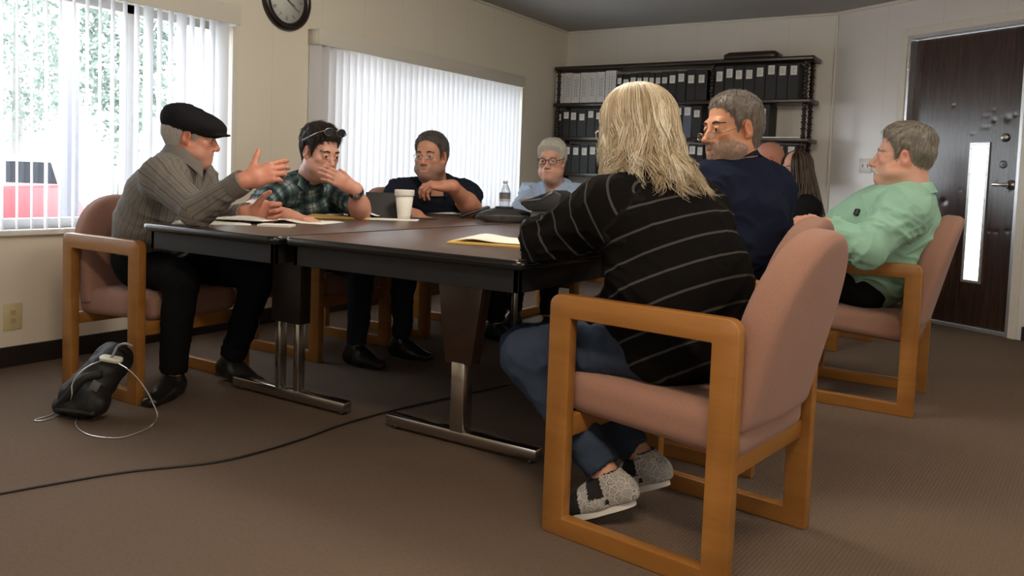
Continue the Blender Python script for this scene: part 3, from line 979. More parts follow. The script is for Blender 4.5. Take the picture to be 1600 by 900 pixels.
chairs = [
    (-0.776, 2.173, CH_R - 0.125, 'empty-armed oak chair with rose upholstery under the blonde woman, nearest the camera'),
    (-0.965, 2.99, CH_R - 0.08, 'oak and rose chair under the man in the navy suit'),
    (-0.625, 4.13, CH_R, 'oak and rose chair of the man in the mint green shirt, near the door'),
    (-3.245, 2.215, CH_L, 'oak and rose chair of the man in the flat cap, under the near window'),
    (-3.24, 3.20, CH_L, 'oak and rose chair of the man in the plaid shirt'),
    (-3.20, 4.03, CH_L, 'oak and rose chair of the man in the navy polo shirt'),
    (-2.66, 4.82, CH_F, 'oak and rose chair of the man in light blue, at the far table end'),
    (-1.66, 6.36, CH_F + 0.5, 'oak and rose chair of the bald man by the bookcase'),
    (-1.10, 5.45, CH_R - 0.25, 'oak and rose chair of the long-haired woman by the bookcase'),
]
chairs[0] = chairs[0][:3] + ('oak armchair with rose upholstery under the blonde woman, nearest the camera',)
c0 = make_chair()
for i, (x, y, rz, lab) in enumerate(chairs):
    o = c0 if i == 0 else dup(c0)
    o.location = (x, y, 0); o.rotation_euler = (0, 0, rz)
    if i == 3:
        for ch in o.children:
            if ch.name.startswith('backrest'): ch.location = (0, 0.03, 0.012); ch.scale = (1.04, 1, 0.93)
    o['label'] = lab; o['group'] = 'armchairs around the tables'

# ------------------------------------------------------------------ tables
TZ = 0.74
M_TOP = wood_mat('table top laminate', (0.085, 0.052, 0.040), (0.115, 0.072, 0.055), 0.33, (1, 0.05, 1), 22)
def table(label, x0, x1, y0, y1, style, ped):
    cx = (x0 + x1) / 2
    t = thing('conference_table', label, 'table', (cx, (y0 + y1) / 2, 0), 0, 'conference tables pushed together')
    ox, oy = cx, (y0 + y1) / 2
    def L(bm):
        bmesh.ops.translate(bm, vec=(-ox, -oy, 0), verts=bm.verts); return bm
    bm = bmesh.new(); prism(bm, rrect(x0 + 0.008, y0 + 0.008, x1 - 0.008, y1 - 0.008, 0.03), TZ - 0.028, TZ, 'z', bev=0.002); obj_bm('tabletop', L(bm), M_TOP, t, 40)
    bm = bmesh.new()
    pr = [(0.0, TZ - 0.0005), (0.006, TZ - 0.003), (0.008, TZ - 0.014), (0.006, TZ - 0.026), (0.0, TZ - 0.03)]
    path = rrect(x0 + 0.008, y0 + 0.008, x1 - 0.008, y1 - 0.008, 0.03)
    n = len(path); rings = []
    for i, p in enumerate(path):
        a = Vector(path[i - 1]); b = Vector(path[(i + 1) % n]); d = (b - a).normalized(); nn = Vector((d.y, -d.x))
        rings.append([bm.verts.new((p[0] + nn.x * o, p[1] + nn.y * o, z)) for o, z in pr])
    for i in range(n):
        for j in range(len(pr) - 1):
            bm.faces.new((rings[i][j], rings[i][j + 1], rings[(i + 1) % n][j + 1], rings[(i + 1) % n][j]))
    obj_bm('edge_band', L(bm), plain(label[:14] + ' edge', (0.007, 0.007, 0.008), 0.22, 0, 0.6), t, 60)
    bm = bmesh.new()
    i_ = 0.03
    for a, b in (((x0 + i_, y0 + i_), (x1 - i_, y0 + i_ + 0.02)), ((x0 + i_, y1 - i_ - 0.02), (x1 - i_, y1 - i_)), ((x0 + i_, y0 + i_), (x0 + i_ + 0.02, y1 - i_)), ((x1 - i_ - 0.02, y0 + i_), (x1 - i_, y1 - i_))):
        box(bm, (a[0], a[1], TZ - 0.10), (b[0], b[1], TZ - 0.03), 0.002)
    obj_bm('apron', L(bm), plain(label[:14] + ' apron', (0.008, 0.008, 0.009), 0.55, 0, 0.35, scale=12, var=0.6), t)
    for py in ped:
        lg = None
        bm = bmesh.new()
        if style == 'wedge':
            prism(bm, [(cx - 0.105, TZ - 0.10), (cx + 0.105, TZ - 0.10), (cx + 0.058, 0.30), (cx - 0.058, 0.30)], py - 0.03, py + 0.03, 'y', bev=0.004)
            lg = obj_bm('pedestal', L(bm), M_LAMINATE, t, 40)
            bm = bmesh.new(); box(bm, (cx - 0.03, py - 0.03, 0.05), (cx + 0.03, py + 0.03, 0.31), 0.006); obj_bm('post', L(bm), M_CHROME, lg, 40)
        else:
            box(bm, (cx - 0.085, py - 0.03, 0.335), (cx + 0.085, py + 0.03, TZ - 0.1), 0.004)
            lg = obj_bm('pedestal', L(bm), plain(label[:14] + ' panel', (0.012, 0.008, 0.007), 0.45), t, 40)
            for dx in (-0.055, 0.055):
                bm = bmesh.new(); box(bm, (cx + dx - 0.015, py - 0.02, 0.04), (cx + dx + 0.015, py + 0.02, 0.34), 0.004); obj_bm('post', L(bm), M_CHROME, lg, 40)
        bm = bmesh.new(); box(bm, (cx - 0.335, py - 0.025, 0.012), (cx + 0.335, py + 0.025, 0.055), 0.008); obj_bm('foot_bar', L(bm), M_CHROME, lg, 40)
        for dx in (-0.3, 0.3):
            bm = bmesh.new(); lathe(bm, [(0.014, 0), (0.016, 0.004), (0.014, 0.012)], (cx + dx, py, 0), 12); obj_bm('glide', L(bm), M_BLACK, lg)
    return t
table('long dark table with chrome feet in front of the flat-capped man', -2.955, -2.185, 1.93, 4.36, 'panel', (2.37, 4.05))
table('wider long dark table in front of the blonde woman', -2.175, -1.19, 1.955, 4.40, 'wedge', (2.37, 4.05))

# ------------------------------------------------------------------ bookcase
BX0, BX1, BF, BB = -3.955, -1.53, 6.95, 7.235
SH = [2.05, 1.70, 1.375, 1.03, 0.69, 0.35, 0.07]
bc = thing('bookcase', 'dark wooden bookcase with turned spindle posts along the back wall, full of binders', 'bookcase', ((BX0 + BX1) / 2, (BF + BB) / 2, 0))
bcx, bcy = bc.location.x, bc.location.y
for z in SH:
    bm = bmesh.new()
    pts = rrect(BX0, BF, BX1, BB, 0.012, 3)
    prism(bm, [(p[0] - bcx, p[1] - bcy) for p in pts], z - 0.032, z, 'z', bev=0.008)
    obj_bm('shelf', bm, M_DARKWOOD, bc, 40)
def spindle(h):
    pr = [(0.020, 0), (0.020, 0.03), (0.012, 0.036)]
    n = 8; hh = (h - 0.08) / n
    for k in range(n):
        z = 0.04 + k * hh
        pr += [(0.013, z), (0.024 if k % 2 else 0.019, z + hh * 0.3), (0.024 if k % 2 else 0.019, z + hh * 0.7), (0.013, z + hh * 0.95)]
    pr += [(0.012, h - 0.036), (0.020, h - 0.03), (0.020, h)]
    return pr
for zt, zb in zip(SH, SH[1:]):
    h = zt - 0.032 - zb
    for x in (BX0 + 0.04, -2.3799, BX1 - 0.06):
        for y in (BF + 0.035, BB - 0.035):
            if x < BX1 - 0.5 and y > BF + 0.1 and x > BX0 + 0.1: continue
            bm = bmesh.new(); lathe(bm, spindle(h), (x - bcx, y - bcy, zb), 14); obj_bm('spindle', bm, M_DARKWOOD, bc, 50)
for x in (BX0 + 0.05, BX1 - 0.05):
    bm = bmesh.new()
    for y in (BF + 0.04, BB - 0.04): lathe(bm, [(0.02, 0), (0.026, 0.02), (0.02, 0.04)], (x - bcx, y - bcy, 0), 12)
    obj_bm('foot', bm, M_DARKWOOD, bc, 40)
tr = thing('tray', 'long dark wooden tray lying on top of the bookcase', 'tray', (-2.0640, 7.08, 2.05))
bm = bmesh.new(); prism(bm, rrect(-0.235, -0.11, 0.235, 0.11, 0.05), 0, 0.05, 'z', bev=0.012); obj_bm('body', bm, M_DARKWOOD, tr, 40)
bm = bmesh.new(); prism(bm, rrect(-0.21, -0.09, 0.21, 0.09, 0.045), 0.05, 0.062, 'z', bev=0.004); obj_bm('lid', bm, M_DARKWOOD, tr, 40)

M_BINDER = plain('black binder vinyl', (0.0075, 0.0075, 0.0085), 0.55, scale=80, bump=0.1)
M_BINDW = plain('white binder vinyl', (0.60, 0.60, 0.58), 0.45, scale=80)
M_BINDB = plain('slate blue binder', (0.10, 0.11, 0.16), 0.4)
M_FAINTINK = plain('faint print', (0.36, 0.36, 0.36), .8)
M_CARD = plain('label card', (0.72, 0.71, 0.66), 0.7, var=0.03)
def binder(x0, x1, z, h, mat, lab, cardz, cardh, style, group, rnd):
    w = x1 - x0 - 0.004; cx = (x0 + x1) / 2
    y0 = BF + 0.03 + rnd.uniform(0, 0.008)
    t = thing('binder', lab, 'binder', (cx, y0, z), 0, group)
    bm = bmesh.new()
    dpt = 0.235
    box(bm, (-w / 2, 0, 0), (w / 2, 0.006, h), 0.0025); box(bm, (-w / 2, 0.004, 0), (-w / 2 + 0.004, dpt, h)); box(bm, (w / 2 - 0.004, 0.004, 0), (w / 2, dpt, h))
    obj_bm('cover', bm, mat, t)
    bm = bmesh.new(); box(bm, (-w / 2 + 0.005, 0.012, 0.006), (w / 2 - 0.005, dpt - 0.012, h - 0.012)); obj_bm('pages', bm, M_PAPER, t)
    if style == 'card':
        cw = min(w * 0.72, 0.052)
        bm = bmesh.new(); box(bm, (-cw / 2, -0.0012, cardz), (cw / 2, 0.0005, cardz + cardh))
        r = random.Random(rnd.random())
        z_ = cardz + cardh - 0.014
        while z_ > cardz + 0.012:
            box(bm, (-cw * 0.36, -0.0016, z_), (-cw * 0.36 + cw * r.uniform(0.4, 0.72), -0.0011, z_ + 0.0035), mat=1); z_ -= 0.009
        obj_bm('label_card', bm, [M_CARD, M_FAINTINK], t)
    else:
        bm = bmesh.new()
        a, b = w * 0.30, h * 0.12
        for q in (((-a, b), (-a + 0.0016, h - b)), ((a - 0.0016, b), (a, h - b)), ((-a, b), (a, b + 0.0016)), ((-a, h - b - 0.0016), (a, h - b))):
            box(bm, (q[0][0], -0.001, q[0][1]), (q[1][0], 0.0005, q[1][1]))
        r = random.Random(rnd.random())
        for xo in (-a * 0.4, a * 0.35):
            z_ = h * 0.2
            while z_ < h * 0.78:
                l = r.uniform(0.010, 0.03); box(bm, (xo - 0.0035, -0.001, z_), (xo + 0.0035, 0.0005, z_ + l)); z_ += l + 0.006
        obj_bm('spine_print', bm, M_GREYINK, t)
ORD = 'first second third fourth fifth sixth seventh eighth ninth tenth eleventh twelfth thirteenth'.split()
rb = random.Random(5)
wx = [-3.9528, -3.8600, -3.7719, -3.6848, -3.5953, -3.5035, -3.4195, -3.3069]
for i in range(7):
    binder(wx[i], wx[i + 1], SH[1], 0.288 + rb.uniform(-0.004, 0.006) + (0.012 if i > 5 else 0), M_BINDW, ORD[i] + ' white binder from the left on the top shelf', 0, 0, 'print', 'white binders on the top shelf', rb)
bxs = [-3.2970, -3.2414, -3.1701, -3.0995, -3.0422, -2.9792, -2.9198, -2.8578, -2.7902, -2.7113, -2.6212, -2.5324, -2.4244]
tall = [.03, .03, .02, .025, .02, .022, .02, .02, .01, .01, .0, .005]
for i in range(12):
    binder(bxs[i], bxs[i + 1], SH[1], 0.275 - tall[i] * 0.4 + rb.uniform(-0.004, 0.004), M_BINDER, ORD[i] + ' black binder to the right of the white ones, top shelf', 0.165 + rb.uniform(-0.008, 0.008), 0.054 if i < 8 else 0.070, 'card', 'black binders on the top shelf', rb)
bxs = [-2.3610, -2.2755, -2.1911, -2.1077, -2.0145, -1.9226, -1.8267, -1.7374, -1.6442]
for i in range(8):
    binder(bxs[i], bxs[i + 1], SH[1], 0.292 + rb.uniform(-0.004, 0.004), M_BINDER, ORD[7 - i] + ' black binder counted from the right end of the top shelf', (0.165, .195, .18, .18, .195, .21, .20, .20)[i], 0.075 if i else 0.085, 'card', 'black binders on the top shelf', rb)
def row(xs, z, labs, grp, hs, mats=None, cz=0.17):
    for i in range(len(xs) - 1):
        binder(xs[i], xs[i + 1], z, hs + rb.uniform(-0.006, 0.006), (mats or {}).get(i, M_BINDER), labs(i), cz + rb.uniform(-0.012, 0.015), rb.choice((0.062, 0.070)), 'card', grp, rb)
mx = [-3.9516, -3.8621, -3.7843, -3.7003, -3.6001, -3.5114, -3.4238]
row(mx, SH[2], lambda i: ORD[i] + ' black binder from the left on the middle shelf', 'black binders on the middle shelf', 0.262)
mx = [-2.7239, -2.6335, -2.5532, -2.4621]
row(mx, SH[2], lambda i: ('black binder on the middle shelf touching the blonde hair outline', 'slate blue binder on the middle shelf, left of the suited man', 'black binder on the middle shelf right of the slate blue one')[i], 'binders on the middle shelf', 0.275, {1: M_BINDB}, 0.19)
mx = [-2.0655, -1.9889, -1.8704]
row(mx, SH[2], lambda i: ('black binder on the middle shelf next to the suited man\'s hair', 'wide black binder left of the empty gap on the middle shelf')[i], 'binders on the middle shelf', 0.285, None, 0.19)
mx = [-3.9287, -3.8429, -3.7475, -3.6533, -3.5637, -3.4820]
row(mx, SH[3], lambda i: ORD[i] + ' black binder from the left on the lower shelf, above the blue shirt', 'black binders on the lower shelf', 0.275)
mx = [-2.5726, -2.4958, -2.4314]
row(mx, SH[3], lambda i: ('black binder on the lower shelf just right of the blonde hair', 'black binder on the lower shelf below the suited man\'s spectacles')[i], 'black binders on the lower shelf', 0.285, None, 0.2)
mx = [-1.8199, -1.7251, -1.6266]
row(mx, SH[3], lambda i: ('black binder on the lower shelf behind the bald man', 'black binder at the right end of the lower shelf')[i], 'black binders on the lower shelf', 0.292, None, 0.2)
bm = bmesh.new(); box(bm, (-0.16, -0.1, 0), (0.16, 0.1, 0.012), 0.001)
pp = obj_bm('paper_stack', bm, M_PAPER); pp.location = (-1.7611, 7.08, SH[2] + 0.0005); tag(pp, 'thin stack of white paper in the gap on the middle shelf', 'paper')

# ------------------------------------------------------------------ materials of people
def skin_mat(name, base, lip=(0.40, 0.16, 0.13), stub=(0.22, 0.17, 0.15)):
    t = NT(name)
    a = t.n('ShaderNodeSeparateXYZ', Vector=t.attr('tint').outputs['Vector'])
    n = t.noise(t.coord(), 28, 3); n2 = t.noise(t.coord(), 320, 2)
    c = t.mix(t.math('MULTIPLY', n, 0.55), base + (1,), (base[0] * 0.92, base[1] * 0.70, base[2] * 0.64, 1))
    c = t.mix(t.math('MULTIPLY', a.outputs[2], 0.65), c, (base[0] * 0.98, base[1] * 0.58, base[2] * 0.52, 1))
    c = t.mix(a.outputs[1], c, stub + (1,))
    c = t.mix(a.outputs[0], c, lip + (1,))
    t.bsdf(c, 0.48, 0, 0.4, t.bump(n2, 0.12, 0.001), Subsurface_Weight=0.08, Subsurface_Scale=0.01)
    return t.done()

def hair_mat(name, a, b, s=90, rough=0.45, stretch=(1, 1, 0.14)):
    t = NT(name)
    n = t.noise(t.coord('Object', stretch), s, 3, 0.65)
    n2 = t.noise(t.coord(), 9, 2)
    c = t.ramp(n, [(0.32, a), (0.68, b)])
    c2 = t.ramp(t.attr('tone').outputs['Fac'], [(0.1, a), (0.95, b)])
    c = t.mix(0.6, c, c2)
    c = t.mix(t.math('MULTIPLY', n2, 0.25), c, a + (1,))
    t.bsdf(c, rough, 0, 0.35, t.bump(n, 0.4, 0.003))
    return t.done()

def cloth_mat(name, a, b, scale=500, rough=0.9, bump=0.15):
    return fabric_mat(name, a, b, scale, rough, bump, 0.0 if max(b) < 0.1 else 0.06)

def stripe_mat(name, base, line, pitch, width, soft=0.3, which=0, second=None):
    """woven stripes: which=0 stripes run along the limb, 1 they ring it"""
    t = NT(name)
    s = t.n('ShaderNodeSeparateXYZ', Vector=t.attr('cl').outputs['Vector'])
    n = t.noise(t.coord(), 420, 2)
    c = t.mix(n, tuple(x * 0.85 for x in base) + (1,), tuple(x * 1.12 for x in base) + (1,))
    def band(p, w, off=0.0):
        f = t.math('FRACT', t.math('DIVIDE', t.math('ADD', s.outputs[which], 10 + off), p))
        d = t.math('ABSOLUTE', t.math('SUBTRACT', f, 0.5))
        nd = t.n('ShaderNodeMapRange', {'interpolation_type': 'SMOOTHSTEP'}, Value=d)
        nd.inputs['From Min'].default_value = w / p * 0.5; nd.inputs['From Max'].default_value = w / p * 0.5 * (1 + soft)
        nd.inputs['To Min'].default_value = 1.0; nd.inputs['To Max'].default_value = 0.0
        return nd.outputs[0]
    c = t.mix(band(pitch, width), c, line + (1,))
    if second:
        c = t.mix(t.math('MULTIPLY', band(pitch * second[1], second[2], 0.013), 0.6), c, second[0] + (1,))
    t.bsdf(c, 0.92, 0, 0.06, t.bump(n, 0.12, 0.002))
    return t.done()

def plaid_mat(name):
    t = NT(name)
    s = t.n('ShaderNodeSeparateXYZ', Vector=t.attr('cl').outputs['Vector'])
    n = t.noise(t.coord(), 500, 2)
    def wave(ch, p, off=0.0):
        x = t.math('MULTIPLY', t.math('ADD', s.outputs[ch], off), 2 * PI / p)
        return t.math('MULTIPLY_ADD', t.math('SINE', x), 0.5, 0.5)
    a = wave(0, 0.078); b = wave(1, 0.082); a2 = wave(0, 0.039, 0.010); b2 = wave(1, 0.041, 0.012)
    c = t.mix(t.math('POWER', a, 2.0), (0.014, 0.030, 0.036, 1), (0.095, 0.165, 0.185, 1))
    c2 = t.mix(t.math('POWER', b, 2.0), (0.014, 0.024, 0.028, 1), (0.12, 0.18, 0.19, 1))
    c = t.mix(0.5, c, c2)
    w = t.math('MULTIPLY', t.math('POWER', a, 3.0), t.math('POWER', b, 3.0))
    c = t.mix(t.math('MULTIPLY', w, 0.95), c, (0.52, 0.60, 0.60, 1))
    k = t.math('MULTIPLY', t.math('POWER', t.math('SUBTRACT', 1.0, a2), 6.0), 0.6)
    c = t.mix(k, c, (0.008, 0.013, 0.016, 1))
    k = t.math('MULTIPLY', t.math('POWER', t.math('SUBTRACT', 1.0, b2), 6.0), 0.6)
    c = t.mix(k, c, (0.008, 0.013, 0.016, 1))
    t.bsdf(c, 0.9, 0, 0.2, t.bump(n, 0.12, 0.002))
    return t.done()

M_SCLERA = plain('eye white', (0.46, 0.42, 0.39), 0.2, var=0.02)
M_IRIS = plain('iris', (0.03, 0.022, 0.016), 0.12)
M_TROUSER = cloth_mat('black trousers', (0.006, 0.006, 0.007), (0.012, 0.012, 0.014))
M_SHOE = plain('black leather', (0.012, 0.011, 0.011), 0.3, bump=0.1)
M_SHOESOLE = plain('rubber sole', (0.02, 0.02, 0.02), 0.7)
def lens_mat():
    t = NT('spectacle lens')
    tr = t.n('ShaderNodeBsdfTransparent', Color=(0.93, 0.94, 0.94, 1)); gl = t.n('ShaderNodeBsdfGlossy', Roughness=0.03)
    mx = t.n('ShaderNodeMixShader', Fac=0.035); t.t.links.new(tr.outputs[0], mx.inputs[1]); t.t.links.new(gl.outputs[0], mx.inputs[2])
    return t.done(mx.outputs[0])
M_LENS = lens_mat()
M_BUTTON = plain('shirt button', (0.55, 0.55, 0.52), 0.3)
v3 = lambda p: np.array(p, float)

# ------------------------------------------------------------------ head
def head_field(o, h):
    w = o.get('w', 1.0); fat = o.get('fat', 0.0); fem = o.get('fem', 0.0)
    F = Field((-0.115, -0.135, -0.22), (0.115, 0.16, 0.15), h)
    A = F.add
    A(ell((0, -0.018, 0.045), (0.074 * w, 0.096, 0.082)))
    A(ell((0, -0.045, 0.0), (0.067 * w, 0.068, 0.062)), 0.03)
    A(ell((0, 0.026, -0.03), (0.061 * w, 0.062, 0.082)), 0.03)
    for s in (-1, 1):
        A(rc((s * 0.050 * w, 0.0, -0.066), (s * 0.014, 0.068, -0.102), 0.021 + 0.008 * fat, 0.015), 0.03)
        A(ell((s * 0.043 * w, 0.056, -0.024), (0.023, 0.021, 0.018)), 0.022)
        if fat: A(ell((s * 0.047 * w, 0.030, -0.072), (0.024 + 0.016 * fat, 0.036, 0.030)), 0.03)
    A(ell((0, 0.034, -0.072), (0.046, 0.050, 0.045)), 0.03)
    A(ell((0, 0.077, -0.103), (0.021 + 0.004 * fat, 0.017, 0.017)), 0.02)
    if fat: A(ell((0, 0.020, -0.122), (0.044 + 0.012 * fat, 0.048, 0.026 + 0.012 * fat)), 0.035)
    A(rc((-0.036, 0.076, 0.021), (0.036, 0.076, 0.021), 0.012 - 0.004 * fem), 0.018)
    A(ell((0, 0.074, -0.068), (0.030, 0.022, 0.026)), 0.018)
    for s in (-1, 1):
        F.cut(ell((s * 0.032, 0.099, -0.001), (0.019, 0.017, 0.0115)), 0.012)
        A(ell((s * 0.0325, 0.0765, -0.001), (0.0165, 0.0135, 0.0120)), 0.005)
        A(rc((s * 0.022, 0.0905, 0.0065), (s * 0.045, 0.0815, 0.0055), 0.0028, 0.0026), 0.004)
        A(rc((s * 0.021, 0.0875, -0.0125), (s * 0.044, 0.080, -0.0115), 0.0032, 0.003), 0.006)
    nl = o.get('nose', 1.0)
    A(rc((0, 0.081, 0.012), (0, 0.083 + 0.020 * nl, -0.036), 0.0078, 0.0118), 0.014)
    A(rc((0, 0.083, -0.048), (0, 0.084, -0.066), 0.011, 0.010), 0.012)
    A(ell((0, 0.083 + 0.021 * nl, -0.039), (0.0130, 0.011, 0.0105)), 0.008)
    for s in (-1, 1): A(ell((s * 0.0138, 0.095 + 0.006 * (nl - 1), -0.0435), (0.0078, 0.010, 0.0075)), 0.006)
    for s in (-1, 1): F.cut(ell((s * 0.007, 0.101, -0.0515), (0.0035, 0.005, 0.004)), 0.003)
    A(rc((-0.019, 0.0875, -0.070), (0.019, 0.0875, -0.070), 0.0055), 0.007)
    A(rc((-0.015, 0.0895, -0.0815), (0.015, 0.0895, -0.0815), 0.0062), 0.007)
    F.cut(ell((0, 0.098, -0.0755), (0.025, 0.012, 0.0018)), 0.003)
    for s in (-1, 1):
        c_, s_ = math.cos(0.28), math.sin(0.28)
        R = np.array([[1, 0, 0], [0, c_, s_], [0, -s_, c_]])
        R = np.array([[math.cos(s * 0.35), -math.sin(s * 0.35), 0], [math.sin(s * 0.35), math.cos(s * 0.35), 0], [0, 0, 1]]).T @ R
        A(ell((s * 0.076 * w, -0.016, -0.008), (0.010, 0.021, 0.032), R), 0.006)
        F.cut(ell((s * (0.076 * w + 0.0095), -0.011, -0.005), (0.0065, 0.012, 0.020), R), 0.004)
        A(ell((s * 0.075 * w, -0.006, -0.034), (0.007, 0.008, 0.009)), 0.006)
    nr = o.get('neck', 0.056)
    nv = o.get('neck_to', (0, -0.060, -0.21))
    A(rc((0, -0.026, -0.06), nv, nr * (1 + 0.12 * fat), nr * 1.08 * (1 + 0.1 * fat)), 0.03)
    return F

def surface_strands(v, q, n, L, part=None, seed=5, zmax=9.0):
    """short hairs lying along a hair cap, flowing from the crown"""
    r = np.random.default_rng(seed)
    N = normals(v, q)
    ok = np.where((N[:, 2] > -.75) & ((v * N).sum(1) > 0) & (v[:, 2] < zmax))[0]
    i = r.choice(ok, n)
    p = v[i] + r.normal(0, .0012, (n, 3)); nn = N[i]
    crown = v3(part if part is not None else (0.012, -0.065, 0.125))
    d = p - crown; d[:, 2] -= .012 + .25 * np.clip(.09 - p[:, 2], 0, 1)
    d += r.normal(0, .012, (n, 3))
    d -= nn * (d * nn).sum(1)[:, None]; d /= np.linalg.norm(d, axis=1)[:, None] + 1e-9
    m = 5; l = L * r.uniform(.6, 1.25, n)
    sd = np.cross(d, nn); w = r.uniform(.0006, .0013, n)
    V = np.zeros((n, m, 4, 3))
    for k in range(m):
        t = k / (m - 1)
        c = p + d * (l * t)[:, None] + nn * ((.0004 + .0022 * t - (l * t) ** 2 / .19 + r.uniform(0, .0008, n))[:, None])
        ww = (w * (1 - .75 * t ** 2))[:, None]
        V[:, k, 0] = c + sd * ww; V[:, k, 1] = c + nn * ww * .8; V[:, k, 2] = c - sd * ww; V[:, k, 3] = c - nn * ww * .4
    b = (np.arange(n) * m * 4)[:, None, None]; a = b + (np.arange(m - 1) * 4)[None, :, None] + np.arange(4)[None, None, :]
    a2 = b + (np.arange(m - 1) * 4)[None, :, None] + (np.arange(4)[None, None, :] + 1) % 4
    Q = np.stack([a, a2, a2 + 4, a + 4], 3).reshape(-1, 4)
    return V.reshape(-1, 3), Q, np.repeat(np.clip(r.normal(.5, .28, n), 0, 1), m * 4)

HAIRLINE = ([-.14, -.085, -.05, -.036, -.030, -.004, .006, .013, .022, .032, .050, .066, .12], [-.080, -.088, -.080, -.05, .020, .026, .010, -.016, -.012, .028, .052, .070, .078])
def build_head(o):
    """skin (V, F, tint) and the loose pieces, all in head coordinates"""
    s = o.get('s', 1.0); h = o.get('h', 0.0034)
    F = head_field(o, h)
    D0 = F.D.copy()
    V, Q = F.mesh(1)
    T = np.zeros((len(V), 3))
    x, y, z = V.T
    lip = np.exp(-((np.abs(x) / 0.021) ** 4)) * np.exp(-(((z + 0.0758) / 0.0095) ** 4)) * (y > 0.078)
    T[:, 0] = lip * o.get('lip', 0.7)
    st = o.get('stubble', 0.0)
    jaw = np.clip((-z - 0.030 - 0.5 * np.maximum(0, 0.035 - y)) / 0.03, 0, 1) * (y > -0.012) * np.clip((z + 0.150) / 0.02, 0, 1) * (1 - np.clip(lip * 3, 0, 1))
    jaw *= 1 - np.exp(-((x / 0.02) ** 2 + ((z + 0.042) / 0.014) ** 2)) 
    T[:, 1] = jaw * st
    ear = np.clip((np.abs(x) - 0.070 * o.get('w', 1)) / 0.006, 0, 1) * (np.abs(z + 0.01) < 0.045)
    nose = np.exp(-(((x) / 0.016) ** 2 + ((z + 0.040) / 0.016) ** 2)) * (y > 0.09)
    cheek = np.exp(-(((np.abs(x) - 0.044) / 0.02) ** 2 + ((z + 0.036) / 0.022) ** 2)) * (y > 0.03)
    T[:, 2] = np.clip(ear * 0.8 + nose * 0.7 + cheek * 0.5, 0, 1) * o.get('ruddy', 0.8)
    pieces = []
    def from_head(name, off, keep, mat, amp=0.0015, seed=1):
        G = Field(F.lo, F.lo + F.h * (F.n - 1), F.h); G.D = D0 - off
        ax = [F.lo[k] + F.h * np.arange(F.n[k]) for k in range(3)]
        X, Y, Z = ax[0][:, None, None], ax[1][None, :, None], ax[2][None, None, :]
        G.D = np.maximum(G.D, keep(X, Y, Z)).astype(np.float32)
        G.D = np.maximum(G.D, -(D0 + 0.006)).astype(np.float32)
        v, q = G.mesh(1)
        if not len(v): return
        n = normals(v, q)
        v = v + n * (amp * vnoise(v * np.array([190, 110, 60]), seed)[:, None])
        pieces.append((name, v, q, mat))
    if o.get('hair'):
        hl = o.get('hairline', HAIRLINE)
        rec = o.get('recede', 0.0)
        top = o.get('top', 0.008)
        def keep(X, Y, Z):
            zz = np.interp(Y, hl[0], hl[1]) + rec * np.clip((Y - 0.02) / 0.05, 0, 1) * (1 + 0.6 * np.clip((np.abs(X) - 0.025) / 0.03, 0, 1))
            return (zz - Z) * 0.7
        G = Field(F.lo, F.lo + F.h * (F.n - 1), F.h)
        ax = [F.lo[k] + F.h * np.arange(F.n[k]) for k in range(3)]
        X, Y, Z = ax[0][:, None, None], ax[1][None, :, None], ax[2][None, None, :]
        thick = (0.004 + top * np.clip((Z + 0.01) / 0.09, 0, 1) + o.get('side', 0.002))
        w = o.get('w', 1.0)
        S = Field(F.lo, F.lo + F.h * (F.n - 1), F.h)
        S.add(ell((0, -0.018, 0.045), (0.074 * w, 0.096, 0.082))); S.add(ell((0, -0.045, 0.0), (0.067 * w, 0.068, 0.062)), 0.03)
        S.add(ell((0, 0.026, -0.03), (0.061 * w, 0.062, 0.082)), 0.03); S.add(rc((0, -0.026, -0.06), (0, -0.05, -0.21), 0.056, 0.06), 0.03)
        K = keep(X, Y, Z)
        edge = np.clip(-K / 0.02, 0.25, 1)
        G.D = np.maximum(np.maximum(S.D - thick * edge, K), Z - o.get('hair_max', 9.0) + 0 * X + 0 * Y).astype(np.float32)
        v, q = G.mesh(1)
        n = normals(v, q)
        up = np.clip(v[:, 2] / 0.09, 0.15, 1)
        v = v + n * (o.get('rough', 0.0012) * up * (vnoise(v * np.array([170, 50, 90]), 3) + 0.5 * vnoise(v * np.array([320, 120, 160]), 4)))[:, None]
        v2, q2, tn = surface_strands(v, q, o.get('nstr', 2600), o.get('lstr', .022), o.get('part'), zmax=o.get('hair_max', 9.0) - .012)
        q = np.concatenate([q, q2 + len(v)]); tn = np.concatenate([.35 + .3 * vnoise(v * 60, 5), tn]); v = np.concatenate([v, v2])
        pieces.append(('hair', v, q, (o['hair'], {'tone': tn})))
    if o.get('beard'):                  # short cropped hairs on the jaw, chin and upper lip
        N0 = normals(V, Q)
        m = (jaw > .35) & (np.exp(-((x / .024) ** 4) - (((z + .0758) / .011) ** 4)) < .5) & (z > -.128) & (N0[:, 1] > -.6)
        up_lip = (np.abs(x) < .026) & (z < -.054) & (z > -.067) & (y > .08)
        ii = np.where(m | up_lip)[0]; r_ = np.random.default_rng(12); nb = o.get('nbeard', 1900)
        i_ = r_.choice(ii, nb); p = V[i_] + r_.normal(0, .001, (nb, 3)); n_ = N0[i_]
        d = np.tile(v3((0, .1, -1.0)), (nb, 1)) + r_.normal(0, .3, (nb, 3)); d -= n_ * (d * n_).sum(1)[:, None]; d /= np.linalg.norm(d, axis=1)[:, None] + 1e-9
        sdv = np.cross(d, n_); W_ = .0006; vv = np.zeros((nb, 2, 3, 3)); L_ = r_.uniform(.004, .009, nb)[:, None]
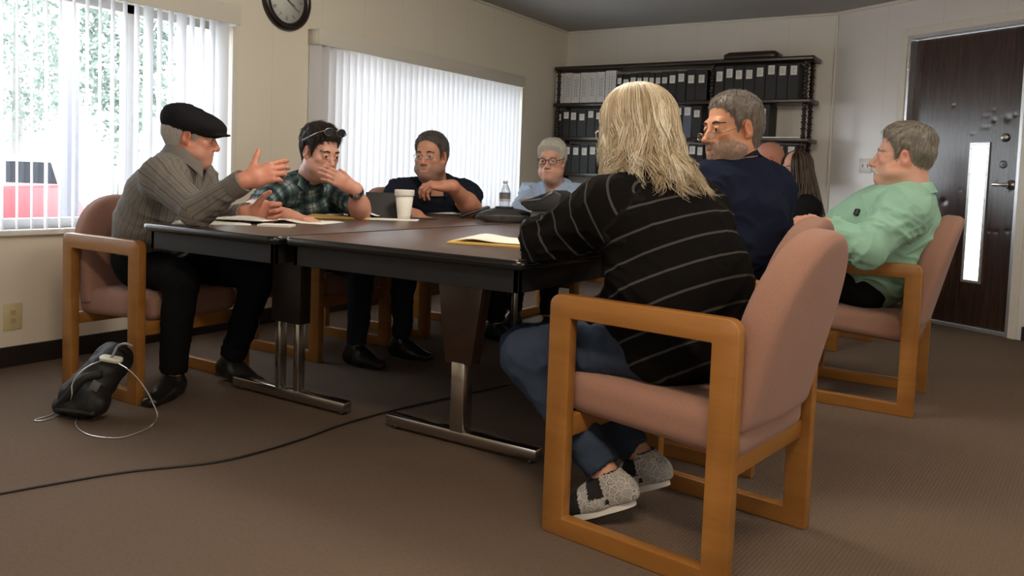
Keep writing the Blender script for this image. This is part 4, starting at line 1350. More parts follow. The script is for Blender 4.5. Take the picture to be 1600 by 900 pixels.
        for k in range(2):
            c = p + d * L_ * k + n_ * (.0003 + .0016 * k); ww = W_ * (1 - .6 * k)
            vv[:, k, 0] = c + sdv * ww; vv[:, k, 1] = c + n_ * ww; vv[:, k, 2] = c - sdv * ww
        bb = (np.arange(nb) * 6)[:, None]; qq = np.concatenate([np.concatenate([bb + j, bb + (j + 1) % 3, bb + 3 + (j + 1) % 3, bb + 3 + j], 1) for j in range(3)])
        pieces.append(('beard', vv.reshape(-1, 3), qq, (o['beard'], {'tone': np.repeat(np.clip(r_.normal(.6, .3, nb), 0, 1), 6)})))
    if o.get('moustache'):
        G = Field((-0.05, 0.06, -0.1), (0.05, 0.14, -0.03), 0.0026)
        for sd in (-1, 1):
            G.add(rc((sd * 0.003, 0.100, -0.058), (sd * 0.020, 0.094, -0.064), 0.0105, 0.0105), 0.004); G.add(rc((sd * 0.020, 0.094, -0.064), (sd * 0.035, 0.080, -0.080), 0.0100, 0.006), 0.006)
        v, q = G.mesh(1); v = v + normals(v, q) * 0.0012 * vnoise(v * 260, 5)[:, None]
        pieces.append(('moustache', v, q, o['moustache']))
    if o.get('brow') is not None:
        for sd in (-1, 1):
            def bk(X, Y, Z, sd=sd):
                x = X * sd; zc = np.interp(x, [.012, .022, .036, .052], [.0185, .0215, .0235, .0170]); th = np.interp(x, [.012, .022, .04, .053], [.0040, .0048, .0038, .0018]) * o.get('brow_th', 1.0)
                return np.maximum(np.maximum(np.abs(Z - zc) - th, np.maximum(.013 - x, x - .053)), .04 - Y)
            from_head('eyebrow', 0.0024, bk, o['brow'], 0.0006, 6)
    gz = o.get('gaze', (0, 0))
    for sd in (-1, 1):
        b = bmesh.new()
        bmesh.ops.create_uvsphere(b, u_segments=20, v_segments=14, radius=0.0122)
        c = Vector((sd * 0.0325, 0.0785, -0.0022)); d = Vector((math.sin(gz[0]), math.cos(gz[0]), math.sin(gz[1]))).normalized()
        for f in b.faces:
            f.smooth = True
            if f.calc_center_median().normalized().dot(d) > 0.80: f.material_index = 1
        bmesh.ops.translate(b, vec=c, verts=b.verts)
        pieces.append(('eye', b, None, [M_SCLERA, M_IRIS]))
    if o.get('lids', 0) > 0:            # lowered upper lids
        for sd in (-1, 1):
            G = Field((-0.06, 0.05, -0.03), (0.06, 0.12, 0.03), 0.0022)
            G.add(ell((sd * 0.0325, 0.0785, -0.0022), (0.0150, 0.0140, 0.0140)))
            G.cut(bx((sd * 0.0325, 0.09, -0.02 - 0.0005 + 0.012 * (1 - o['lids'])), (0.03, 0.05, 0.02)))
            v, q = G.mesh(1); pieces.append(('@skin', v, q, None))
    g = o.get('glasses')
    if g:
        b = bmesh.new()
        gy, gz_ = g.get('y', 0.101), g.get('z', -0.005)
        rx, rz = g.get('r', (0.024, 0.017))
        rw = g.get('wire', 0.0016)
        for sd in (-1, 1):
            c = Vector((sd * 0.0335, gy, gz_))
            n = 26
            pts = []
            for i in range(n):
                a = 2 * PI * i / n; ca, sa = math.cos(a), math.sin(a)
                e = g.get('sq', 0.8)
                pts.append(c + Vector((rx * math.copysign(abs(ca) ** e, ca), -0.008 * abs(ca * rx / 0.024) * (1 if ca * sd > 0 else 0.1), rz * math.copysign(abs(sa) ** e, sa))))
            if g.get('half'): pass
            tube(b, pts, rw, 6, closed=True)
            tube(b, smooth_path([c + Vector((sd * rx, -0.008, rz * 0.3)), Vector((sd * 0.070, gy - 0.022, gz_ + rz * 0.4)), Vector((sd * 0.079, 0.02, gz_ * 0.4 + 0.010)), Vector((sd * 0.079, -0.012, 0.016)), Vector((sd * 0.077, -0.032, -0.004))], 5), rw * 0.95, 6)
        tube(b, smooth_path([Vector((-0.0335 + rx, gy, gz_ + rz * 0.3)), Vector((0, gy + 0.004, gz_ + rz * 0.55)), Vector((0.0335 - rx, gy, gz_ + rz * 0.3))], 5), rw, 6)
        pieces.append(('glasses', b, None, g['mat']))
        for sd in (-1, 1):
            b = bmesh.new()
            lathe(b, [(0.0, 0.0), (rx * 0.97, 0.0)], (0, 0, 0), 26, 'y', cap=False, M=Matrix.Translation((sd * 0.0335, gy - 0.003, gz_)) @ Matrix.Rotation(sd * -0.14, 4, 'Z') @ Matrix.Diagonal((1, 1, rz / rx, 1)))
            pieces.append(('lens', b, None, M_LENS))
    return V * s, Q, T, [(n, (v * s if q is not None else v), q, m) for n, v, q, m in pieces], s

# ------------------------------------------------------------------ hands
FING = {'index': (0.027, 0.086, (0.042, 0.026, 0.021), 0.0092), 'middle': (0.0085, 0.091, (0.046, 0.030, 0.022), 0.0094),
        'ring': (-0.010, 0.086, (0.042, 0.028, 0.021), 0.0088), 'little': (-0.027, 0.077, (0.033, 0.020, 0.019), 0.0078)}
def hand_prims(curl, spread=0.06, thumb=(0.5, 0.35, 0.25), tdir=(0.75, 0.62, -0.25)):
    """x thumb side, y fingers, z back of the hand; curl: per finger three bends in radians"""
    P = []
    P.append((rc((0, -0.03, 0), (0, 0.02, 0), 0.024, 0.026, (1, 0, 0), 1.25, 1.3), 0.0))
    P.append((rc((0, 0.015, -0.001), (0.001, 0.076, 0.0), 0.0165, 0.0135, (1, 0, 0), 1.9, 2.75), 0.018))
    P.append((ell((-0.020, 0.035, -0.008), (0.014, 0.034, 0.013)), 0.012))
    for k, f in enumerate(('index', 'middle', 'ring', 'little')):
        x, y, L, r = FING[f]
        c = curl[f] if isinstance(curl, dict) else curl[k]
        sp = spread * (1.5, 0.4, -0.6, -1.7)[k]
        p = v3((x, y, 0.0)); a = 0.0
        P.append((rc((x * 0.55, 0.03, 0.002), p, 0.011, r * 1.12), 0.010))
        P.append((ell(p + v3((0, 0, 0.004)), (0.009, 0.010, 0.007)), 0.006))
        for j in range(3):
            a += c[j]
            d = v3((math.sin(sp), math.cos(sp) * math.cos(a), -math.sin(a)))
            q = p + d * L[j]
            P.append((rc(p, q, r * (1.06, 1.0, 0.93)[j], r * (1.0, 0.93, 0.80)[j]), 0.003 if j else 0.005))
            if j: P.append((ell(p, (r * 1.0, r * 1.0, r * 1.0)), 0.003))
            p = q
    p0 = v3((0.014, 0.012, -0.006)); td = unit(tdir)
    p1 = p0 + td * 0.044
    P.append((rc(p0, p1, 0.0165, 0.0125), 0.014))
    ax = unit(np.cross(td, (0, 0, -1.0))); d = td
    def rot(v, ax, a): return v * math.cos(a) + np.cross(ax, v) * math.sin(a) + ax * (ax @ v) * (1 - math.cos(a))
    fwd = v3((0, 1, 0))
    ax = unit(np.cross(d, fwd))
    d = rot(d, ax, thumb[0]); p2 = p1 + d * 0.034
    P.append((rc(p1, p2, 0.0118, 0.0105), 0.005))
    d = rot(d, ax, thumb[1]); p3 = p2 + d * 0.026
    P.append((rc(p2, p3, 0.0108, 0.0082), 0.004))
    return P

def map_prims(P, M, o, s=1.0):
    """hand prims (rc, ell only) into world space"""
    out = []
    for p, k in P:
        if isinstance(p, rc):
            out.append((rc(o + M @ p.a * s, o + M @ p.b * s, p.r1 * s, p.r2 * s, None if p.lat is None else M @ p.lat, p.asp, p.asp2), k * s))
        else:
            out.append((ell(o + M @ p.c * s, p.r * s, M if p.R is None else M @ p.R), k * s))
    return out

# ------------------------------------------------------------------ clothing
def build_cloth(prims, cuts=(), h=0.008, fold=0.006, seed=1, k=0.045, lim=0.02, smooth=1, fscale=1.0, pre=None, calm=None, axis=None):
    """prims: list of (prim, blend, along0, id)"""
    F = Field.around([p[0] for p in prims], h, 0.03)
    for p, kk, a0, i in prims: F.add(p, k if kk is None else kk)
    for c in cuts: F.cut(c[0], c[1])
    if pre: pre(F)
    V, Q = F.mesh(smooth)
    best = np.full(len(V), 1e9); cl = np.zeros((len(V), 3)); ang = np.zeros(len(V))
    for p, kk, a0, i in prims:
        if not isinstance(p, rc) or i < 0: continue
        d, al, th, u, v = p.loc(V)
        m = d < best
        R = 0.5 * (p.r1 * p.asp + p.r2 * p.asp2) if p.lat is not None else 0.5 * (p.r1 + p.r2)
        best[m] = d[m]; cl[m, 0] = th[m] * R * 0.95; cl[m, 1] = al[m] + a0; cl[m, 2] = i; ang[m] = th[m]
    if axis is not None:
        m0 = cl[:, 2] == 0; cl[m0, 1] = (V[m0] - v3(axis[0])) @ unit(axis[1])
    N = normals(V, Q)
    limb = (cl[:, 2] > 0.5).astype(float)[:, None]
    ca, sa = np.cos(ang), np.sin(ang)
    wob = 0.35 * vnoise(V * 9, seed + 5)
    CL = np.stack([ca * 0.9 + cl[:, 1] * 3, sa * 0.9 + wob, cl[:, 1] * 15 * fscale + cl[:, 2] * 5 + wob * 2], 1)
    CT = np.stack([V[:, 0] * 5 + V[:, 2] * 6 + wob, V[:, 1] * 5 - V[:, 2] * 4, V[:, 2] * 10 * fscale + V[:, 0] * 3 + wob * 2], 1)
    C1 = CL * limb + CT * (1 - limb)
    rg = lambda C, sd: (1 - np.abs(vnoise(C, sd)) ** 0.75) ** 2.2            # narrow crests, wide valleys
    r = 1.25 * rg(C1, seed) + 0.75 * rg(C1 * 1.9 + 3.3, seed + 2) - 0.75 + 0.45 * vnoise(V * 13, seed + 1)
    r = r * (0.6 + 0.7 * np.clip(0.5 + vnoise(V * 4.5, seed + 9), 0, 1))
    if calm is not None: r = r * np.clip(np.linalg.norm(V - v3(calm[0]), axis=1) / calm[1] - .75, 0.08, 1)
    V = V + N * (fold * r)[:, None]
    return V, Q, {'cl': cl}

def seg_chain(pts, lat, i=0, k=None):
    """pts: list of (centre, half width, half depth)"""
    out = []; s = 0.0
    for (a, w0, d0), (b, w1, d1) in zip(pts, pts[1:]):
        out.append((rc(a, b, d0, d1, lat, w0 / d0, w1 / d1), k, s, i)); s += float(np.linalg.norm(v3(b) - v3(a)))
    return out

def end_cut(p, d, r=0.09, depth=0.09):
    """a box starting at p and running along d"""
    d = unit(d); M = frame(d, (0.12, 0.33, 0.93) if abs(d[2]) < 0.9 else (1, 0, 0))
    return (bx(v3(p) + d * depth, (r, depth, r), M), 0.003)

def collar(c, up, fwd, rx, ry, hgt, gap, fall, flare, n=40, tips=1.0):
    """folded shirt collar: ring about the neck, open in front; returns a bmesh"""
    M = frame(fwd, up)
    bm = bmesh.new(); rows = []
    for i in range(n + 1):
        a = -PI / 2 + gap + (2 * PI - 2 * gap) * i / n
        a = a + PI                                             # start and end at the front (+y)
        ca, sa = math.cos(a), math.sin(a)
        front = max(0.0, sa) ** 2
        endw = min(i, n - i) / n
        tip = tips * max(0, 1 - endw / 0.12)
        hz = hgt * (1 - 0.30 * front)
        drop = -0.030 * front * 0.6
        prof = [(0.000, -0.012), (0.001, hz), (0.006, hz + 0.004), (0.012, hz), (0.016 + flare + 0.006 * tip, hz - fall * 0.6 - 0.006 * tip), (0.020 + flare * 1.4 + 0.010 * tip, hz - fall - 0.020 * tip), (0.016 + flare * 1.4 + 0.010 * tip, hz - fall - 0.020 * tip), (0.010 + flare, hz - fall * 0.5), (0.004, hz - 0.008)]
        rows.append([bm.verts.new(v3(c) + M @ v3(((rx + o) * ca, (ry + o) * sa, z + drop))) for o, z in prof])
    m = len(rows[0])
    for a, b in zip(rows, rows[1:]):
        for j in range(m):
            f = bm.faces.new((a[j], a[(j + 1) % m], b[(j + 1) % m], b[j])); f.smooth = True
    bm.faces.new(rows[0]); bm.faces.new(rows[-1][::-1])
    bmesh.ops.recalc_face_normals(bm, faces=bm.faces)
    return bm

def shoe_prims(an, d, s=1.0, pitch=0.0):
    """an: ankle; d: toe direction"""
    d = unit(d); side = unit(np.cross(d, (0, 0, 1))); up = np.cross(side, d)
    P = lambda x, y, z: v3(an) + (side * x + d * y + up * z) * s
    return [(rc(P(0, -0.045, -0.055), P(0, 0.05, -0.052), 0.036 * s, 0.040 * s, side, 0.95, 1.05), 0.03, 0, 0), (rc(P(0, 0.05, -0.055), P(0, 0.165, -0.066), 0.038 * s, 0.022 * s, side, 1.1, 1.7), 0.03, 0, 0),
            (rc(P(0, -0.035, -0.03), P(0, -0.01, 0.01), 0.036 * s, 0.036 * s), 0.03, 0, 0), (rc(P(0, 0.0, -0.01), P(0, 0.09, -0.052), 0.034 * s, 0.028 * s), 0.03, 0, 0)], P, (side, d, up)

# ------------------------------------------------------------------ a person
def person(label, base, skin, head, torso, lat, arms, legs, hands, bare=(), shirt=None, trousers=None, shoes=M_SHOE, group=None, body_extra=()):
    """everything in world coordinates; returns (root, helper dict)"""
    hd = head
    M = frame(hd['f'], hd['up'])
    o = v3(hd['o'])
    HV, HQ, HT, pieces, s = build_head(hd)
    toW = lambda v: o + v @ M.T
    parts = [(toW(HV), HQ, {'tint': HT})]
    for n, v, q, m in pieces:
        if n == '@skin': parts.append((toW(v), q, {'tint': np.zeros((len(v), 3))}))
    # body under the clothes
    bp = []
    for p, kk, a0, i in seg_chain([(a, w * 0.84, d * 0.84) for a, w, d in torso], lat): bp.append((p, 0.04))
    for side, (sh, el, wr, r) in arms.items():
        bp.append((rc(torso[-2][0], sh, 0.05, 0.05), 0.04)); bp.append((rc(sh, el, r[0] * 0.8, r[1] * 0.8), 0.03)); bp.append((rc(el, wr, r[1] * 0.78, r[2] * 0.8), 0.02))
    for side, (hip, kn, an, r, td) in legs.items():
        bp.append((rc(hip, kn, r[0] * 0.8, r[1] * 0.8), 0.04)); bp.append((rc(kn, an, r[1] * 0.78, r[2] * 0.7), 0.02))
        bp.append((rc(v3(an) - (0, 0, 0.03), v3(an) - (0, 0, 0.04) + unit(td) * 0.06, 0.026, 0.02), 0.02))
    bp.append((rc(torso[-1][0], o + M @ v3((0, -0.03, -0.08)) * s, 0.05, 0.05), 0.03))
    B = Field.around([p[0] for p in bp], 0.016, 0.03)
    for p, k in bp: B.add(p, k)
    V, Q = B.mesh(1); parts.append((V, Q, {'tint': np.zeros((len(V), 3))}))
    for side, hh in hands.items():
        wr = v3(arms[side][2])
        y = unit(hh['dir']); z = v3(hh['dorsal']); z = unit(z - y * (z @ y)); x = unit(np.cross(y, z)) * (-1 if side == 'R' else 1)
        # right hand, palm down, fingers forward: thumb on its left
        HM = np.stack([x, y, z], 1)
        sc_ = hh.get('s', 1.0)
        pr = map_prims(hand_prims(hh['curl'], hh.get('spread', 0.06), hh.get('thumb', (0.3, 0.25)), hh.get('tdir', (0.75, 0.62, -0.25))), HM, wr + y * hh.get('off', 0.03), sc_)
        sh, el, w_, r = arms[side]
        if side in bare:
            pr.append((rc(el, w_, r[1], r[2]), 0.02)); mid = v3(el) * 0.75 + v3(w_) * 0.25
            pr.append((ell(mid, (r[1] * 0.98,) * 3), 0.03)); pr.append((rc(v3(sh) * 0.4 + v3(el) * 0.6, el, r[0] * 0.66, r[1] * .86), 0.02))
        else:
            pr.append((rc(v3(w_) * 0.75 + v3(el) * 0.25, w_, 0.03, 0.027), 0.012))
        G = Field.around([p for p, k in pr], hh.get('h', 0.0032), 0.012)
        for p, k in pr: G.add(p, k)
        V, Q = G.mesh(1)
        T = np.zeros((len(V), 3)); T[:, 2] = 0.35 + 0.3 * vnoise(V * 40, 2)
        parts.append((V, Q, {'tint': T}))
    for e in body_extra: parts.append(e)
    V, Q, at = join(parts)
    base = v3(base)
    root = obj_np('person', V, Q, skin, None, at, loc=base)
    tag(root, label, 'person', group)
    def child(name, v, q, m, attrs=None, parent=root):
        c = obj_np(name, v - base, q, m, None, attrs); c.parent = parent; c.location = (0, 0, 0); return c
    def childb(name, b, m, parent=root, smooth=50):
        bmesh.ops.translate(b, vec=Vector(-base), verts=b.verts); return obj_bm(name, b, m, parent, smooth)
    par = {}
    for n, v, q, m in pieces:
        if n == '@skin': continue
        if q is None:
            Mx = Matrix(np.vstack([np.hstack([M * s, o[:, None]]), [0, 0, 0, 1]]).tolist())
            bmesh.ops.transform(v, matrix=Mx, verts=v.verts)
            c = childb(n, v, m, par.get('glasses') if n == 'lens' else root)
        else:
            c = child(n, toW(v), q, m[0], m[1]) if isinstance(m, tuple) else child(n, toW(v), q, m)
        par.setdefault(n, c)
    return root, dict(M=M, o=o, s=s, child=child, childb=childb, toW=toW, par=par)

def shirt_prims(torso, lat, arms, k=0.05, sleeve=None, neck=True, shr=0.07):
    P = seg_chain(torso, lat, 0, k)
    for n, (side, (sh, el, wr, r)) in enumerate(arms.items()):
        top = torso[-2][0]
        P.append((rc(v3(torso[-1][0]) * 0.55 + v3(top) * 0.45, sh, shr * 0.8, r[0] * 1.0), 0.06, 0, -1))
        L = float(np.linalg.norm(v3(el) - v3(sh)))
        P.append((rc(sh, el, r[0], r[1]), 0.045, 0, 1 + n))
        if sleeve is None: P.append((rc(el, wr, r[1], r[2]), 0.02, L, 1 + n))
    return P
def leg_prims(legs, pelvis, lat, hw=0.17, hd=0.13):
    P = [(rc(v3(pelvis) - v3(lat) * 0.07, v3(pelvis) + v3(lat) * 0.07, hd, hd), 0.05, 0, 0)]
    for n, (side, (hip, kn, an, r, td)) in enumerate(legs.items()):
        L = float(np.linalg.norm(v3(kn) - v3(hip)))
        P.append((rc(hip, kn, r[0], r[1]), 0.05, 0, 1 + n)); P.append((rc(kn, an, r[1], r[2]), 0.025, L, 1 + n))
    return P
def dress_legs(H, legs, pelvis, lat, mat, shoes=M_SHOE, h=0.012, seed=1, hd=0.13, name='trousers'):
    cuts = []
    for side, (hip, kn, an, r, td) in legs.items():
        d = unit(v3(an) - v3(kn)); cuts.append(end_cut(v3(an) - d * 0.02, d))
    V, Q, at = build_cloth(leg_prims(legs, pelvis, lat, hd=hd), cuts, h, 0.006, seed)
    H['child'](name, V, Q, mat, at)
    if shoes is None: return
    for side, (hip, kn, an, r, td) in legs.items():
        P, _, _ = shoe_prims(an, td)
        F = Field.around([p[0] for p in P], 0.006, 0.02)
        for p, k, _a, _i in P: F.add(p, k)
        zf = v3(an)[2] - 0.085
        V, Q = F.mesh(1)
        c = H['child']('shoe', V, Q, shoes)

SK_RUDDY = skin_mat('weathered skin', (0.56, 0.27, 0.19), (0.40, 0.15, 0.12), (0.34, 0.24, 0.20))
SK_TAN = skin_mat('tanned skin', (0.50, 0.26, 0.165), (0.36, 0.15, 0.115), (0.17, 0.115, 0.09))
SK_FAIR = skin_mat('fair skin', (0.58, 0.335, 0.25), (0.44, 0.19, 0.16), (0.34, 0.27, 0.24))
SK_WARM = skin_mat('warm skin', (0.56, 0.285, 0.165), (0.36, 0.15, 0.11), (0.30, 0.25, 0.22))
H_GREY = hair_mat('grey hair', (0.20, 0.19, 0.17), (0.48, 0.46, 0.42))
H_WHITE = hair_mat('white hair', (0.42, 0.40, 0.36), (0.70, 0.68, 0.62))
H_DARK = hair_mat('dark brown hair', (0.012, 0.009, 0.008), (0.040, 0.028, 0.020))
H_SALT = hair_mat('greying dark hair', (0.035, 0.030, 0.028), (0.15, 0.13, 0.12))
H_PEPPER = hair_mat('cropped grey hair', (0.085, 0.065, 0.052), (0.30, 0.27, 0.24))
H_SILVER = hair_mat('silver brown hair', (0.13, 0.115, 0.095), (0.36, 0.33, 0.28))
def yaw(f): return unit(v3(f))
def latof(bf): return v3((bf[1], -bf[0], 0)) / math.hypot(bf[0], bf[1])

def trunk(pel, hd, bf, W=(.185, .185, .195, .165, .068), Dp=(.140, .150, .135, .090, .056), bulge=.05, nb=(0, -.055, -.165)):
    M = frame(hd['f'], hd['up']); e = v3(hd['o']) + M @ v3(nb) * hd.get('s', 1.0)
    p = v3(pel); f = unit(v3((bf[0], bf[1], 0)))
    c = (p + e) / 2 - f * bulge + v3((0, 0, .02))
    B = lambda t: p * (1 - t) ** 2 + c * 2 * t * (1 - t) + e * t * t
    return [(B(t), w, d) for t, w, d in zip((0, .34, .64, .85, 1.0), W, Dp)]
def shoulder(torso, lat, side, out=.175, fwd=None, f=0.0, up=0.0):
    return torso[3][0] + lat * out * (1 if side == 'R' else -1) + v3((0, 0, -.012 + up)) + (0 if fwd is None else v3((fwd[0], fwd[1], 0)) * f)
# ------------------------------------------------ man in the flat cap
bf = (0.86, 0.51, 0); lat = latof(bf)
hd = dict(o=(-3.0058, 2.2000, 1.0997), f=(0.66, 0.72, -0.14), up=(0.12, 0.1, 1), s=.985, fat=.5, stubble=.22, hair=H_WHITE, hair_max=.052, top=.002, brow=H_GREY, lids=.7, nose=1.25, ruddy=1.0, lip=.4)
torso = trunk((-3.30, 2.215, .56), hd, bf, W=(.19, .20, .20, .170, .072), Dp=(.15, .165, .150, .100, .062), bulge=.035, nb=(0, -.020, -.118))
arms = {'R': (shoulder(torso, lat, 'R', .175, bf, .02), v3((-2.6819, 1.9900, 0.7999)), v3((-2.4815, 2.0400, 0.9228)), (.076, .060, .042)),
        'L': (shoulder(torso, lat, 'L', .170, bf, .03), v3((-3.1112, 2.4600, 0.7241)), v3((-2.8224, 2.3400, 0.7779)), (.070, .056, .042))}
pel = torso[0][0]
legs = {'R': (pel + lat * .10 + (0, 0, -.03), v3((-2.89, 2.075, .515)), v3((-2.985, 2.105, .088)), (.092, .072, .056), (0.42, -0.88, 0)),
        'L': (pel - lat * .09 + (0, 0, -.03), v3((-2.80, 2.40, .515)), v3((-3.00, 2.42, .10)), (.092, .070, .056), (0.97, 0.1, -.08))}
hands = {'R': dict(dir=(0.36, 0.86, 0.32), dorsal=(0.72, -0.64, 0.25), curl=[(.22, .30, .2), (.38, .40, .25), (.50, .48, .3), (.6, .5, .3)], spread=.035, tdir=(.74, .66, -.12), thumb=(-.05, .05), s=1.10, off=.02),
         'L': dict(dir=(0.62, 0.60, 0.10), dorsal=(-0.60, 0.74, 0.15), curl=[(.9, 1.2, .6), (1.0, 1.3, .7), (1.05, 1.3, .7), (1.1, 1.3, .7)], tdir=(.75, .62, -.35), thumb=(.1, .2), s=1.10, off=.02)}
root, H = person('elderly man in a black flat cap and grey striped shirt, gesturing with one hand', (pel[0], pel[1], 0), SK_RUDDY, hd, torso, lat, arms, legs, hands)
M_CAPSHIRT = stripe_mat('grey shirt with thin dark stripes', (0.185, 0.168, 0.150), (0.085, 0.078, 0.072), 0.032, 0.0018, .8, 0, ((0.24, 0.225, 0.21), 0.5, 0.003))
cuts = [end_cut(arms['R'][2], arms['R'][2] - arms['R'][1], .08), end_cut(arms['L'][2], arms['L'][2] - arms['L'][1], .08), (rc(torso[4][0] + (0.0, 0, .02), hd['o'], .062, .07), .012)]
V, Q, at = build_cloth(shirt_prims(torso, lat, arms), cuts, .0075, .0058, 11, calm=(torso[4][0], .085))
sh = H['child']('shirt', V, Q, M_CAPSHIRT, at)
M_CAPSOLID = cloth_mat('grey shirt cloth', (0.15, 0.137, 0.124), (0.20, 0.185, 0.17))
H['childb']('collar', collar(torso[4][0] + v3((.004, .004, .010)), unit(v3(hd['o']) - torso[4][0]) * .7 + v3((0, 0, .5)), (bf[0], bf[1], -.2), .070, .074, .046, .28, .050, .006), M_CAPSOLID, sh)
for s_ in ('R', 'L'):
    d = unit(arms[s_][2] - arms[s_][1]); b = bmesh.new(); Mx = Matrix(np.vstack([np.hstack([frame(d, (0, 0, 1)), (arms[s_][2] - d * .055)[:, None]]), [0, 0, 0, 1]]).tolist())
    lathe(b, [(.040, .058), (.046, .060), (.048, .03), (.047, 0), (.041, -.002)], (0, 0, 0), 24, 'y', M=Mx, cap=False); H['childb']('cuff', b, M_CAPSOLID, sh)
dress_legs(H, legs, pel, lat, M_TROUSER)
# the cap
F = Field((-.12, -.15, -.02), (.12, .19, .17), .0045)
F.add(ell((0, -.014, .066), (.097, .118, .068))); F.add(ell((0, .052, .066), (.092, .088, .050)), .03); F.add(ell((0, -.045, .094), (.084, .084, .052)), .03)
F.cut(bx((0, 0, -.005), (.2, .3, .028)), .006)
F.add(ell((0, .098, .036), (.070, .066, .0075), [[1, 0, 0], [0, .97, -.22], [0, .22, .97]]), .008)
V, Q = F.mesh(2); V = V + normals(V, Q) * (0.0016 * vnoise(V * 34, 3))[:, None]
H['child']('flat_cap', H['toW'](v3((0, -.004, -.016)) + (V * H['s']) @ np.array([[1, 0, 0], [0, .9998, -.02], [0, .02, .9998]])), Q, cloth_mat('black wool', (0.010, 0.010, 0.012), (0.024, 0.024, 0.027), 700))
bm = bmesh.new(); lathe(bm, [(.006, 0), (.006, .003), (.0, .005)], (0, 0, 0), 12)

# ------------------------------------------------ man in the plaid shirt
bf = (0.97, -0.20, 0); lat = latof(bf)
hd = dict(o=(-2.9968, 2.9370, 1.0648), f=(0.955, -0.10, -0.26), up=(0.15, 0, 1), s=1.02, fat=.25, stubble=.12, hair=H_DARK, top=.014, side=.0, lstr=.03, rough=.003, brow=H_DARK, lids=.75, lip=.5, ruddy=.9)
torso = trunk((-3.25, 3.16, .56), hd, bf)
arms = {'R': (shoulder(torso, lat, 'R', .18), v3((-3.0247, 2.5554, 0.7685)), v3((-2.7750, 2.5227, 0.7627)), (.072, .058, .036)),
        'L': (shoulder(torso, lat, 'L', .18), v3((-2.7484, 2.9671, 0.7824)), v3((-2.7063, 2.8825, 0.8871)), (.072, .050, .031))}
pel = torso[0][0]
legs = {'R': (pel + lat * .09, v3((-2.76, 3.00, .50)), v3((-2.80, 3.02, .09)), (.09, .068, .05), (1, 0, 0)), 'L': (pel - lat * .09, v3((-2.74, 3.30, .50)), v3((-2.74, 3.30, .09)), (.09, .068, .05), (1, 0.1, 0))}
hands = {'R': dict(dir=(.55, .2, -.05), dorsal=(0.1, 0, 1), curl=[(.3, .3, .2)] * 4, off=.02),
         'L': dict(dir=(-.70, -.56, .50), dorsal=(.62, -.70, .30), curl=[(.30, .35, .2), (.22, .30, .2), (.20, .28, .2), (.22, .3, .2)], spread=.045, tdir=(.6, .7, -.6), thumb=(.3, .3), off=.02, s=1.0)}
root, H = person('young dark-haired man in a teal plaid shirt with sunglasses on his head, hand at mouth', (pel[0], pel[1], 0), SK_FAIR, hd, torso, lat, arms, legs, hands, bare=('R', 'L'))
ends = []
for s_ in ('R', 'L'):
    a, b = arms[s_][0], arms[s_][1]
    ends.append(end_cut(a * .12 + b * .88, b - a, .085, .075))
V, Q, at = build_cloth(shirt_prims(torso, lat, arms, sleeve='short'), ends + [(rc(torso[4][0] + (0, 0, .015), hd['o'], .058, .065), .01)], .0085, .010, 21)
M_PLAID = plaid_mat('teal plaid cloth')
sh = H['child']('shirt', V, Q, M_PLAID, at)
b = collar(torso[4][0] + v3((0, 0, -.004)), (0.22, 0, 1), (bf[0], bf[1], -.2), .062, .064, .036, .42, .04, .006)
c = H['childb']('collar', b, M_PLAID, sh)
a_ = c.data.attributes.new('cl', 'FLOAT_VECTOR', 'POINT'); co = np.zeros(len(c.data.vertices) * 3); c.data.vertices.foreach_get('co', co); a_.data.foreach_set('vector', co.astype(np.float32))
dress_legs(H, legs, pel, lat, cloth_mat('dark jeans', (0.012, 0.014, 0.022), (0.022, 0.026, 0.038)))
# sunglasses pushed up on the hair, wristwatch
b = bmesh.new()
for sd in (-1, 1):
    pts = [Vector((sd * .034 + .026 * math.cos(a), .068 - .004 * abs(math.cos(a)), .101 + .018 * math.sin(a))) for a in np.linspace(0, 2 * PI, 20, endpoint=False)]
    tube(b, pts, .0016, 6, closed=True)
    tube(b, smooth_path([(sd * .06, .062, .103), (sd * .082, .045, .088), (sd * .084, -.01, .052), (sd * .081, -.05, .028)], 5), .0022, 6)
tube(b, [(-.008, .069, .108), (.008, .069, .108)], .0016, 6)
Mx = Matrix(np.vstack([np.hstack([H['M'] * H['s'], H['o'][:, None]]), [0, 0, 0, 1]]).tolist())
Mx = Mx @ Matrix.Translation((0, .008, .012)) @ Matrix.Scale(1.05, 4); bmesh.ops.transform(b, matrix=Mx, verts=b.verts); sg = H['childb']('sunglasses', b, M_CHROME)
M_SMOKE = plain('smoked lens', (0.03, 0.03, 0.035), 0.08, 0, 0.8)
for sd in (-1, 1):
    b = bmesh.new(); lathe(b, [(.0255, -.001), (.0255, .001)], (0, 0, 0), 20, 'y', M=Mx @ Matrix.Translation((sd * .034, .067, .101)) @ Matrix.Diagonal((1, 1, .7, 1))); H['childb']('lens', b, M_SMOKE, sg)
wr, el = arms['L'][2], arms['L'][1]; d = unit(wr - el)
b = bmesh.new(); Mx = Matrix(np.vstack([np.hstack([frame(d, (.6, -.74, .2)), (wr - d * .012)[:, None]]), [0, 0, 0, 1]]).tolist())
lathe(b, [(.034, -.012), (.0385, -.011), (.0385, .011), (.034, .012)], (0, 0, 0), 28, 'y', M=Mx, cap=False); wt = H['childb']('wristwatch', b, M_BLACK)
b = bmesh.new(); lathe(b, [(.019, .036), (.019, .044), (.016, .046), (0, .046)], (0, 0, 0), 24, 'z', M=Mx); H['childb']('watch_case', b, M_CHROME, wt)
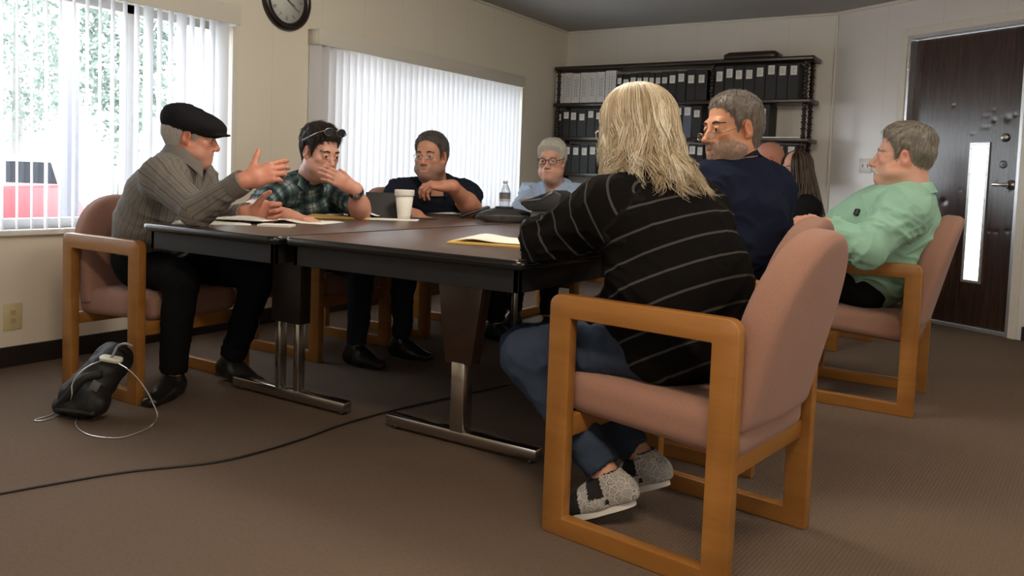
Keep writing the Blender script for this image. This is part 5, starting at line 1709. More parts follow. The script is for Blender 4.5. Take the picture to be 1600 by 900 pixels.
# placket, pocket flap
b = bmesh.new()
fr_ = v3((bf[0], bf[1], 0))
for t_ in np.linspace(0.1, .95, 5):
    p = torso[1][0] * (1 - t_) + torso[3][0] * t_; r_ = torso[1][2] * (1 - t_) + torso[3][2] * t_
    lathe(b, [(.006, 0), (.006, .002), (.004, .003)], (0, 0, 0), 10, 'y', M=Matrix(np.vstack([np.hstack([frame(fr_, (0, 0, 1)), (p + fr_ * (r_ + .006))[:, None]]), [0, 0, 0, 1]]).tolist()))
H['childb']('buttons', b, M_BUTTON, sh)['kind'] = 'stuff'

# ------------------------------------------------ man in the navy polo
bf = (0.70, -0.71, 0); lat = latof(bf)
hd = dict(o=(-2.9713, 3.7945, 1.0770), f=(0.24, -0.95, -0.02), up=(-0.05, 0.06, 1), s=1.08, w=1.03, fat=.55, stubble=.62, hair=H_SALT, top=.007, recede=.018, brow=H_DARK, gaze=(-.3, .03), lids=.6, lip=.5, neck=.062,
          glasses=dict(mat=M_CHROME, wire=.0009, r=(.024, .015)))
torso = trunk((-3.17, 4.02, .57), hd, bf, W=(.20, .215, .220, .190, .080), Dp=(.16, .175, .155, .105, .064), nb=(0, -.07, -.16))
arms = {'R': (shoulder(torso, lat, 'R', .20), v3((-3.1038, 3.5694, 0.7459)), v3((-2.7946, 3.4559, 0.7404)), (.084, .068, .040)),
        'L': (shoulder(torso, lat, 'L', .20), v3((-2.6568, 3.7829, 0.7883)), v3((-2.6403, 3.5651, 0.9107)), (.084, .058, .036))}
pel = torso[0][0]
legs = {'R': (pel + lat * .10, v3((-2.66, 3.70, .50)), v3((-2.66, 3.68, .09)), (.10, .075, .055), (.9, -.3, 0)), 'L': (pel - lat * .10, v3((-2.62, 4.02, .50)), v3((-2.62, 4.02, .09)), (.10, .075, .055), (1, 0, 0))}
hands = {'R': dict(dir=(.5, -.2, -.05), dorsal=(0, 0, 1), curl=[(.3, .3, .2)] * 4, off=.02),
         'L': dict(dir=(-.76, -.58, .02), dorsal=(.22, -.35, .9), curl=[(.45, .55, .3), (.62, .65, .35), (.75, .7, .4), (.85, .7, .4)], spread=.08, tdir=(.7, .6, -.5), thumb=(.3, .3), off=.02, s=1.08)}
root, H = person('stocky man in a navy polo shirt, leaning on one elbow before the far window', (pel[0], pel[1], 0), SK_TAN, hd, torso, lat, arms, legs, hands, bare=('R', 'L'))
ends = [end_cut(arms[s_][0] * .22 + arms[s_][1] * .78, arms[s_][1] - arms[s_][0], .10, .085) for s_ in ('R', 'L')]
V, Q, at = build_cloth(shirt_prims(torso, lat, arms, sleeve='short'), ends + [(rc(torso[4][0] + (0, 0, .015), hd['o'], .064, .07), .01)], .009, .010, 31)
M_NAVY = cloth_mat('navy pique', (0.010, 0.013, 0.022), (0.018, 0.022, 0.034))
sh = H['child']('polo_shirt', V, Q, M_NAVY, at)
H['childb']('collar', collar(torso[4][0] + v3((0, 0, -.006)), (0.1, -.1, 1), (bf[0], bf[1], -.2), .070, .072, .030, .42, .036, .006), M_NAVY, sh)
dress_legs(H, legs, pel, lat, M_TROUSER, hd=.15)
# small chest emblem: a dome over a word and an underline
b = bmesh.new()
for k in range(7):
    a0 = PI * (k + .5) / 7
    prism(b, [(.004 * math.cos(a0 - .15), .004 * math.sin(a0 - .15)), (.019 * math.cos(a0 - .16), .019 * math.sin(a0 - .16)), (.019 * math.cos(a0 + .16), .019 * math.sin(a0 + .16)), (.004 * math.cos(a0 + .15), .004 * math.sin(a0 + .15))], 0, .0015, 'y')
for k, w_ in enumerate((.007, .005, .008, .006, .007, .006)):
    box(b, (-.030 + k * .0102, 0, -.017), (-.030 + k * .0102 + w_, .0015, -.007))
prism(b, [(-.022, -.026), (.024, -.021), (.024, -.019), (-.022, -.0235)], 0, .0015, 'y')
cpos = v3((-2.7640, 3.6941, 0.8239)); n_ = unit((.62, -.76, .12))
co_, no_ = None, None
hit = sh.closest_point_on_mesh(Vector(cpos - np.array(sh.parent.location)))
Mx = Matrix(np.vstack([np.hstack([frame(np.array(hit[2]), (0, 0, 1)), (np.array(hit[1]) + np.array(sh.parent.location) + np.array(hit[2]) * .001)[:, None]]), [0, 0, 0, 1]]).tolist())
bmesh.ops.transform(b, matrix=Mx @ Matrix.Diagonal((-1, 1, 1, 1)), verts=b.verts); bmesh.ops.reverse_faces(b, faces=b.faces)
H['childb']('emblem', b, plain('grey thread', (0.22, 0.22, 0.23), 0.8), sh)

# ------------------------------------------------ man in the light blue shirt
bf = (0.12, -0.99, 0); lat = latof(bf)
M_TORT = plain('tortoiseshell', (0.035, 0.016, 0.012), 0.25)
hd = dict(o=(-2.5870, 4.5580, 1.0857), f=(0.235, -0.965, -0.03), up=(-0.05, 0.05, 1), s=1.04, w=.97, fat=.32, stubble=.05, hair=H_WHITE, top=.012, recede=-.004, brow=H_GREY, gaze=(-.25, 0), lids=.5, lip=.45,
          glasses=dict(mat=M_TORT, wire=.0021, r=(.0235, .0185)))
torso = trunk((-2.65, 4.86, .57), hd, bf, nb=(0, -.065, -.17))
arms = {'R': (shoulder(torso, lat, 'R', .185), v3((-2.6586, 4.2996, 0.7451)), v3((-2.4560, 4.2606, 0.7339)), (.076, .062, .042)),
        'L': (shoulder(torso, lat, 'L', .185), v3((-2.3212, 4.5367, 0.7592)), v3((-2.3578, 4.3227, 0.7382)), (.076, .062, .042))}
pel = torso[0][0]
legs = {'R': (pel + lat * .10, v3((-2.76, 4.48, .50)), v3((-2.76, 4.44, .09)), (.095, .07, .052), (0, -1, 0)), 'L': (pel - lat * .10, v3((-2.52, 4.48, .50)), v3((-2.50, 4.44, .09)), (.095, .07, .052), (.1, -1, 0))}
hands = {'R': dict(dir=(.5, -.5, 0), dorsal=(0, 0, 1), curl=[(.3, .3, .2)] * 4, off=.02), 'L': dict(dir=(-.5, -.5, 0), dorsal=(0, 0, 1), curl=[(.3, .3, .2)] * 4, off=.02)}
root, H = person('white-haired man with round tortoiseshell spectacles and a light blue shirt at the far table end', (pel[0], pel[1], 0), SK_FAIR, hd, torso, lat, arms, legs, hands)
M_BLUE = cloth_mat('light blue oxford', (0.30, 0.40, 0.55), (0.37, 0.47, 0.62))
V, Q, at = build_cloth(shirt_prims(torso, lat, arms), [end_cut(arms[s_][2], arms[s_][2] - arms[s_][1], .08) for s_ in 'RL'] + [(rc(torso[4][0] + (0, 0, .012), hd['o'], .060, .066), .01)], .009, .012, 41)
sh = H['child']('shirt', V, Q, M_BLUE, at)
H['childb']('collar', collar(torso[4][0] + v3((0, 0, -.006)), (0, -.25, 1), (bf[0], bf[1], -.2), .064, .064, .040, .40, .046, .004), M_BLUE, sh)
b = bmesh.new(); G = Field.around([rc(torso[4][0] + v3((0, -.03, -.02)), torso[4][0] + v3((0, -.035, .012)), .05, .052)], .006, .02); G.add(rc(torso[4][0] + v3((0, -.022, -.05)), torso[4][0] + v3((0, -.022, -.020)), .044, .044)); V, Q = G.mesh(1); b.free()
H['child']('undershirt', V, Q, M_PAPER)
dress_legs(H, legs, pel, lat, M_TROUSER)

# ------------------------------------------------ man in the navy suit
bf = (-0.86, 0.50, 0); lat = latof(bf)
M_GOLD = plain('gold wire', (0.45, 0.33, 0.16), 0.25, 1.0)
hd = dict(o=(-0.9305, 2.9679, 1.1822), f=(-0.60, -0.79, -0.08), up=(-0.08, -0.04, 1), s=1.04, fat=.2, nose=1.3, stubble=.5, hair=H_PEPPER, lstr=.013, top=.004, recede=.004, brow=H_DARK, gaze=(-.2, 0.0), lids=.4, lip=.5, ruddy=.7, beard=H_GREY,
          glasses=dict(mat=M_GOLD, wire=.0010, r=(.021, .0125), z=-.024, y=.112))
torso = trunk((-.93, 3.0, .57), hd, bf, W=(.180, .180, .195, .172, .076), Dp=(.15, .155, .145, .100, .066), nb=(0.02, -.03, -.135))
arms = {'R': (shoulder(torso, lat, 'R', .165), v3((-0.8249, 3.2979, 0.7196)), v3((-0.9706, 3.2315, 0.7427)), (.084, .064, .046)),
        'L': (shoulder(torso, lat, 'L', .185), v3((-0.9462, 2.6788, 0.7462)), v3((-1.1102, 2.6480, 0.7663)), (.084, .064, .046))}
pel = torso[0][0]
legs = {'R': (pel + lat * .09, v3((-1.28, 3.12, .50)), v3((-1.30, 3.12, .09)), (.095, .07, .055), (-1, 0, 0)), 'L': (pel - lat * .09, v3((-1.28, 2.86, .50)), v3((-1.28, 2.86, .09)), (.095, .07, .055), (-1, 0, 0))}
hands = {'R': dict(dir=(-.8, .1, 0), dorsal=(0, 0, 1), curl=[(.3, .3, .2)] * 4), 'L': dict(dir=(-.8, .2, 0), dorsal=(0, 0, 1), curl=[(.3, .3, .2)] * 4)}
root, H = person('grey-haired man in a navy suit looking over his shoulder, spectacles low on his nose', (pel[0], pel[1], 0), SK_WARM, hd, torso, lat, arms, legs, hands)
M_SUIT = cloth_mat('navy suit cloth', (0.009, 0.012, 0.028), (0.015, 0.020, 0.041), 600)
V, Q, at = build_cloth(shirt_prims(torso, lat, arms, shr=.085), [end_cut(arms[s_][2], arms[s_][2] - arms[s_][1], .08) for s_ in 'RL'] + [(rc(torso[4][0] + (-.01, 0, .0), hd['o'], .062, .068), .01)], .008, .009, 51, fscale=.8)
sh = H['child']('suit_jacket', V, Q, M_SUIT, at)
H['childb']('lapel_collar', collar(torso[4][0] + v3((.006, -.004, .004)), (-.18, -.05, 1), (bf[0], bf[1], -.35), .068, .070, .042, .6, .034, .001, tips=0), M_SUIT, sh)
H['childb']('shirt_collar', collar(torso[4][0] + v3((-.004, -.004, .004)), (-.18, -.05, 1), (bf[0], bf[1], -.3), .062, .064, .042, .25, .04, .0), M_PAPER)
dress_legs(H, legs, pel, lat, M_SUIT)

# ------------------------------------------------ man in the mint green shirt
bf = (-0.985, -0.12, 0); lat = latof(bf)
hd = dict(o=(-0.4839, 4.0388, 1.1319), f=(-0.985, -0.10, 0.03), up=(0.03, 0, 1), s=1.10, w=1.02, fat=1.0, stubble=.05, hair=H_SILVER, top=.012, side=.003, recede=.004, brow=H_GREY, moustache=H_WHITE, lids=.5, lip=.3, ruddy=1.0, nose=1.25, neck=.064, brow_th=1.5)
torso = trunk((-.62, 4.13, .58), hd, bf, W=(.20, .235, .230, .195, .090), Dp=(.18, .255, .195, .110, .078), bulge=-.02, nb=(0, -.055, -.165))
arms = {'R': (shoulder(torso, lat, 'R', .20), v3((-0.6660, 4.2703, 0.6658)), v3((-0.8542, 4.1545, 0.7046)), (.086, .070, .042)),
        'L': (shoulder(torso, lat, 'L', .20), v3((-0.5654, 3.6987, 0.7278)), v3((-0.7209, 3.6778, 0.8136)), (.104, .086, .052))}
pel = torso[0][0]
legs = {'R': (pel + lat * .10, v3((-1.06, 4.26, .50)), v3((-1.05, 4.28, .09)), (.10, .075, .055), (-1, 0, 0)), 'L': (pel - lat * .10, v3((-1.06, 3.98, .50)), v3((-1.02, 3.98, .09)), (.10, .075, .055), (-1, -.1, 0))}
hands = {'R': dict(dir=(-.9, 0, .1), dorsal=(0, .2, 1), curl=[(.3, .3, .2)] * 4), 'L': dict(dir=(-.95, .15, .12), dorsal=(.1, -.6, .75), curl=[(.35, .4, .3), (.4, .45, .3), (.45, .5, .3), (.5, .5, .3)], off=.01, s=1.05)}
root, H = person('grey-haired man with a white moustache in a mint green shirt, near the door', (pel[0], pel[1], 0), SK_FAIR, hd, torso, lat, arms, legs, hands)
M_MINT = cloth_mat('mint green linen', (0.235, 0.43, 0.325), (0.30, 0.51, 0.39), 420)
ends = [end_cut(arms[s_][1] * .02 + arms[s_][2] * .98, arms[s_][2] - arms[s_][1], .10, .07) for s_ in 'RL']
V, Q, at = build_cloth(shirt_prims(torso, lat, arms, shr=.09), ends + [(rc(torso[4][0] + (0, 0, .03), hd['o'], .072, .08), .01)], .0085, .0095, 61, fscale=.75)
sh = H['child']('shirt', V, Q, M_MINT, at)
H['childb']('collar', collar(torso[4][0] + v3((.002, 0, .004)), (-.32, 0, 1), (bf[0], bf[1], -.3), .074, .078, .044, .36, .050, .002), M_MINT, sh)
hit = sh.closest_point_on_mesh(Vector(v3((-0.6468, 3.8717, 0.8863)) - np.array(root.location)))
b = bmesh.new(); box(b, (-.012, 0, -.016), (.012, .014, .016), .004, M=Matrix(np.vstack([np.hstack([frame(np.array(hit[2]), (0, 0, 1)), (np.array(hit[1]) + np.array(root.location))[:, None]]), [0, 0, 0, 1]]).tolist())); H['childb']('clip', b, M_BLACK, sh)
dress_legs(H, legs, pel, lat, M_TROUSER, hd=.16)

# ------------------------------------------------ bald man far back
bf = (-0.75, -0.66, 0); lat = latof(bf)
o_ = v3((-1.6429, 6.1407, 1.1659))
torso = [(o_ + v3((.06, .05, -.68)), .18, .14), (o_ + v3((.06, .05, -.52)), .18, .15), (o_ + v3((.05, .04, -.36)), .195, .135), (o_ + v3((.03, .02, -.24)), .18, .10), (o_ + v3((.01, .01, -.15)), .078, .07)]
S_ = lambda a, l, z, f: o_ + lat * l + v3((bf[0], bf[1], 0)) * f + v3((0, 0, z))
arms = {'R': (S_(0, .19, -.26, -.02), S_(0, .22, -.50, .05), S_(0, .08, -.50, .28), (.075, .06, .042)), 'L': (S_(0, -.19, -.26, -.02), S_(0, -.22, -.50, .05), S_(0, -.08, -.50, .28), (.075, .06, .042))}
pel = torso[0][0]
legs = {'R': (pel + lat * .09, pel + lat * .1 + v3((bf[0], bf[1], 0)) * .42, v3((pel + lat * .1 + v3((bf[0], bf[1], 0)) * .42)[:2].tolist() + [.09]), (.09, .07, .05), bf), 'L': (pel - lat * .09, pel - lat * .1 + v3((bf[0], bf[1], 0)) * .42, v3((pel - lat * .1 + v3((bf[0], bf[1], 0)) * .42)[:2].tolist() + [.09]), (.09, .07, .05), bf)}
hands = {k: dict(dir=(bf[0], bf[1], 0), dorsal=(0, 0, 1), curl=[(.3, .3, .2)] * 4, h=.005) for k in 'RL'}
hd = dict(o=o_, f=(-0.93, -0.36, -0.05), up=(0, 0, 1), s=1.04, fat=.3, h=.005, brow=H_GREY, ruddy=1.0)
root, H = person('bald man mostly hidden behind the navy suit, sitting in front of the bookcase', (pel[0], pel[1], 0), SK_RUDDY, hd, torso, lat, arms, legs, hands)
V, Q, at = build_cloth(shirt_prims(torso, lat, arms), [end_cut(arms[s_][2], arms[s_][2] - arms[s_][1], .08) for s_ in 'RL'] + [(rc(torso[4][0] + (0, 0, .02), hd['o'], .06, .066), .01)], .012, .007, 71)
H['child']('shirt', V, Q, cloth_mat('charcoal cloth', (0.03, 0.03, 0.034), (0.045, 0.045, 0.05)), at)
dress_legs(H, legs, pel, lat, M_TROUSER, h=.016)

# ------------------------------------------------ strands
def strands(name, H, rootfn, n, seed, mat, wmin, wmax, pts=16):
    """many thin tapering ribbons; rootfn(rng) gives the points of one strand in head coordinates and a tone"""
    rng = np.random.default_rng(seed)
    Vs, Fs, tone, o = [], [], [], 0
    for i in range(n):
        P, tn = rootfn(rng)
        P = np.asarray(P); m = len(P)
        T = np.gradient(P, axis=0); T /= np.linalg.norm(T, axis=1)[:, None] + 1e-9
        out = P - np.array([0, -0.015, 0]); out[:, 2] *= 0.3; out /= np.linalg.norm(out, axis=1)[:, None] + 1e-9
        sd = np.cross(T, out); sd /= np.linalg.norm(sd, axis=1)[:, None] + 1e-9
        up = np.cross(sd, T)
        w = rng.uniform(wmin, wmax) * np.clip(np.minimum(1.0, 1.25 - np.linspace(0, 1, m) ** 3 * 1.1), 0.1, 1)
        ring = np.stack([P + sd * w[:, None], P + up * (w * 0.55)[:, None], P - sd * w[:, None], P - up * (w * 0.3)[:, None]], 1)
        Vs.append(ring.reshape(-1, 3))
        a = np.arange(m - 1)[:, None] * 4 + np.arange(4)[None, :]; b = np.arange(m - 1)[:, None] * 4 + (np.arange(4)[None, :] + 1) % 4
        Fs.append((np.stack([a, b, b + 4, a + 4], 2).reshape(-1, 4)) + o)
        tone.append(np.full(m * 4, tn)); o += m * 4
    V = np.concatenate(Vs); Q = np.concatenate(Fs)
    return H['child'](name, H['toW'](V * H['s']), Q, mat, {'tone': np.concatenate(tone)})
def strand_mat(name, stops, rough=0.38):
    t = NT(name)
    a = t.attr('tone').outputs['Fac']
    n = t.noise(t.coord(), 60, 2)
    c = t.ramp(t.math('ADD', t.math('MULTIPLY', a, 0.8), t.math('MULTIPLY', n, 0.2)), stops)
    t.bsdf(c, rough, 0, 0.4)
    return t.done()

# ------------------------------------------------ long-haired woman far back
o_ = v3((-1.2926, 5.5275, 1.0924)); bf = (-0.75, -0.66, 0); lat = latof(bf); B_ = v3((bf[0], bf[1], 0))
torso = [(o_ + B_ * -.05 + (0, 0, -.64), .165, .125), (o_ + B_ * -.05 + (0, 0, -.50), .155, .125), (o_ + B_ * -.04 + (0, 0, -.35), .165, .125), (o_ + B_ * -.03 + (0, 0, -.23), .155, .09), (o_ + B_ * -.02 + (0, 0, -.14), .062, .056)]
arms = {'R': (S_(0, .17, -.25, -.02), S_(0, .20, -.47, .05), S_(0, .06, -.47, .26), (.062, .05, .036)), 'L': (S_(0, -.17, -.25, -.02), S_(0, -.20, -.47, .05), S_(0, -.06, -.47, .26), (.062, .05, .036))}
pel = torso[0][0]
legs = {k: (pel + lat * .08 * s_, pel + lat * .09 * s_ + B_ * .40, v3((pel + lat * .09 * s_ + B_ * .40)[:2].tolist() + [.09]), (.085, .062, .045), bf) for k, s_ in (('R', 1), ('L', -1))}
hd = dict(o=o_, f=(-0.62, -0.78, -0.06), up=(0, 0, 1), s=.95, fem=1, h=.005, brow=H_DARK, lip=.8, glasses=dict(mat=M_CHROME, wire=.0012, r=(.022, .015)))
root, H = person('woman with long brown hair and a black top, half hidden behind the navy suit', (pel[0], pel[1], 0), SK_FAIR, hd, torso, lat, arms, legs, hands)
V, Q, at = build_cloth(shirt_prims(torso, lat, arms, shr=.055), [end_cut(arms[s_][2], arms[s_][2] - arms[s_][1], .08) for s_ in 'RL'], .012, .006, 81)
H['child']('sweater', V, Q, cloth_mat('black knit', (0.008, 0.008, 0.009), (0.016, 0.016, 0.018)), at)
dress_legs(H, legs, pel, lat, M_TROUSER, h=.016)
def brown_strand(r):
    th = r.uniform(-PI * 1.13, PI * .13) if r.random() < .7 else r.uniform(-PI * 1.32, PI * .32)
    L = r.uniform(.36, .50); n = 14; t = np.linspace(0, 1, n)
    z = .128 * (1 - t) ** 1.0 - t * (L - .128); z = .132 - t * L
    k = np.clip((.132 - z) / .11, 0, 1); R = .098 * np.sqrt(np.clip(k * (2 - k), 0, 1)) + .010 + np.clip(-z, 0, 1) * .24
    R = R * r.uniform(.92, 1.04)
    a = th + .12 * np.sin(t * 7 + r.uniform(0, 6)) * t
    return np.stack([R * np.cos(a) * .92, -.015 + R * np.sin(a), z], 1), r.uniform(0, 1)
strands('hair', H, brown_strand, 520, 9, strand_mat('long brown hair', [(0.1, (0.016, 0.010, 0.007)), (0.6, (0.060, 0.036, 0.022)), (0.95, (0.14, 0.09, 0.055))]), .0035, .007)

# ------------------------------------------------ blonde woman, nearest
bf = (-0.93, 0.36, 0); lat = latof(bf)
hd = dict(o=(-0.9780, 2.1900, 1.1236), f=(-0.93, 0.34, -0.10), up=(-.08, 0, 1), s=1.0, fem=1, brow=H_SILVER, lip=.8, glasses=dict(mat=M_PAPER, wire=.0014, r=(.023, .016)))
torso = trunk((-.79, 2.165, .565), hd, bf, W=(.200, .205, .195, .165, .064), Dp=(.165, .175, .15, .095, .054), bulge=.06)
arms = {'R': (shoulder(torso, lat, 'R', .165), v3((-1.0316, 2.4367, 0.7619)), v3((-1.1727, 2.4439, 0.7802)), (.080, .064, .040)),
        'L': (shoulder(torso, lat, 'L', .165, bf, .02), v3((-1.1713, 2.0300, 0.7923)), v3((-1.2382, 2.3400, 0.7929)), (.088, .068, .044))}
pel = torso[0][0]
legs = {'R': (pel + lat * .09 + (0, 0, -.03), v3((-1.3669, 2.2700, 0.4123)), v3((-0.9320, 2.2700, 0.1482)), (.095, .075, .052), (-.9, -.1, -.35)),
        'L': (pel - lat * .08 + (0, 0, -.03), v3((-1.2247, 2.0650, 0.4451)), v3((-0.9553, 2.0700, 0.1429)), (.098, .078, .054), (-.86, -.30, -.32))}
hands = {'R': dict(dir=(-.9, -.1, 0), dorsal=(0, 0, 1), curl=[(.3, .3, .2)] * 4), 'L': dict(dir=(.35, .9, 0), dorsal=(0, 0, 1), curl=[(.3, .3, .2)] * 4, off=.02)}
root, H = person('blonde woman in a black sweater with thin grey stripes and jeans, seen from behind, nearest', (pel[0], pel[1], 0), SK_FAIR, hd, torso, lat, arms, legs, hands)
t = stripe_mat('black knit with thin grey stripes', (0.0060, 0.0053, 0.005), (0.055, 0.053, 0.053), 0.062, 0.0050, .5, 1)
lap = [(rc(pel + lat * q + (0, 0, .0), pel + lat * q + v3((bf[0], bf[1], 0)) * .15 + (0, 0, -.005), .128, .112), .04, .0, -1) for q in (.09, -.08)]
V, Q, at = build_cloth(shirt_prims(torso, lat, arms, shr=.075) + lap, [end_cut(arms[s_][2], arms[s_][2] - arms[s_][1], .08) for s_ in 'RL'], .0075, .009, 91, fscale=.8, axis=(pel, unit(torso[4][0] - pel) + .22 * unit(v3((bf[0], bf[1], 0)))))
sw_ = H['child']('sweater', V, Q, t, at)
def jeans():
    t = NT('blue denim')
    v = t.coord(); n = t.noise(v, 700, 2, .7); n2 = t.noise(v, 7, 3)
    c = t.mix(n, (0.012, 0.020, 0.042, 1), (0.036, 0.054, 0.090, 1)); c = t.mix(t.math('MULTIPLY', n2, .5), c, (0.055, 0.077, 0.118, 1))
    t.bsdf(c, .9, 0, .2, t.bump(n, .2, .002)); return t.done()
M_JEANS = jeans()
dress_legs(H, legs, pel, lat, M_JEANS, shoes=None, h=.009, seed=93)
def sneaker_mat():
    t = NT('paisley canvas')
    v = t.coord(); vo = t.n('ShaderNodeTexVoronoi', {'feature': 'DISTANCE_TO_EDGE'}, Vector=v, Scale=48.0)
    w_ = t.math('FRACT', t.math('MULTIPLY', vo.outputs[0], 6.0)); k = t.math('GREATER_THAN', w_, .55)
    c = t.mix(k, (.46, .45, .43, 1), (.17, .165, .165, 1)); t.bsdf(c, .8); return t.done()
M_PAISLEY = sneaker_mat(); M_SUEDE = plain('black suede', (0.008, 0.006, 0.007), 0.9); M_RUBBER = plain('white rubber', (0.66, 0.64, 0.60), 0.5)
for s_ in 'RL':
    an, td = legs[s_][2], legs[s_][4]
    an = v3(an) + v3((0, 0, -.008))
    P, Pf, (sd, d, up) = shoe_prims(an, td, .98)
    F = Field.around([p[0] for p in P], .0045, .02)
    for p, k, _a, _i in P: F.add(p, k)
    Mf = np.stack([sd, d, up], 1)
    F.cut(bx(Pf(0, .05, -.13), (.1, .2, .053), Mf), .004)
    F.cut(rc(Pf(0, -.012, .045), Pf(0, .0, -.02), .031, .029), .006)
    V, Q = F.mesh(1)
    loc = (V - an) @ Mf / .98
    mi = ((loc[:, 1] > .092) | ((loc[:, 2] > -.040) & (loc[:, 1] > .015) & (loc[:, 1] < .062)) | (loc[:, 2] > .020)).astype(int)
    c = H['child']('sneaker', V, Q, [M_PAISLEY, M_SUEDE])
    fm = (mi[Q].mean(1) > .5).astype(np.int32); c.data.polygons.foreach_set('material_index', fm)
    b = bmesh.new(); out = []
    for a in np.linspace(0, 2 * PI, 28, endpoint=False):
        ca, sa = math.cos(a), math.sin(a); yy = .055 + .118 * sa
        wd = .040 * (1 + .12 * sa) * (1 - .10 * (sa < 0))
        out.append(Vector(Pf(wd * math.copysign(abs(ca) ** .8, ca), yy, -.080)))
    lo = [b.verts.new(p - Vector(up * .012)) for p in out]; mid = [b.verts.new(p + Vector(up * .002)) for p in out]; hi = [b.verts.new(p + Vector(up * .014)) for p in out]
    n_ = len(out)
    for i in range(n_):
        b.faces.new((lo[i], lo[(i + 1) % n_], mid[(i + 1) % n_], mid[i])); b.faces.new((mid[i], mid[(i + 1) % n_], hi[(i + 1) % n_], hi[i]))
    b.faces.new(lo[::-1]); b.faces.new(hi); bmesh.ops.recalc_face_normals(b, faces=b.faces)
    H['childb']('sole', b, M_RUBBER, c, 60)
    b = bmesh.new(); sgn = -1 if float(np.dot(sd, v3((.4, -.9, 0)))) < 0 else 1
    box(b, (sgn * .0405 - .0015, .005, -.060), (sgn * .0405 + .0015, .032, -.046), .001, M=Matrix(np.vstack([np.hstack([Mf, an[:, None]]), [0, 0, 0, 1]]).tolist())); H['childb']('shoe_tag', b, M_BLACK, c)
def blonde_base():
    F = Field((-.17, -.30, -.30), (.17, .14, .17), .007)
    F.add(ell((0, -.02, .040), (.085, .100, .086))); F.add(rc((0, -.045, .02), (0, -.060, -.09), .078, .058, (1, 0, 0), 1.08, 1.35), .05)
    F.add(rc((0, -.060, -.09), (0, -.085, -.140), .050, .030, (1, 0, 0), 1.5, 2.2), .05)
    for s_ in (-1, 1): F.add(rc((s_ * .064, .00, .03), (s_ * .068, .000, -.09), .028, .020), .03)
    F.cut(ell((0, .09, -.03), (.062, .07, .09)), .01)
    V, Q = F.mesh(2); N = normals(V, Q); return V + N * (.003 * vnoise(V * np.array([60, 60, 18]), 4))[:, None], Q
V, Q = blonde_base()
M_BLONDE = strand_mat('ash blonde strands', [(0.0, (0.22, 0.155, 0.095)), (0.35, (0.47, 0.375, 0.245)), (0.7, (0.69, 0.605, 0.455)), (1.0, (0.88, 0.83, 0.70))])
hb = H['child']('hair', H['toW'](V * H['s']), Q, M_BLONDE, {'tone': np.full(len(V), .22) + .15 * vnoise(V * np.array([90, 90, 20]), 6)})
LOCKS = []
rl = np.random.default_rng(23)
for i in range(130):
    th = rl.uniform(-PI * 1.22, PI * .22)
    LOCKS.append(dict(th=th, ze=rl.uniform(-.035, .03) + (rl.uniform(.03, .09) if rl.random() < .22 else 0), wob=rl.uniform(.07, .24), ph=rl.uniform(0, 6.28), fr=rl.uniform(7, 13), dr=rl.normal(0, .07), rr=rl.normal(0, .022), cu=rl.uniform(-.035, .020), cz=rl.uniform(-.004, .026), tn=rl.normal(.50, .24)))
def blonde_strand(r):
    L = LOCKS[r.integers(len(LOCKS))]
    sp = r.normal(0, 1, 4)
    th0 = L['th'] + sp[0] * .085; th1 = L['th'] + sp[0] * .045                  # a lock gathers towards its tip
    n = 24; t = np.linspace(0, 1, n)
    back = max(0, -math.sin(L['th']))
    zend = -.120 - .060 * back + L['ze'] + sp[1] * .010
    z0 = .132
    z = z0 + (zend - z0) * t
    k = np.clip((z0 + .004 - z) / .105, 0, 1)
    R = np.sqrt(np.clip(k * (2 - k), 0, 1)) * (.098 + .014 * back) + .005
    dn = np.clip(.02 - z, 0, 1)
    R = R + dn * (.04 + .10 * back) + np.clip(dn - .11, 0, 1) * (.20 + .40 * back)
    R = R * (1 + L['rr'] * t + sp[2] * .022) + .003
    a = th0 + (th1 - th0) * t + L['wob'] * np.sin(t * L['fr'] + L['ph'] + sp[3] * .25) * t ** 1.3 + L['dr'] * t ** 2
    R = R + .014 * np.sin(t * L['fr'] * 1.2 + L['ph'] * 2 + sp[3] * .2) * t ** 2
    curl = np.clip((t - .76) / .24, 0, 1)
    z = z + curl ** 2 * L['cz']; R = R + curl ** 2 * L['cu']
    return np.stack([R * np.cos(a) * .95, -.020 + R * np.sin(a), z], 1), float(np.clip(L['tn'] + r.normal(0, .13), 0, 1))
s2 = strands('strands', H, blonde_strand, 3600, 17, M_BLONDE, .0009, .0021)
s2.parent = hb

# ------------------------------------------------------------------ things on the tables
def sheet_bm(w, l, amp, seed, nx=14, ny=10, fold=None, z0=0.0):
    bm = bmesh.new(); g = {}
    P = np.array([[(i / nx - .5) * w, (j / ny - .5) * l, 0] for i in range(nx + 1) for j in range(ny + 1)])
    z = amp * (0.5 + 0.5 * vnoise(P * 9 + seed, seed))
    edge = np.maximum(np.abs(P[:, 0]) / (w / 2), np.abs(P[:, 1]) / (l / 2))
    z = z * (1 - edge ** 4) + z0
    if fold: z = z + fold(P[:, 0] / w, P[:, 1] / l)
    k = 0
    for i in range(nx + 1):
        for j in range(ny + 1):
            g[i, j] = bm.verts.new((P[k][0], P[k][1], z[k])); k += 1
    top = []
    for i in range(nx):
        for j in range(ny):
            f = bm.faces.new((g[i, j], g[i + 1, j], g[i + 1, j + 1], g[i, j + 1])); f.smooth = True; top.append(f)
    r = bmesh.ops.extrude_face_region(bm, geom=top)
    vs = [e for e in r['geom'] if isinstance(e, bmesh.types.BMVert)]
    bmesh.ops.translate(bm, vec=(0, 0, 0.0008), verts=vs)
    bmesh.ops.recalc_face_normals(bm, faces=bm.faces)
    return bm
M_TEXTPAPER = None
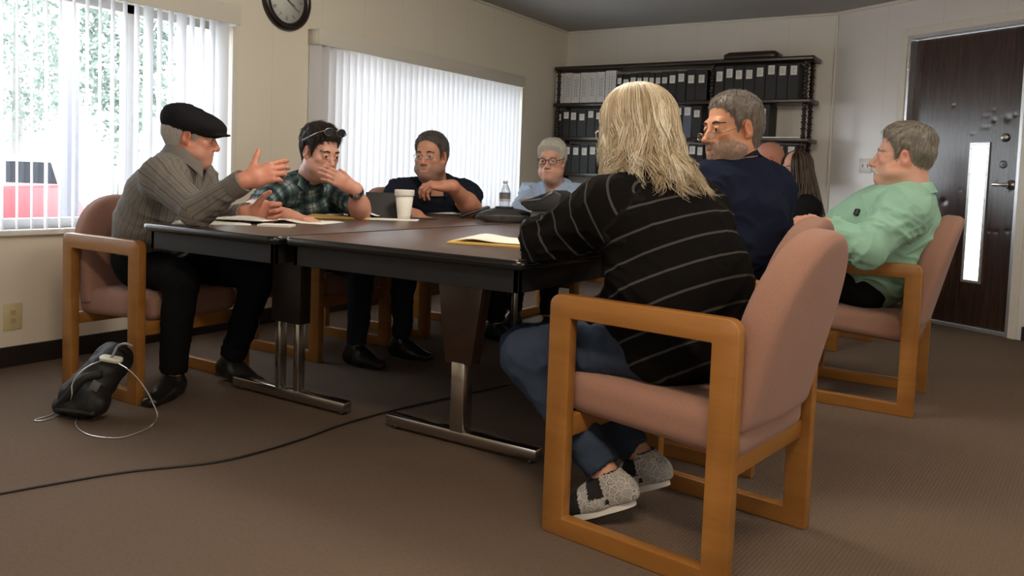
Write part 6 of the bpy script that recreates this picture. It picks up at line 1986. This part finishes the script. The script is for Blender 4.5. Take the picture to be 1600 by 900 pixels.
def printed_paper():
    t = NT('printed paper')
    v = t.coord()
    s = t.n('ShaderNodeSeparateXYZ', Vector=v)
    ln = t.math('GREATER_THAN', t.math('FRACT', t.math('MULTIPLY', s.outputs[1], 95.0)), 0.62)
    wd = t.math('GREATER_THAN', t.noise(t.coord('Object', (70, 20, 1)), 4, 2), 0.45)
    inx = t.math('LESS_THAN', t.math('ABSOLUTE', s.outputs[0]), 0.088)
    k = t.math('MULTIPLY', t.math('MULTIPLY', ln, wd), t.math('MULTIPLY', inx, 0.45))
    c = t.mix(k, (0.80, 0.78, 0.71, 1), (0.18, 0.18, 0.18, 1)); t.bsdf(c, 0.8); return t.done()
M_PRINT = printed_paper()
M_YELLOW = plain('yellow pad paper', (0.72, 0.50, 0.14), 0.8, var=.03)
def place(name, bm, mats, loc, rz, label, cat, group=None, smooth=None):
    o = obj_bm(name, bm, mats, None, smooth); o.location = loc; o.rotation_euler = (0, 0, rz); return tag(o, label, cat, group)
def on(p, dz=0.0): return (p[0], p[1], TZ + dz)
G_ = 'loose papers on the tables'
place('paper', sheet_bm(.30, .23, .012, 3), M_PRINT, on((-2.8261, 2.1713, 0.7400), .0005), 0.9, 'wavy printed sheet nearest the man in the flat cap', 'paper', G_)
place('paper', sheet_bm(.28, .215, .016, 5, z0=.0), M_PRINT, on((-2.8145, 2.3343, 0.7400), .014), 0.35, 'printed sheet between the flat-capped man\'s elbow and his small white pad', 'paper', G_)
bm = bmesh.new(); box(bm, (-.065, -.045, 0), (.065, .045, .009), .001); place('notepad', bm, M_PAPER, on((-2.5510, 2.2663, 0.7400), .0005), 0.55, 'small white notepad at the table corner before the flat-capped man', 'notepad')
place('paper', sheet_bm(.27, .21, .010, 8, fold=lambda x, y: .010 * np.exp(-((x + .2) / .2) ** 2)), M_PRINT, on((-2.7042, 2.5705, 0.7400), .0006), 0.30, 'folded handout right of the small notepad, before the plaid shirt', 'paper', G_)
bm = bmesh.new(); box(bm, (-.15, -.105, 0), (.15, .105, .008), .001); lp = place('legal_pad', bm, M_YELLOW, on((-2.8850, 2.9635, 0.7400), .0005), 0.62, 'yellow legal pad under curled white pages, before the plaid shirt', 'notepad')
place('paper', sheet_bm(.27, .20, .004, 9, fold=lambda x, y: .034 * np.exp(-((x - .12) / .22) ** 2) + 0.001), M_PAPER, on((-2.9112, 3.1058, 0.7400), .0088), 0.55, 'arched white page lying on the yellow legal pad', 'paper', G_)
place('paper', sheet_bm(.28, .17, .003, 12), M_PAPER, on((-2.6665, 3.0969, 0.7400), .0005), 0.60, 'flat white sheet under the foam cup', 'paper', G_)
place('paper', sheet_bm(.26, .17, .010, 14, fold=lambda x, y: .05 * np.clip((x + y) * 1.6 - .75, 0, 1)), M_PAPER, on((-2.9498, 3.9335, 0.7400), .0005), 0.5, 'white sheet with a curled corner before the man in the navy polo', 'paper', G_)
bm = bmesh.new(); box(bm, (-.14, -.10, 0), (.14, .10, .007), .001); place('legal_pad', bm, M_YELLOW, on((-1.5601, 2.3646, 0.7400), .0005), 0.30, 'yellow pad under white pages by the blonde woman\'s elbow', 'notepad')
place('paper', sheet_bm(.275, .20, .014, 15, fold=lambda x, y: .003 + .008 * np.exp(-((x + .25) / .2) ** 2)), M_PAPER, on((-1.5451, 2.3867, 0.7400), .0078), 0.26, 'curled white page lying on the pad by the blonde woman\'s elbow', 'paper', G_)
# foam cup
fc = thing('foam_cup', 'tall white foam cup standing on a sheet before the navy polo', 'cup', on((-2.6547, 3.1863, 0.7400), .0022))
M_FOAM = plain('white foam', (0.74, 0.72, 0.66), 0.7, scale=200, bump=.1)
bm = bmesh.new(); lathe(bm, [(0.0, 0.003), (.029, .003), (.0295, 0), (.0315, 0), (.0345, .02), (.0455, .118), (.0425, .118), (.033, .02), (.0, .006)], (0, 0, 0), 40, cap=False); obj_bm('cup_wall', bm, M_FOAM, fc, 35)
bm = bmesh.new(); lathe(bm, [(.0425, .116), (.0485, .117), (.0498, .121), (.0505, .143), (.0490, .147), (.0465, .146), (.0430, .121)], (0, 0, 0), 40, cap=False); obj_bm('rim_band', bm, M_FOAM, fc, 35)
# tablet in a folded stand cover
tb = thing('tablet', 'dark tablet propped up in its folded cover behind the foam cup', 'tablet', on((-2.8700, 3.1377, 0.7400), .0005), math.radians(-44))
bm = bmesh.new(); prism(bm, [(-.066, 0), (-.060, 0), (-.012, .122), (-.018, .126)], -.02, .20, 'y', bev=.002); 
M_COVER = plain('dark grey cover', (0.022, 0.021, 0.021), 0.7, scale=160, bump=.1)
def rz_box(bm): return bm
bm2 = bmesh.new(); prism(bm2, [(-.066, 0), (-.060, 0), (-.010, .126), (-.016, .128)], 0, .23, 'y', bev=.0015); obj_bm('back_flap', bm2, M_COVER, tb, 40); bm.free()
bm = bmesh.new(); prism(bm, [(-.016, .128), (-.006, .128), (.066, .004), (.056, 0)], 0, .23, 'y', bev=.002); sc_ = obj_bm('screen_slab', bm, M_COVER, tb, 40)
bm = bmesh.new(); prism(bm, [(-.060, .0), (-.056, 0), (-.030, .07), (-.034, .07)], 0.004, .226, 'y'); obj_bm('fold_flap', bm, M_COVER, tb)
bm = bmesh.new(); box(bm, (.058, .02, 0), (.10, .36, .005), .001); obj_bm('keyboard_flap', bm, M_COVER, tb)
# conference phone
cp = thing('conference_phone', 'low dark conference phone with silver underside on the table seam', 'phone', on((-2.2939, 3.5664, 0.7400), .0005), 0.4)
def tri(bm, prof, n=72, mat=0, k=.10, cap=True):
    rings = []
    for r, h in prof:
        rings.append([bm.verts.new((r * (1 + k * math.cos(3 * a)) * math.cos(a), r * (1 + k * math.cos(3 * a)) * math.sin(a), h)) for a in np.linspace(0, 2 * PI, n, endpoint=False)])
    for a, b in zip(rings, rings[1:]):
        for i in range(n): bm.faces.new((a[i], a[(i + 1) % n], b[(i + 1) % n], b[i])).material_index = mat
    if cap: bm.faces.new(rings[0][::-1]); bm.faces.new(rings[-1])
M_SILVER = plain('grey plastic', (0.24, 0.24, 0.25), 0.4); M_DKPL = plain('charcoal plastic', (0.022, 0.022, 0.025), 0.45)
bm = bmesh.new(); tri(bm, [(.105, 0), (.110, .003), (.150, .034), (.153, .037)]); obj_bm('underside', bm, M_SILVER, cp, 40)
bm = bmesh.new(); tri(bm, [(.153, .037), (.150, .041), (.120, .054), (.085, .064), (.050, .070), (.02, .072)]); obj_bm('speaker_dome', bm, M_DKPL, cp, 40)
bm = bmesh.new(); box(bm, (-.045, -.045, .070), (.045, .02, .078), .004); obj_bm('display', bm, M_BLACK, cp, 40)
for a in (-1.45, -1.9): 
    bm = bmesh.new(); box(bm, (-.012, -.002, -.0025), (.012, .002, .0025), M=Matrix.Rotation(a, 4, 'Z') @ Matrix.Translation((0, 0, .029)) @ Matrix.Translation((.147 * 1.0, 0, 0)) @ Matrix.Rotation(PI / 2, 4, 'Z')); obj_bm('port', bm, M_BLACK, cp)
# flat black handset leaning beside it
hs = thing('handset', 'flat black handset propped at a slant left of the conference phone', 'phone', on((-2.5420, 3.6519, 0.0000), 0.0005), 0.75)
bm = bmesh.new(); box(bm, (-.085, -.035, 0), (.085, .035, .016), .005, M=Matrix.Translation((0.0, 0, .028)) @ Matrix.Rotation(math.radians(-19), 4, 'Y')); obj_bm('handset_body', bm, M_BLACK, hs, 40)
bm = bmesh.new(); prism(bm, [(-.01, 0), (.075, 0), (.07, .042), (.0, .02)], -.028, .028, 'y', bev=.003); obj_bm('cradle', bm, M_DKPL, hs, 40)
# water bottle
wb = thing('water_bottle', 'clear plastic water bottle with a grey label standing before the window', 'bottle', on((-2.7151, 4.2174, 0.0000), 0.0005))
M_PET = NT('clear plastic'); _tr = M_PET.n('ShaderNodeBsdfTransparent', Color=(.82, .84, .86, 1)); _gl = M_PET.n('ShaderNodeBsdfGlossy', Roughness=.08); _lw = M_PET.n('ShaderNodeLayerWeight', Blend=.35)
_mx = M_PET.n('ShaderNodeMixShader'); M_PET.t.links.new(_lw.outputs[1], _mx.inputs[0]); M_PET.t.links.new(_tr.outputs[0], _mx.inputs[1]); M_PET.t.links.new(_gl.outputs[0], _mx.inputs[2]); M_PET = M_PET.done(_mx.outputs[0])
pr = [(.0, .002), (.026, 0), (.033, .006)]
for k in range(4): pr += [(.0345, .014 + k * .016), (.0315, .022 + k * .016)]
pr += [(.0345, .08), (.0345, .135), (.033, .142), (.028, .160), (.018, .178), (.0125, .186), (.0125, .192)]
bm = bmesh.new(); lathe(bm, pr, (0, 0, 0), 28, cap=False); obj_bm('bottle_wall', bm, M_PET, wb, 50)
bm = bmesh.new(); lathe(bm, [(.0352, .096), (.0352, .134)], (0, 0, 0), 28, cap=False); lb = obj_bm('label_band', bm, plain('grey label', (0.17, 0.17, 0.19), .5), wb, 50)
bm = bmesh.new(); lathe(bm, [(.0352, .080), (.0352, .0955)], (0, 0, 0), 28, cap=False); obj_bm('label_edge', bm, plain('pink white label', (0.62, 0.54, 0.54), .5), wb, 50)
bm = bmesh.new(); lathe(bm, [(.0145, .190), (.0145, .204), (.013, .206)], (0, 0, 0), 24); obj_bm('cap', bm, plain('translucent cap', (.6, .62, .64), .4), wb, 50)
# desk telephone seen from behind
dp_ = thing('desk_telephone', 'grey and black desk telephone seen from behind, before the light blue shirt', 'phone', on((-2.0652, 3.6000, 0.0000), 0.0005), math.radians(8))
dp_.scale = (1.2, 1.1, 1.3)
bm = bmesh.new(); prism(bm, [(-.075, 0), (.085, 0), (.085, .012), (-.060, .018)], -.10, .10, 'y', bev=.004); obj_bm('base', bm, M_SILVER, dp_, 40)
bm = bmesh.new(); prism(bm, [(-.045, .016), (.055, .012), (.060, .055), (-.040, .052)], -.075, .075, 'y', bev=.004); obj_bm('stand', bm, plain('mid grey plastic', (.09, .095, .10), .45), dp_, 40)
bm = bmesh.new(); prism(bm, [(-.048, .052), (.078, .056), (.098, .118), (.060, .135), (-.088, .083), (-.084, .074)], -.085, .085, 'y', bev=.004); obj_bm('body', bm, M_DKPL, dp_, 40)
bm = bmesh.new(); prism(bm, [(-.092, .083), (-.090, .098), (.010, .105), (.060, .135), (.056, .120), (.0, .094)], -.09, .09, 'y', bev=.003); obj_bm('face_plate', bm, M_SILVER, dp_, 40)

# ------------------------------------------------------------------ on the floor
bg_ = thing('shoulder_bag', 'black shoulder bag slumped on the carpet against the front post of the flat-capped man\'s chair', 'bag', (-3.0586, 1.7959, 0.0000))
bg_['label'] = 'black shoulder bag slumped on the carpet by the flat-capped man\'s chair'
b0 = v3(bg_.location)
def gb(p): return v3(p) - b0
F = Field((-.26, -.22, -.02), (.30, .26, .36), .006)
a0 = gb((-2.9926, 1.7217, 0.0738)); a1 = gb((-2.9589, 1.8234, 0.2071)); lt = unit(np.cross(a1 - a0, (0.5, -.8, 0.1)))
F.add(rc(a0, a1, .055, .058, lt, 1.45, 1.05)); F.add(rc(gb((-3.0685, 1.6953, 0.0410)), gb((-2.8989, 1.7218, 0.0760)), .032, .042), .05); F.add(rc(a1, gb((-2.9762, 1.8605, 0.2158)), .05, .04), .03)
F.cut(bx((0, 0, -.05), (.5, .5, .052)), .004)
V, Q = F.mesh(1); N = normals(V, Q); V = V + N * (.010 * (1 - 2 * np.abs(vnoise(V * np.array([22, 14, 12]), 3))) + .003 * vnoise(V * 40, 4))[:, None]; V[:, 2] = np.maximum(V[:, 2], .001)
M_BAG = plain('black nylon', (0.008, 0.008, 0.009), 0.6, scale=300, bump=.3)
o = obj_np('bag_body', V, Q, M_BAG); o.parent = bg_
bm = bmesh.new(); tube(bm, smooth_path([gb((-2.9134, 1.7548, 0.1720)), gb((-2.9352, 1.6932, 0.1632)), gb((-2.9832, 1.6577, 0.0893)), gb((-3.0449, 1.6629, 0.0426)), gb((-2.9684, 1.6641, 0.0468)), gb((-2.8678, 1.7036, 0.0446))]), .008, 8, flat=2.0); obj_bm('strap', bm, M_BAG, bg_)
bm = bmesh.new(); tube(bm, smooth_path([gb((-3.0112, 1.8394, 0.2294)), gb((-2.9934, 1.7770, 0.1924)), gb((-2.9795, 1.7338, 0.1281)), gb((-2.9536, 1.6993, 0.0783))]), .005, 8); obj_bm('piping', bm, M_BAG, bg_)
nrm = unit(v3((0.55, -0.80, 0.25)))
def plate(name, p, w, h, mat, up=(0.35, 0.2, .9)):
    bm = bmesh.new(); box(bm, (-w / 2, -.002, -h / 2), (w / 2, .004, h / 2), .0015, M=Matrix(np.vstack([np.hstack([frame(nrm, up), gb(p)[:, None]]), [0, 0, 0, 1]]).tolist())); return obj_bm(name, bm, mat, bg_, 40)
plate('badge', (-2.8856, 1.7110, 0.1413), .034, .036, plain('grey badge', (.09, .085, .08), .6))
M_IVORY = plain('ivory plastic clip', (0.62, 0.60, 0.48), .4)
bm = bmesh.new(); prism(bm, rrect(-.043, -.018, .043, .018, .016), 0, .012, 'z', bev=.002, M=Matrix(np.vstack([np.hstack([frame((.84, .5, -.12), (.15, -.25, .95))[:, [1, 0, 2]] * np.array([1, -1, 1]), gb((-2.8928, 1.7775, 0.2253))[:, None]]), [0, 0, 0, 1]]).tolist())); cl_ = obj_bm('tube_clip', bm, M_IVORY, bg_, 40)
bm = bmesh.new(); tube(bm, smooth_path([gb((-2.8923, 1.7721, 0.2287)), gb((-2.8909, 1.7864, 0.2511)), gb((-2.8896, 1.8008, 0.2761)), gb((-2.8470, 1.8051, 0.2913)), gb((-2.8147, 1.8131, 0.2849))]), .005, 8); obj_bm('hose', bm, M_SILVER, bg_)
M_TUBE = plain('clear tubing', (0.62, 0.60, 0.57), 0.15, 0, 0.8, **{'Transmission_Weight': 0.45})
o0 = (-2.8921, 1.7182, 0.0000)
def tubing(label, pts):
    bm = bmesh.new(); tube(bm, [Vector(p) - Vector(o0) for p in smooth_path(pts, 8)], .0023, 8)
    return place('tubing', bm, M_TUBE, o0, 0, label, 'tube')
tubing('thin clear tube looping from the bag round to the right over the carpet', [(-2.8577, 1.7815, 0.2202), (-2.7775, 1.7721, 0.2102), (-2.7250, 1.7794, 0.1814), (-2.6762, 1.7837, 0.1411), (-2.6534, 1.7948, 0.0951), (-2.6300, 1.7950, 0.0566), (-2.6970, 1.8199, 0.0040), (-2.6583, 1.7353, 0.0040), (-2.6585, 1.6619, 0.0040), (-2.7303, 1.6224, 0.0040), (-2.8206, 1.6234, 0.0040), (-2.9219, 1.6574, 0.0040), (-3.0042, 1.7138, 0.0040)])
tubing('thin clear tube falling from the bag leftwards onto the carpet', [(-2.9073, 1.7508, 0.2277), (-2.9046, 1.7045, 0.2193), (-2.9099, 1.6640, 0.1946), (-2.9293, 1.6489, 0.1536), (-2.9283, 1.6461, 0.1064), (-3.1401, 1.7450, 0.0040), (-3.0947, 1.6610, 0.0040), (-3.0783, 1.5908, 0.0040), (-3.0497, 1.6038, 0.0040), (-3.0606, 1.6571, 0.0040)])
c0_ = (-2.2017, 1.7254, 0.0000)
bm = bmesh.new()
tube(bm, [Vector(p) - Vector(c0_) for p in smooth_path([(-2.4953, 1.0890, 0.0040), (-2.4649, 1.1766, 0.0040), (-2.4091, 1.3320, 0.0040), (-2.3384, 1.4949, 0.0040), (-2.2039, 1.7020, 0.0040), (-2.1633, 1.8514, 0.0040), (-2.1502, 2.0418, 0.0040), (-2.1576, 2.2776, 0.0040), (-2.1282, 2.5444, 0.0040), (-2.0700, 2.8167, 0.0040), (-1.9835, 3.2015, 0.0040)], 8)], .004, 8)
place('floor_cable', bm, plain('black cable', (0.010, 0.009, 0.009), .5), c0_, 0, 'thin black cable running across the carpet and under the tables', 'cable')

# ------------------------------------------------------------------ light
w = bpy.data.worlds.new('sky'); SC.world = w; w.use_nodes = True
bg = w.node_tree.nodes['Background']
bg.inputs[0].default_value = (0.90, 0.95, 1.0, 1); bg.inputs[1].default_value = 8.5
for k, (y0, y1) in enumerate(WIN):
    ld = bpy.data.lights.new('window_portal', 'AREA'); ld.shape = 'RECTANGLE'; ld.size = y1 - y0; ld.size_y = WZ1 - WZ0
    ld.cycles.is_portal = True
    lo = bpy.data.objects.new('window_portal', ld); COL.objects.link(lo)
    lo.location = (XL - 0.125, (y0 + y1) / 2, (WZ0 + WZ1) / 2)
    lo.rotation_euler = (PI / 2, 0, -PI / 2); lo['kind'] = 'helper'
def lamp(x, y, power, col):
    ld = bpy.data.lights.new('ceiling_lamp', 'AREA'); ld.shape = 'RECTANGLE'; ld.size = 1.15; ld.size_y = 0.28; ld.energy = power; ld.color = col
    lo = bpy.data.objects.new('ceiling_lamp', ld); COL.objects.link(lo); lo.location = (x, y, ZC - 0.075); lo['kind'] = 'helper'
pd = bpy.data.lights.new('ceiling_globe', 'POINT'); pd.energy = 62; pd.shadow_soft_size = 0.22; pd.color = (1.0, 0.90, 0.76)
po_ = bpy.data.objects.new('ceiling_globe', pd); COL.objects.link(po_); po_.location = (-1.6, 2.7, 2.18); po_['kind'] = 'helper'
lamp(-0.2, 0.5, 52, (1.0, 0.80, 0.58))
lamp(0.7, 3.6, 18, (1.0, 0.86, 0.70))
ld = bpy.data.lights.new('rear_fill', 'AREA'); ld.shape = 'RECTANGLE'; ld.size = 2.4; ld.size_y = 1.15; ld.energy = 10; ld.color = (0.92, 0.96, 1.0)  # fill light added behind the camera; the front wall has no window
lo = bpy.data.objects.new('rear_fill', ld); COL.objects.link(lo); lo.location = (-1.2, YF + 0.02, 1.25); lo.rotation_euler = (PI / 2, 0, 0); lo['kind'] = 'helper'
ld = bpy.data.lights.new('side_fill', 'AREA'); ld.shape = 'RECTANGLE'; ld.size = 2.6; ld.size_y = 1.1; ld.energy = 26; ld.color = (1.0, 0.97, 0.92)  # added area light that lifts the left wall; wall_side has no opening
lo = bpy.data.objects.new('side_fill', ld); COL.objects.link(lo); lo.location = (XR - 0.02, 1.6, 1.7); lo.rotation_euler = (PI / 2, 0, PI / 2); lo['kind'] = 'helper'
vs = SC.view_settings
vs.view_transform = 'Standard'; vs.look = 'None'; vs.exposure = 0.0; vs.gamma = 1.0; vs.use_curve_mapping = False
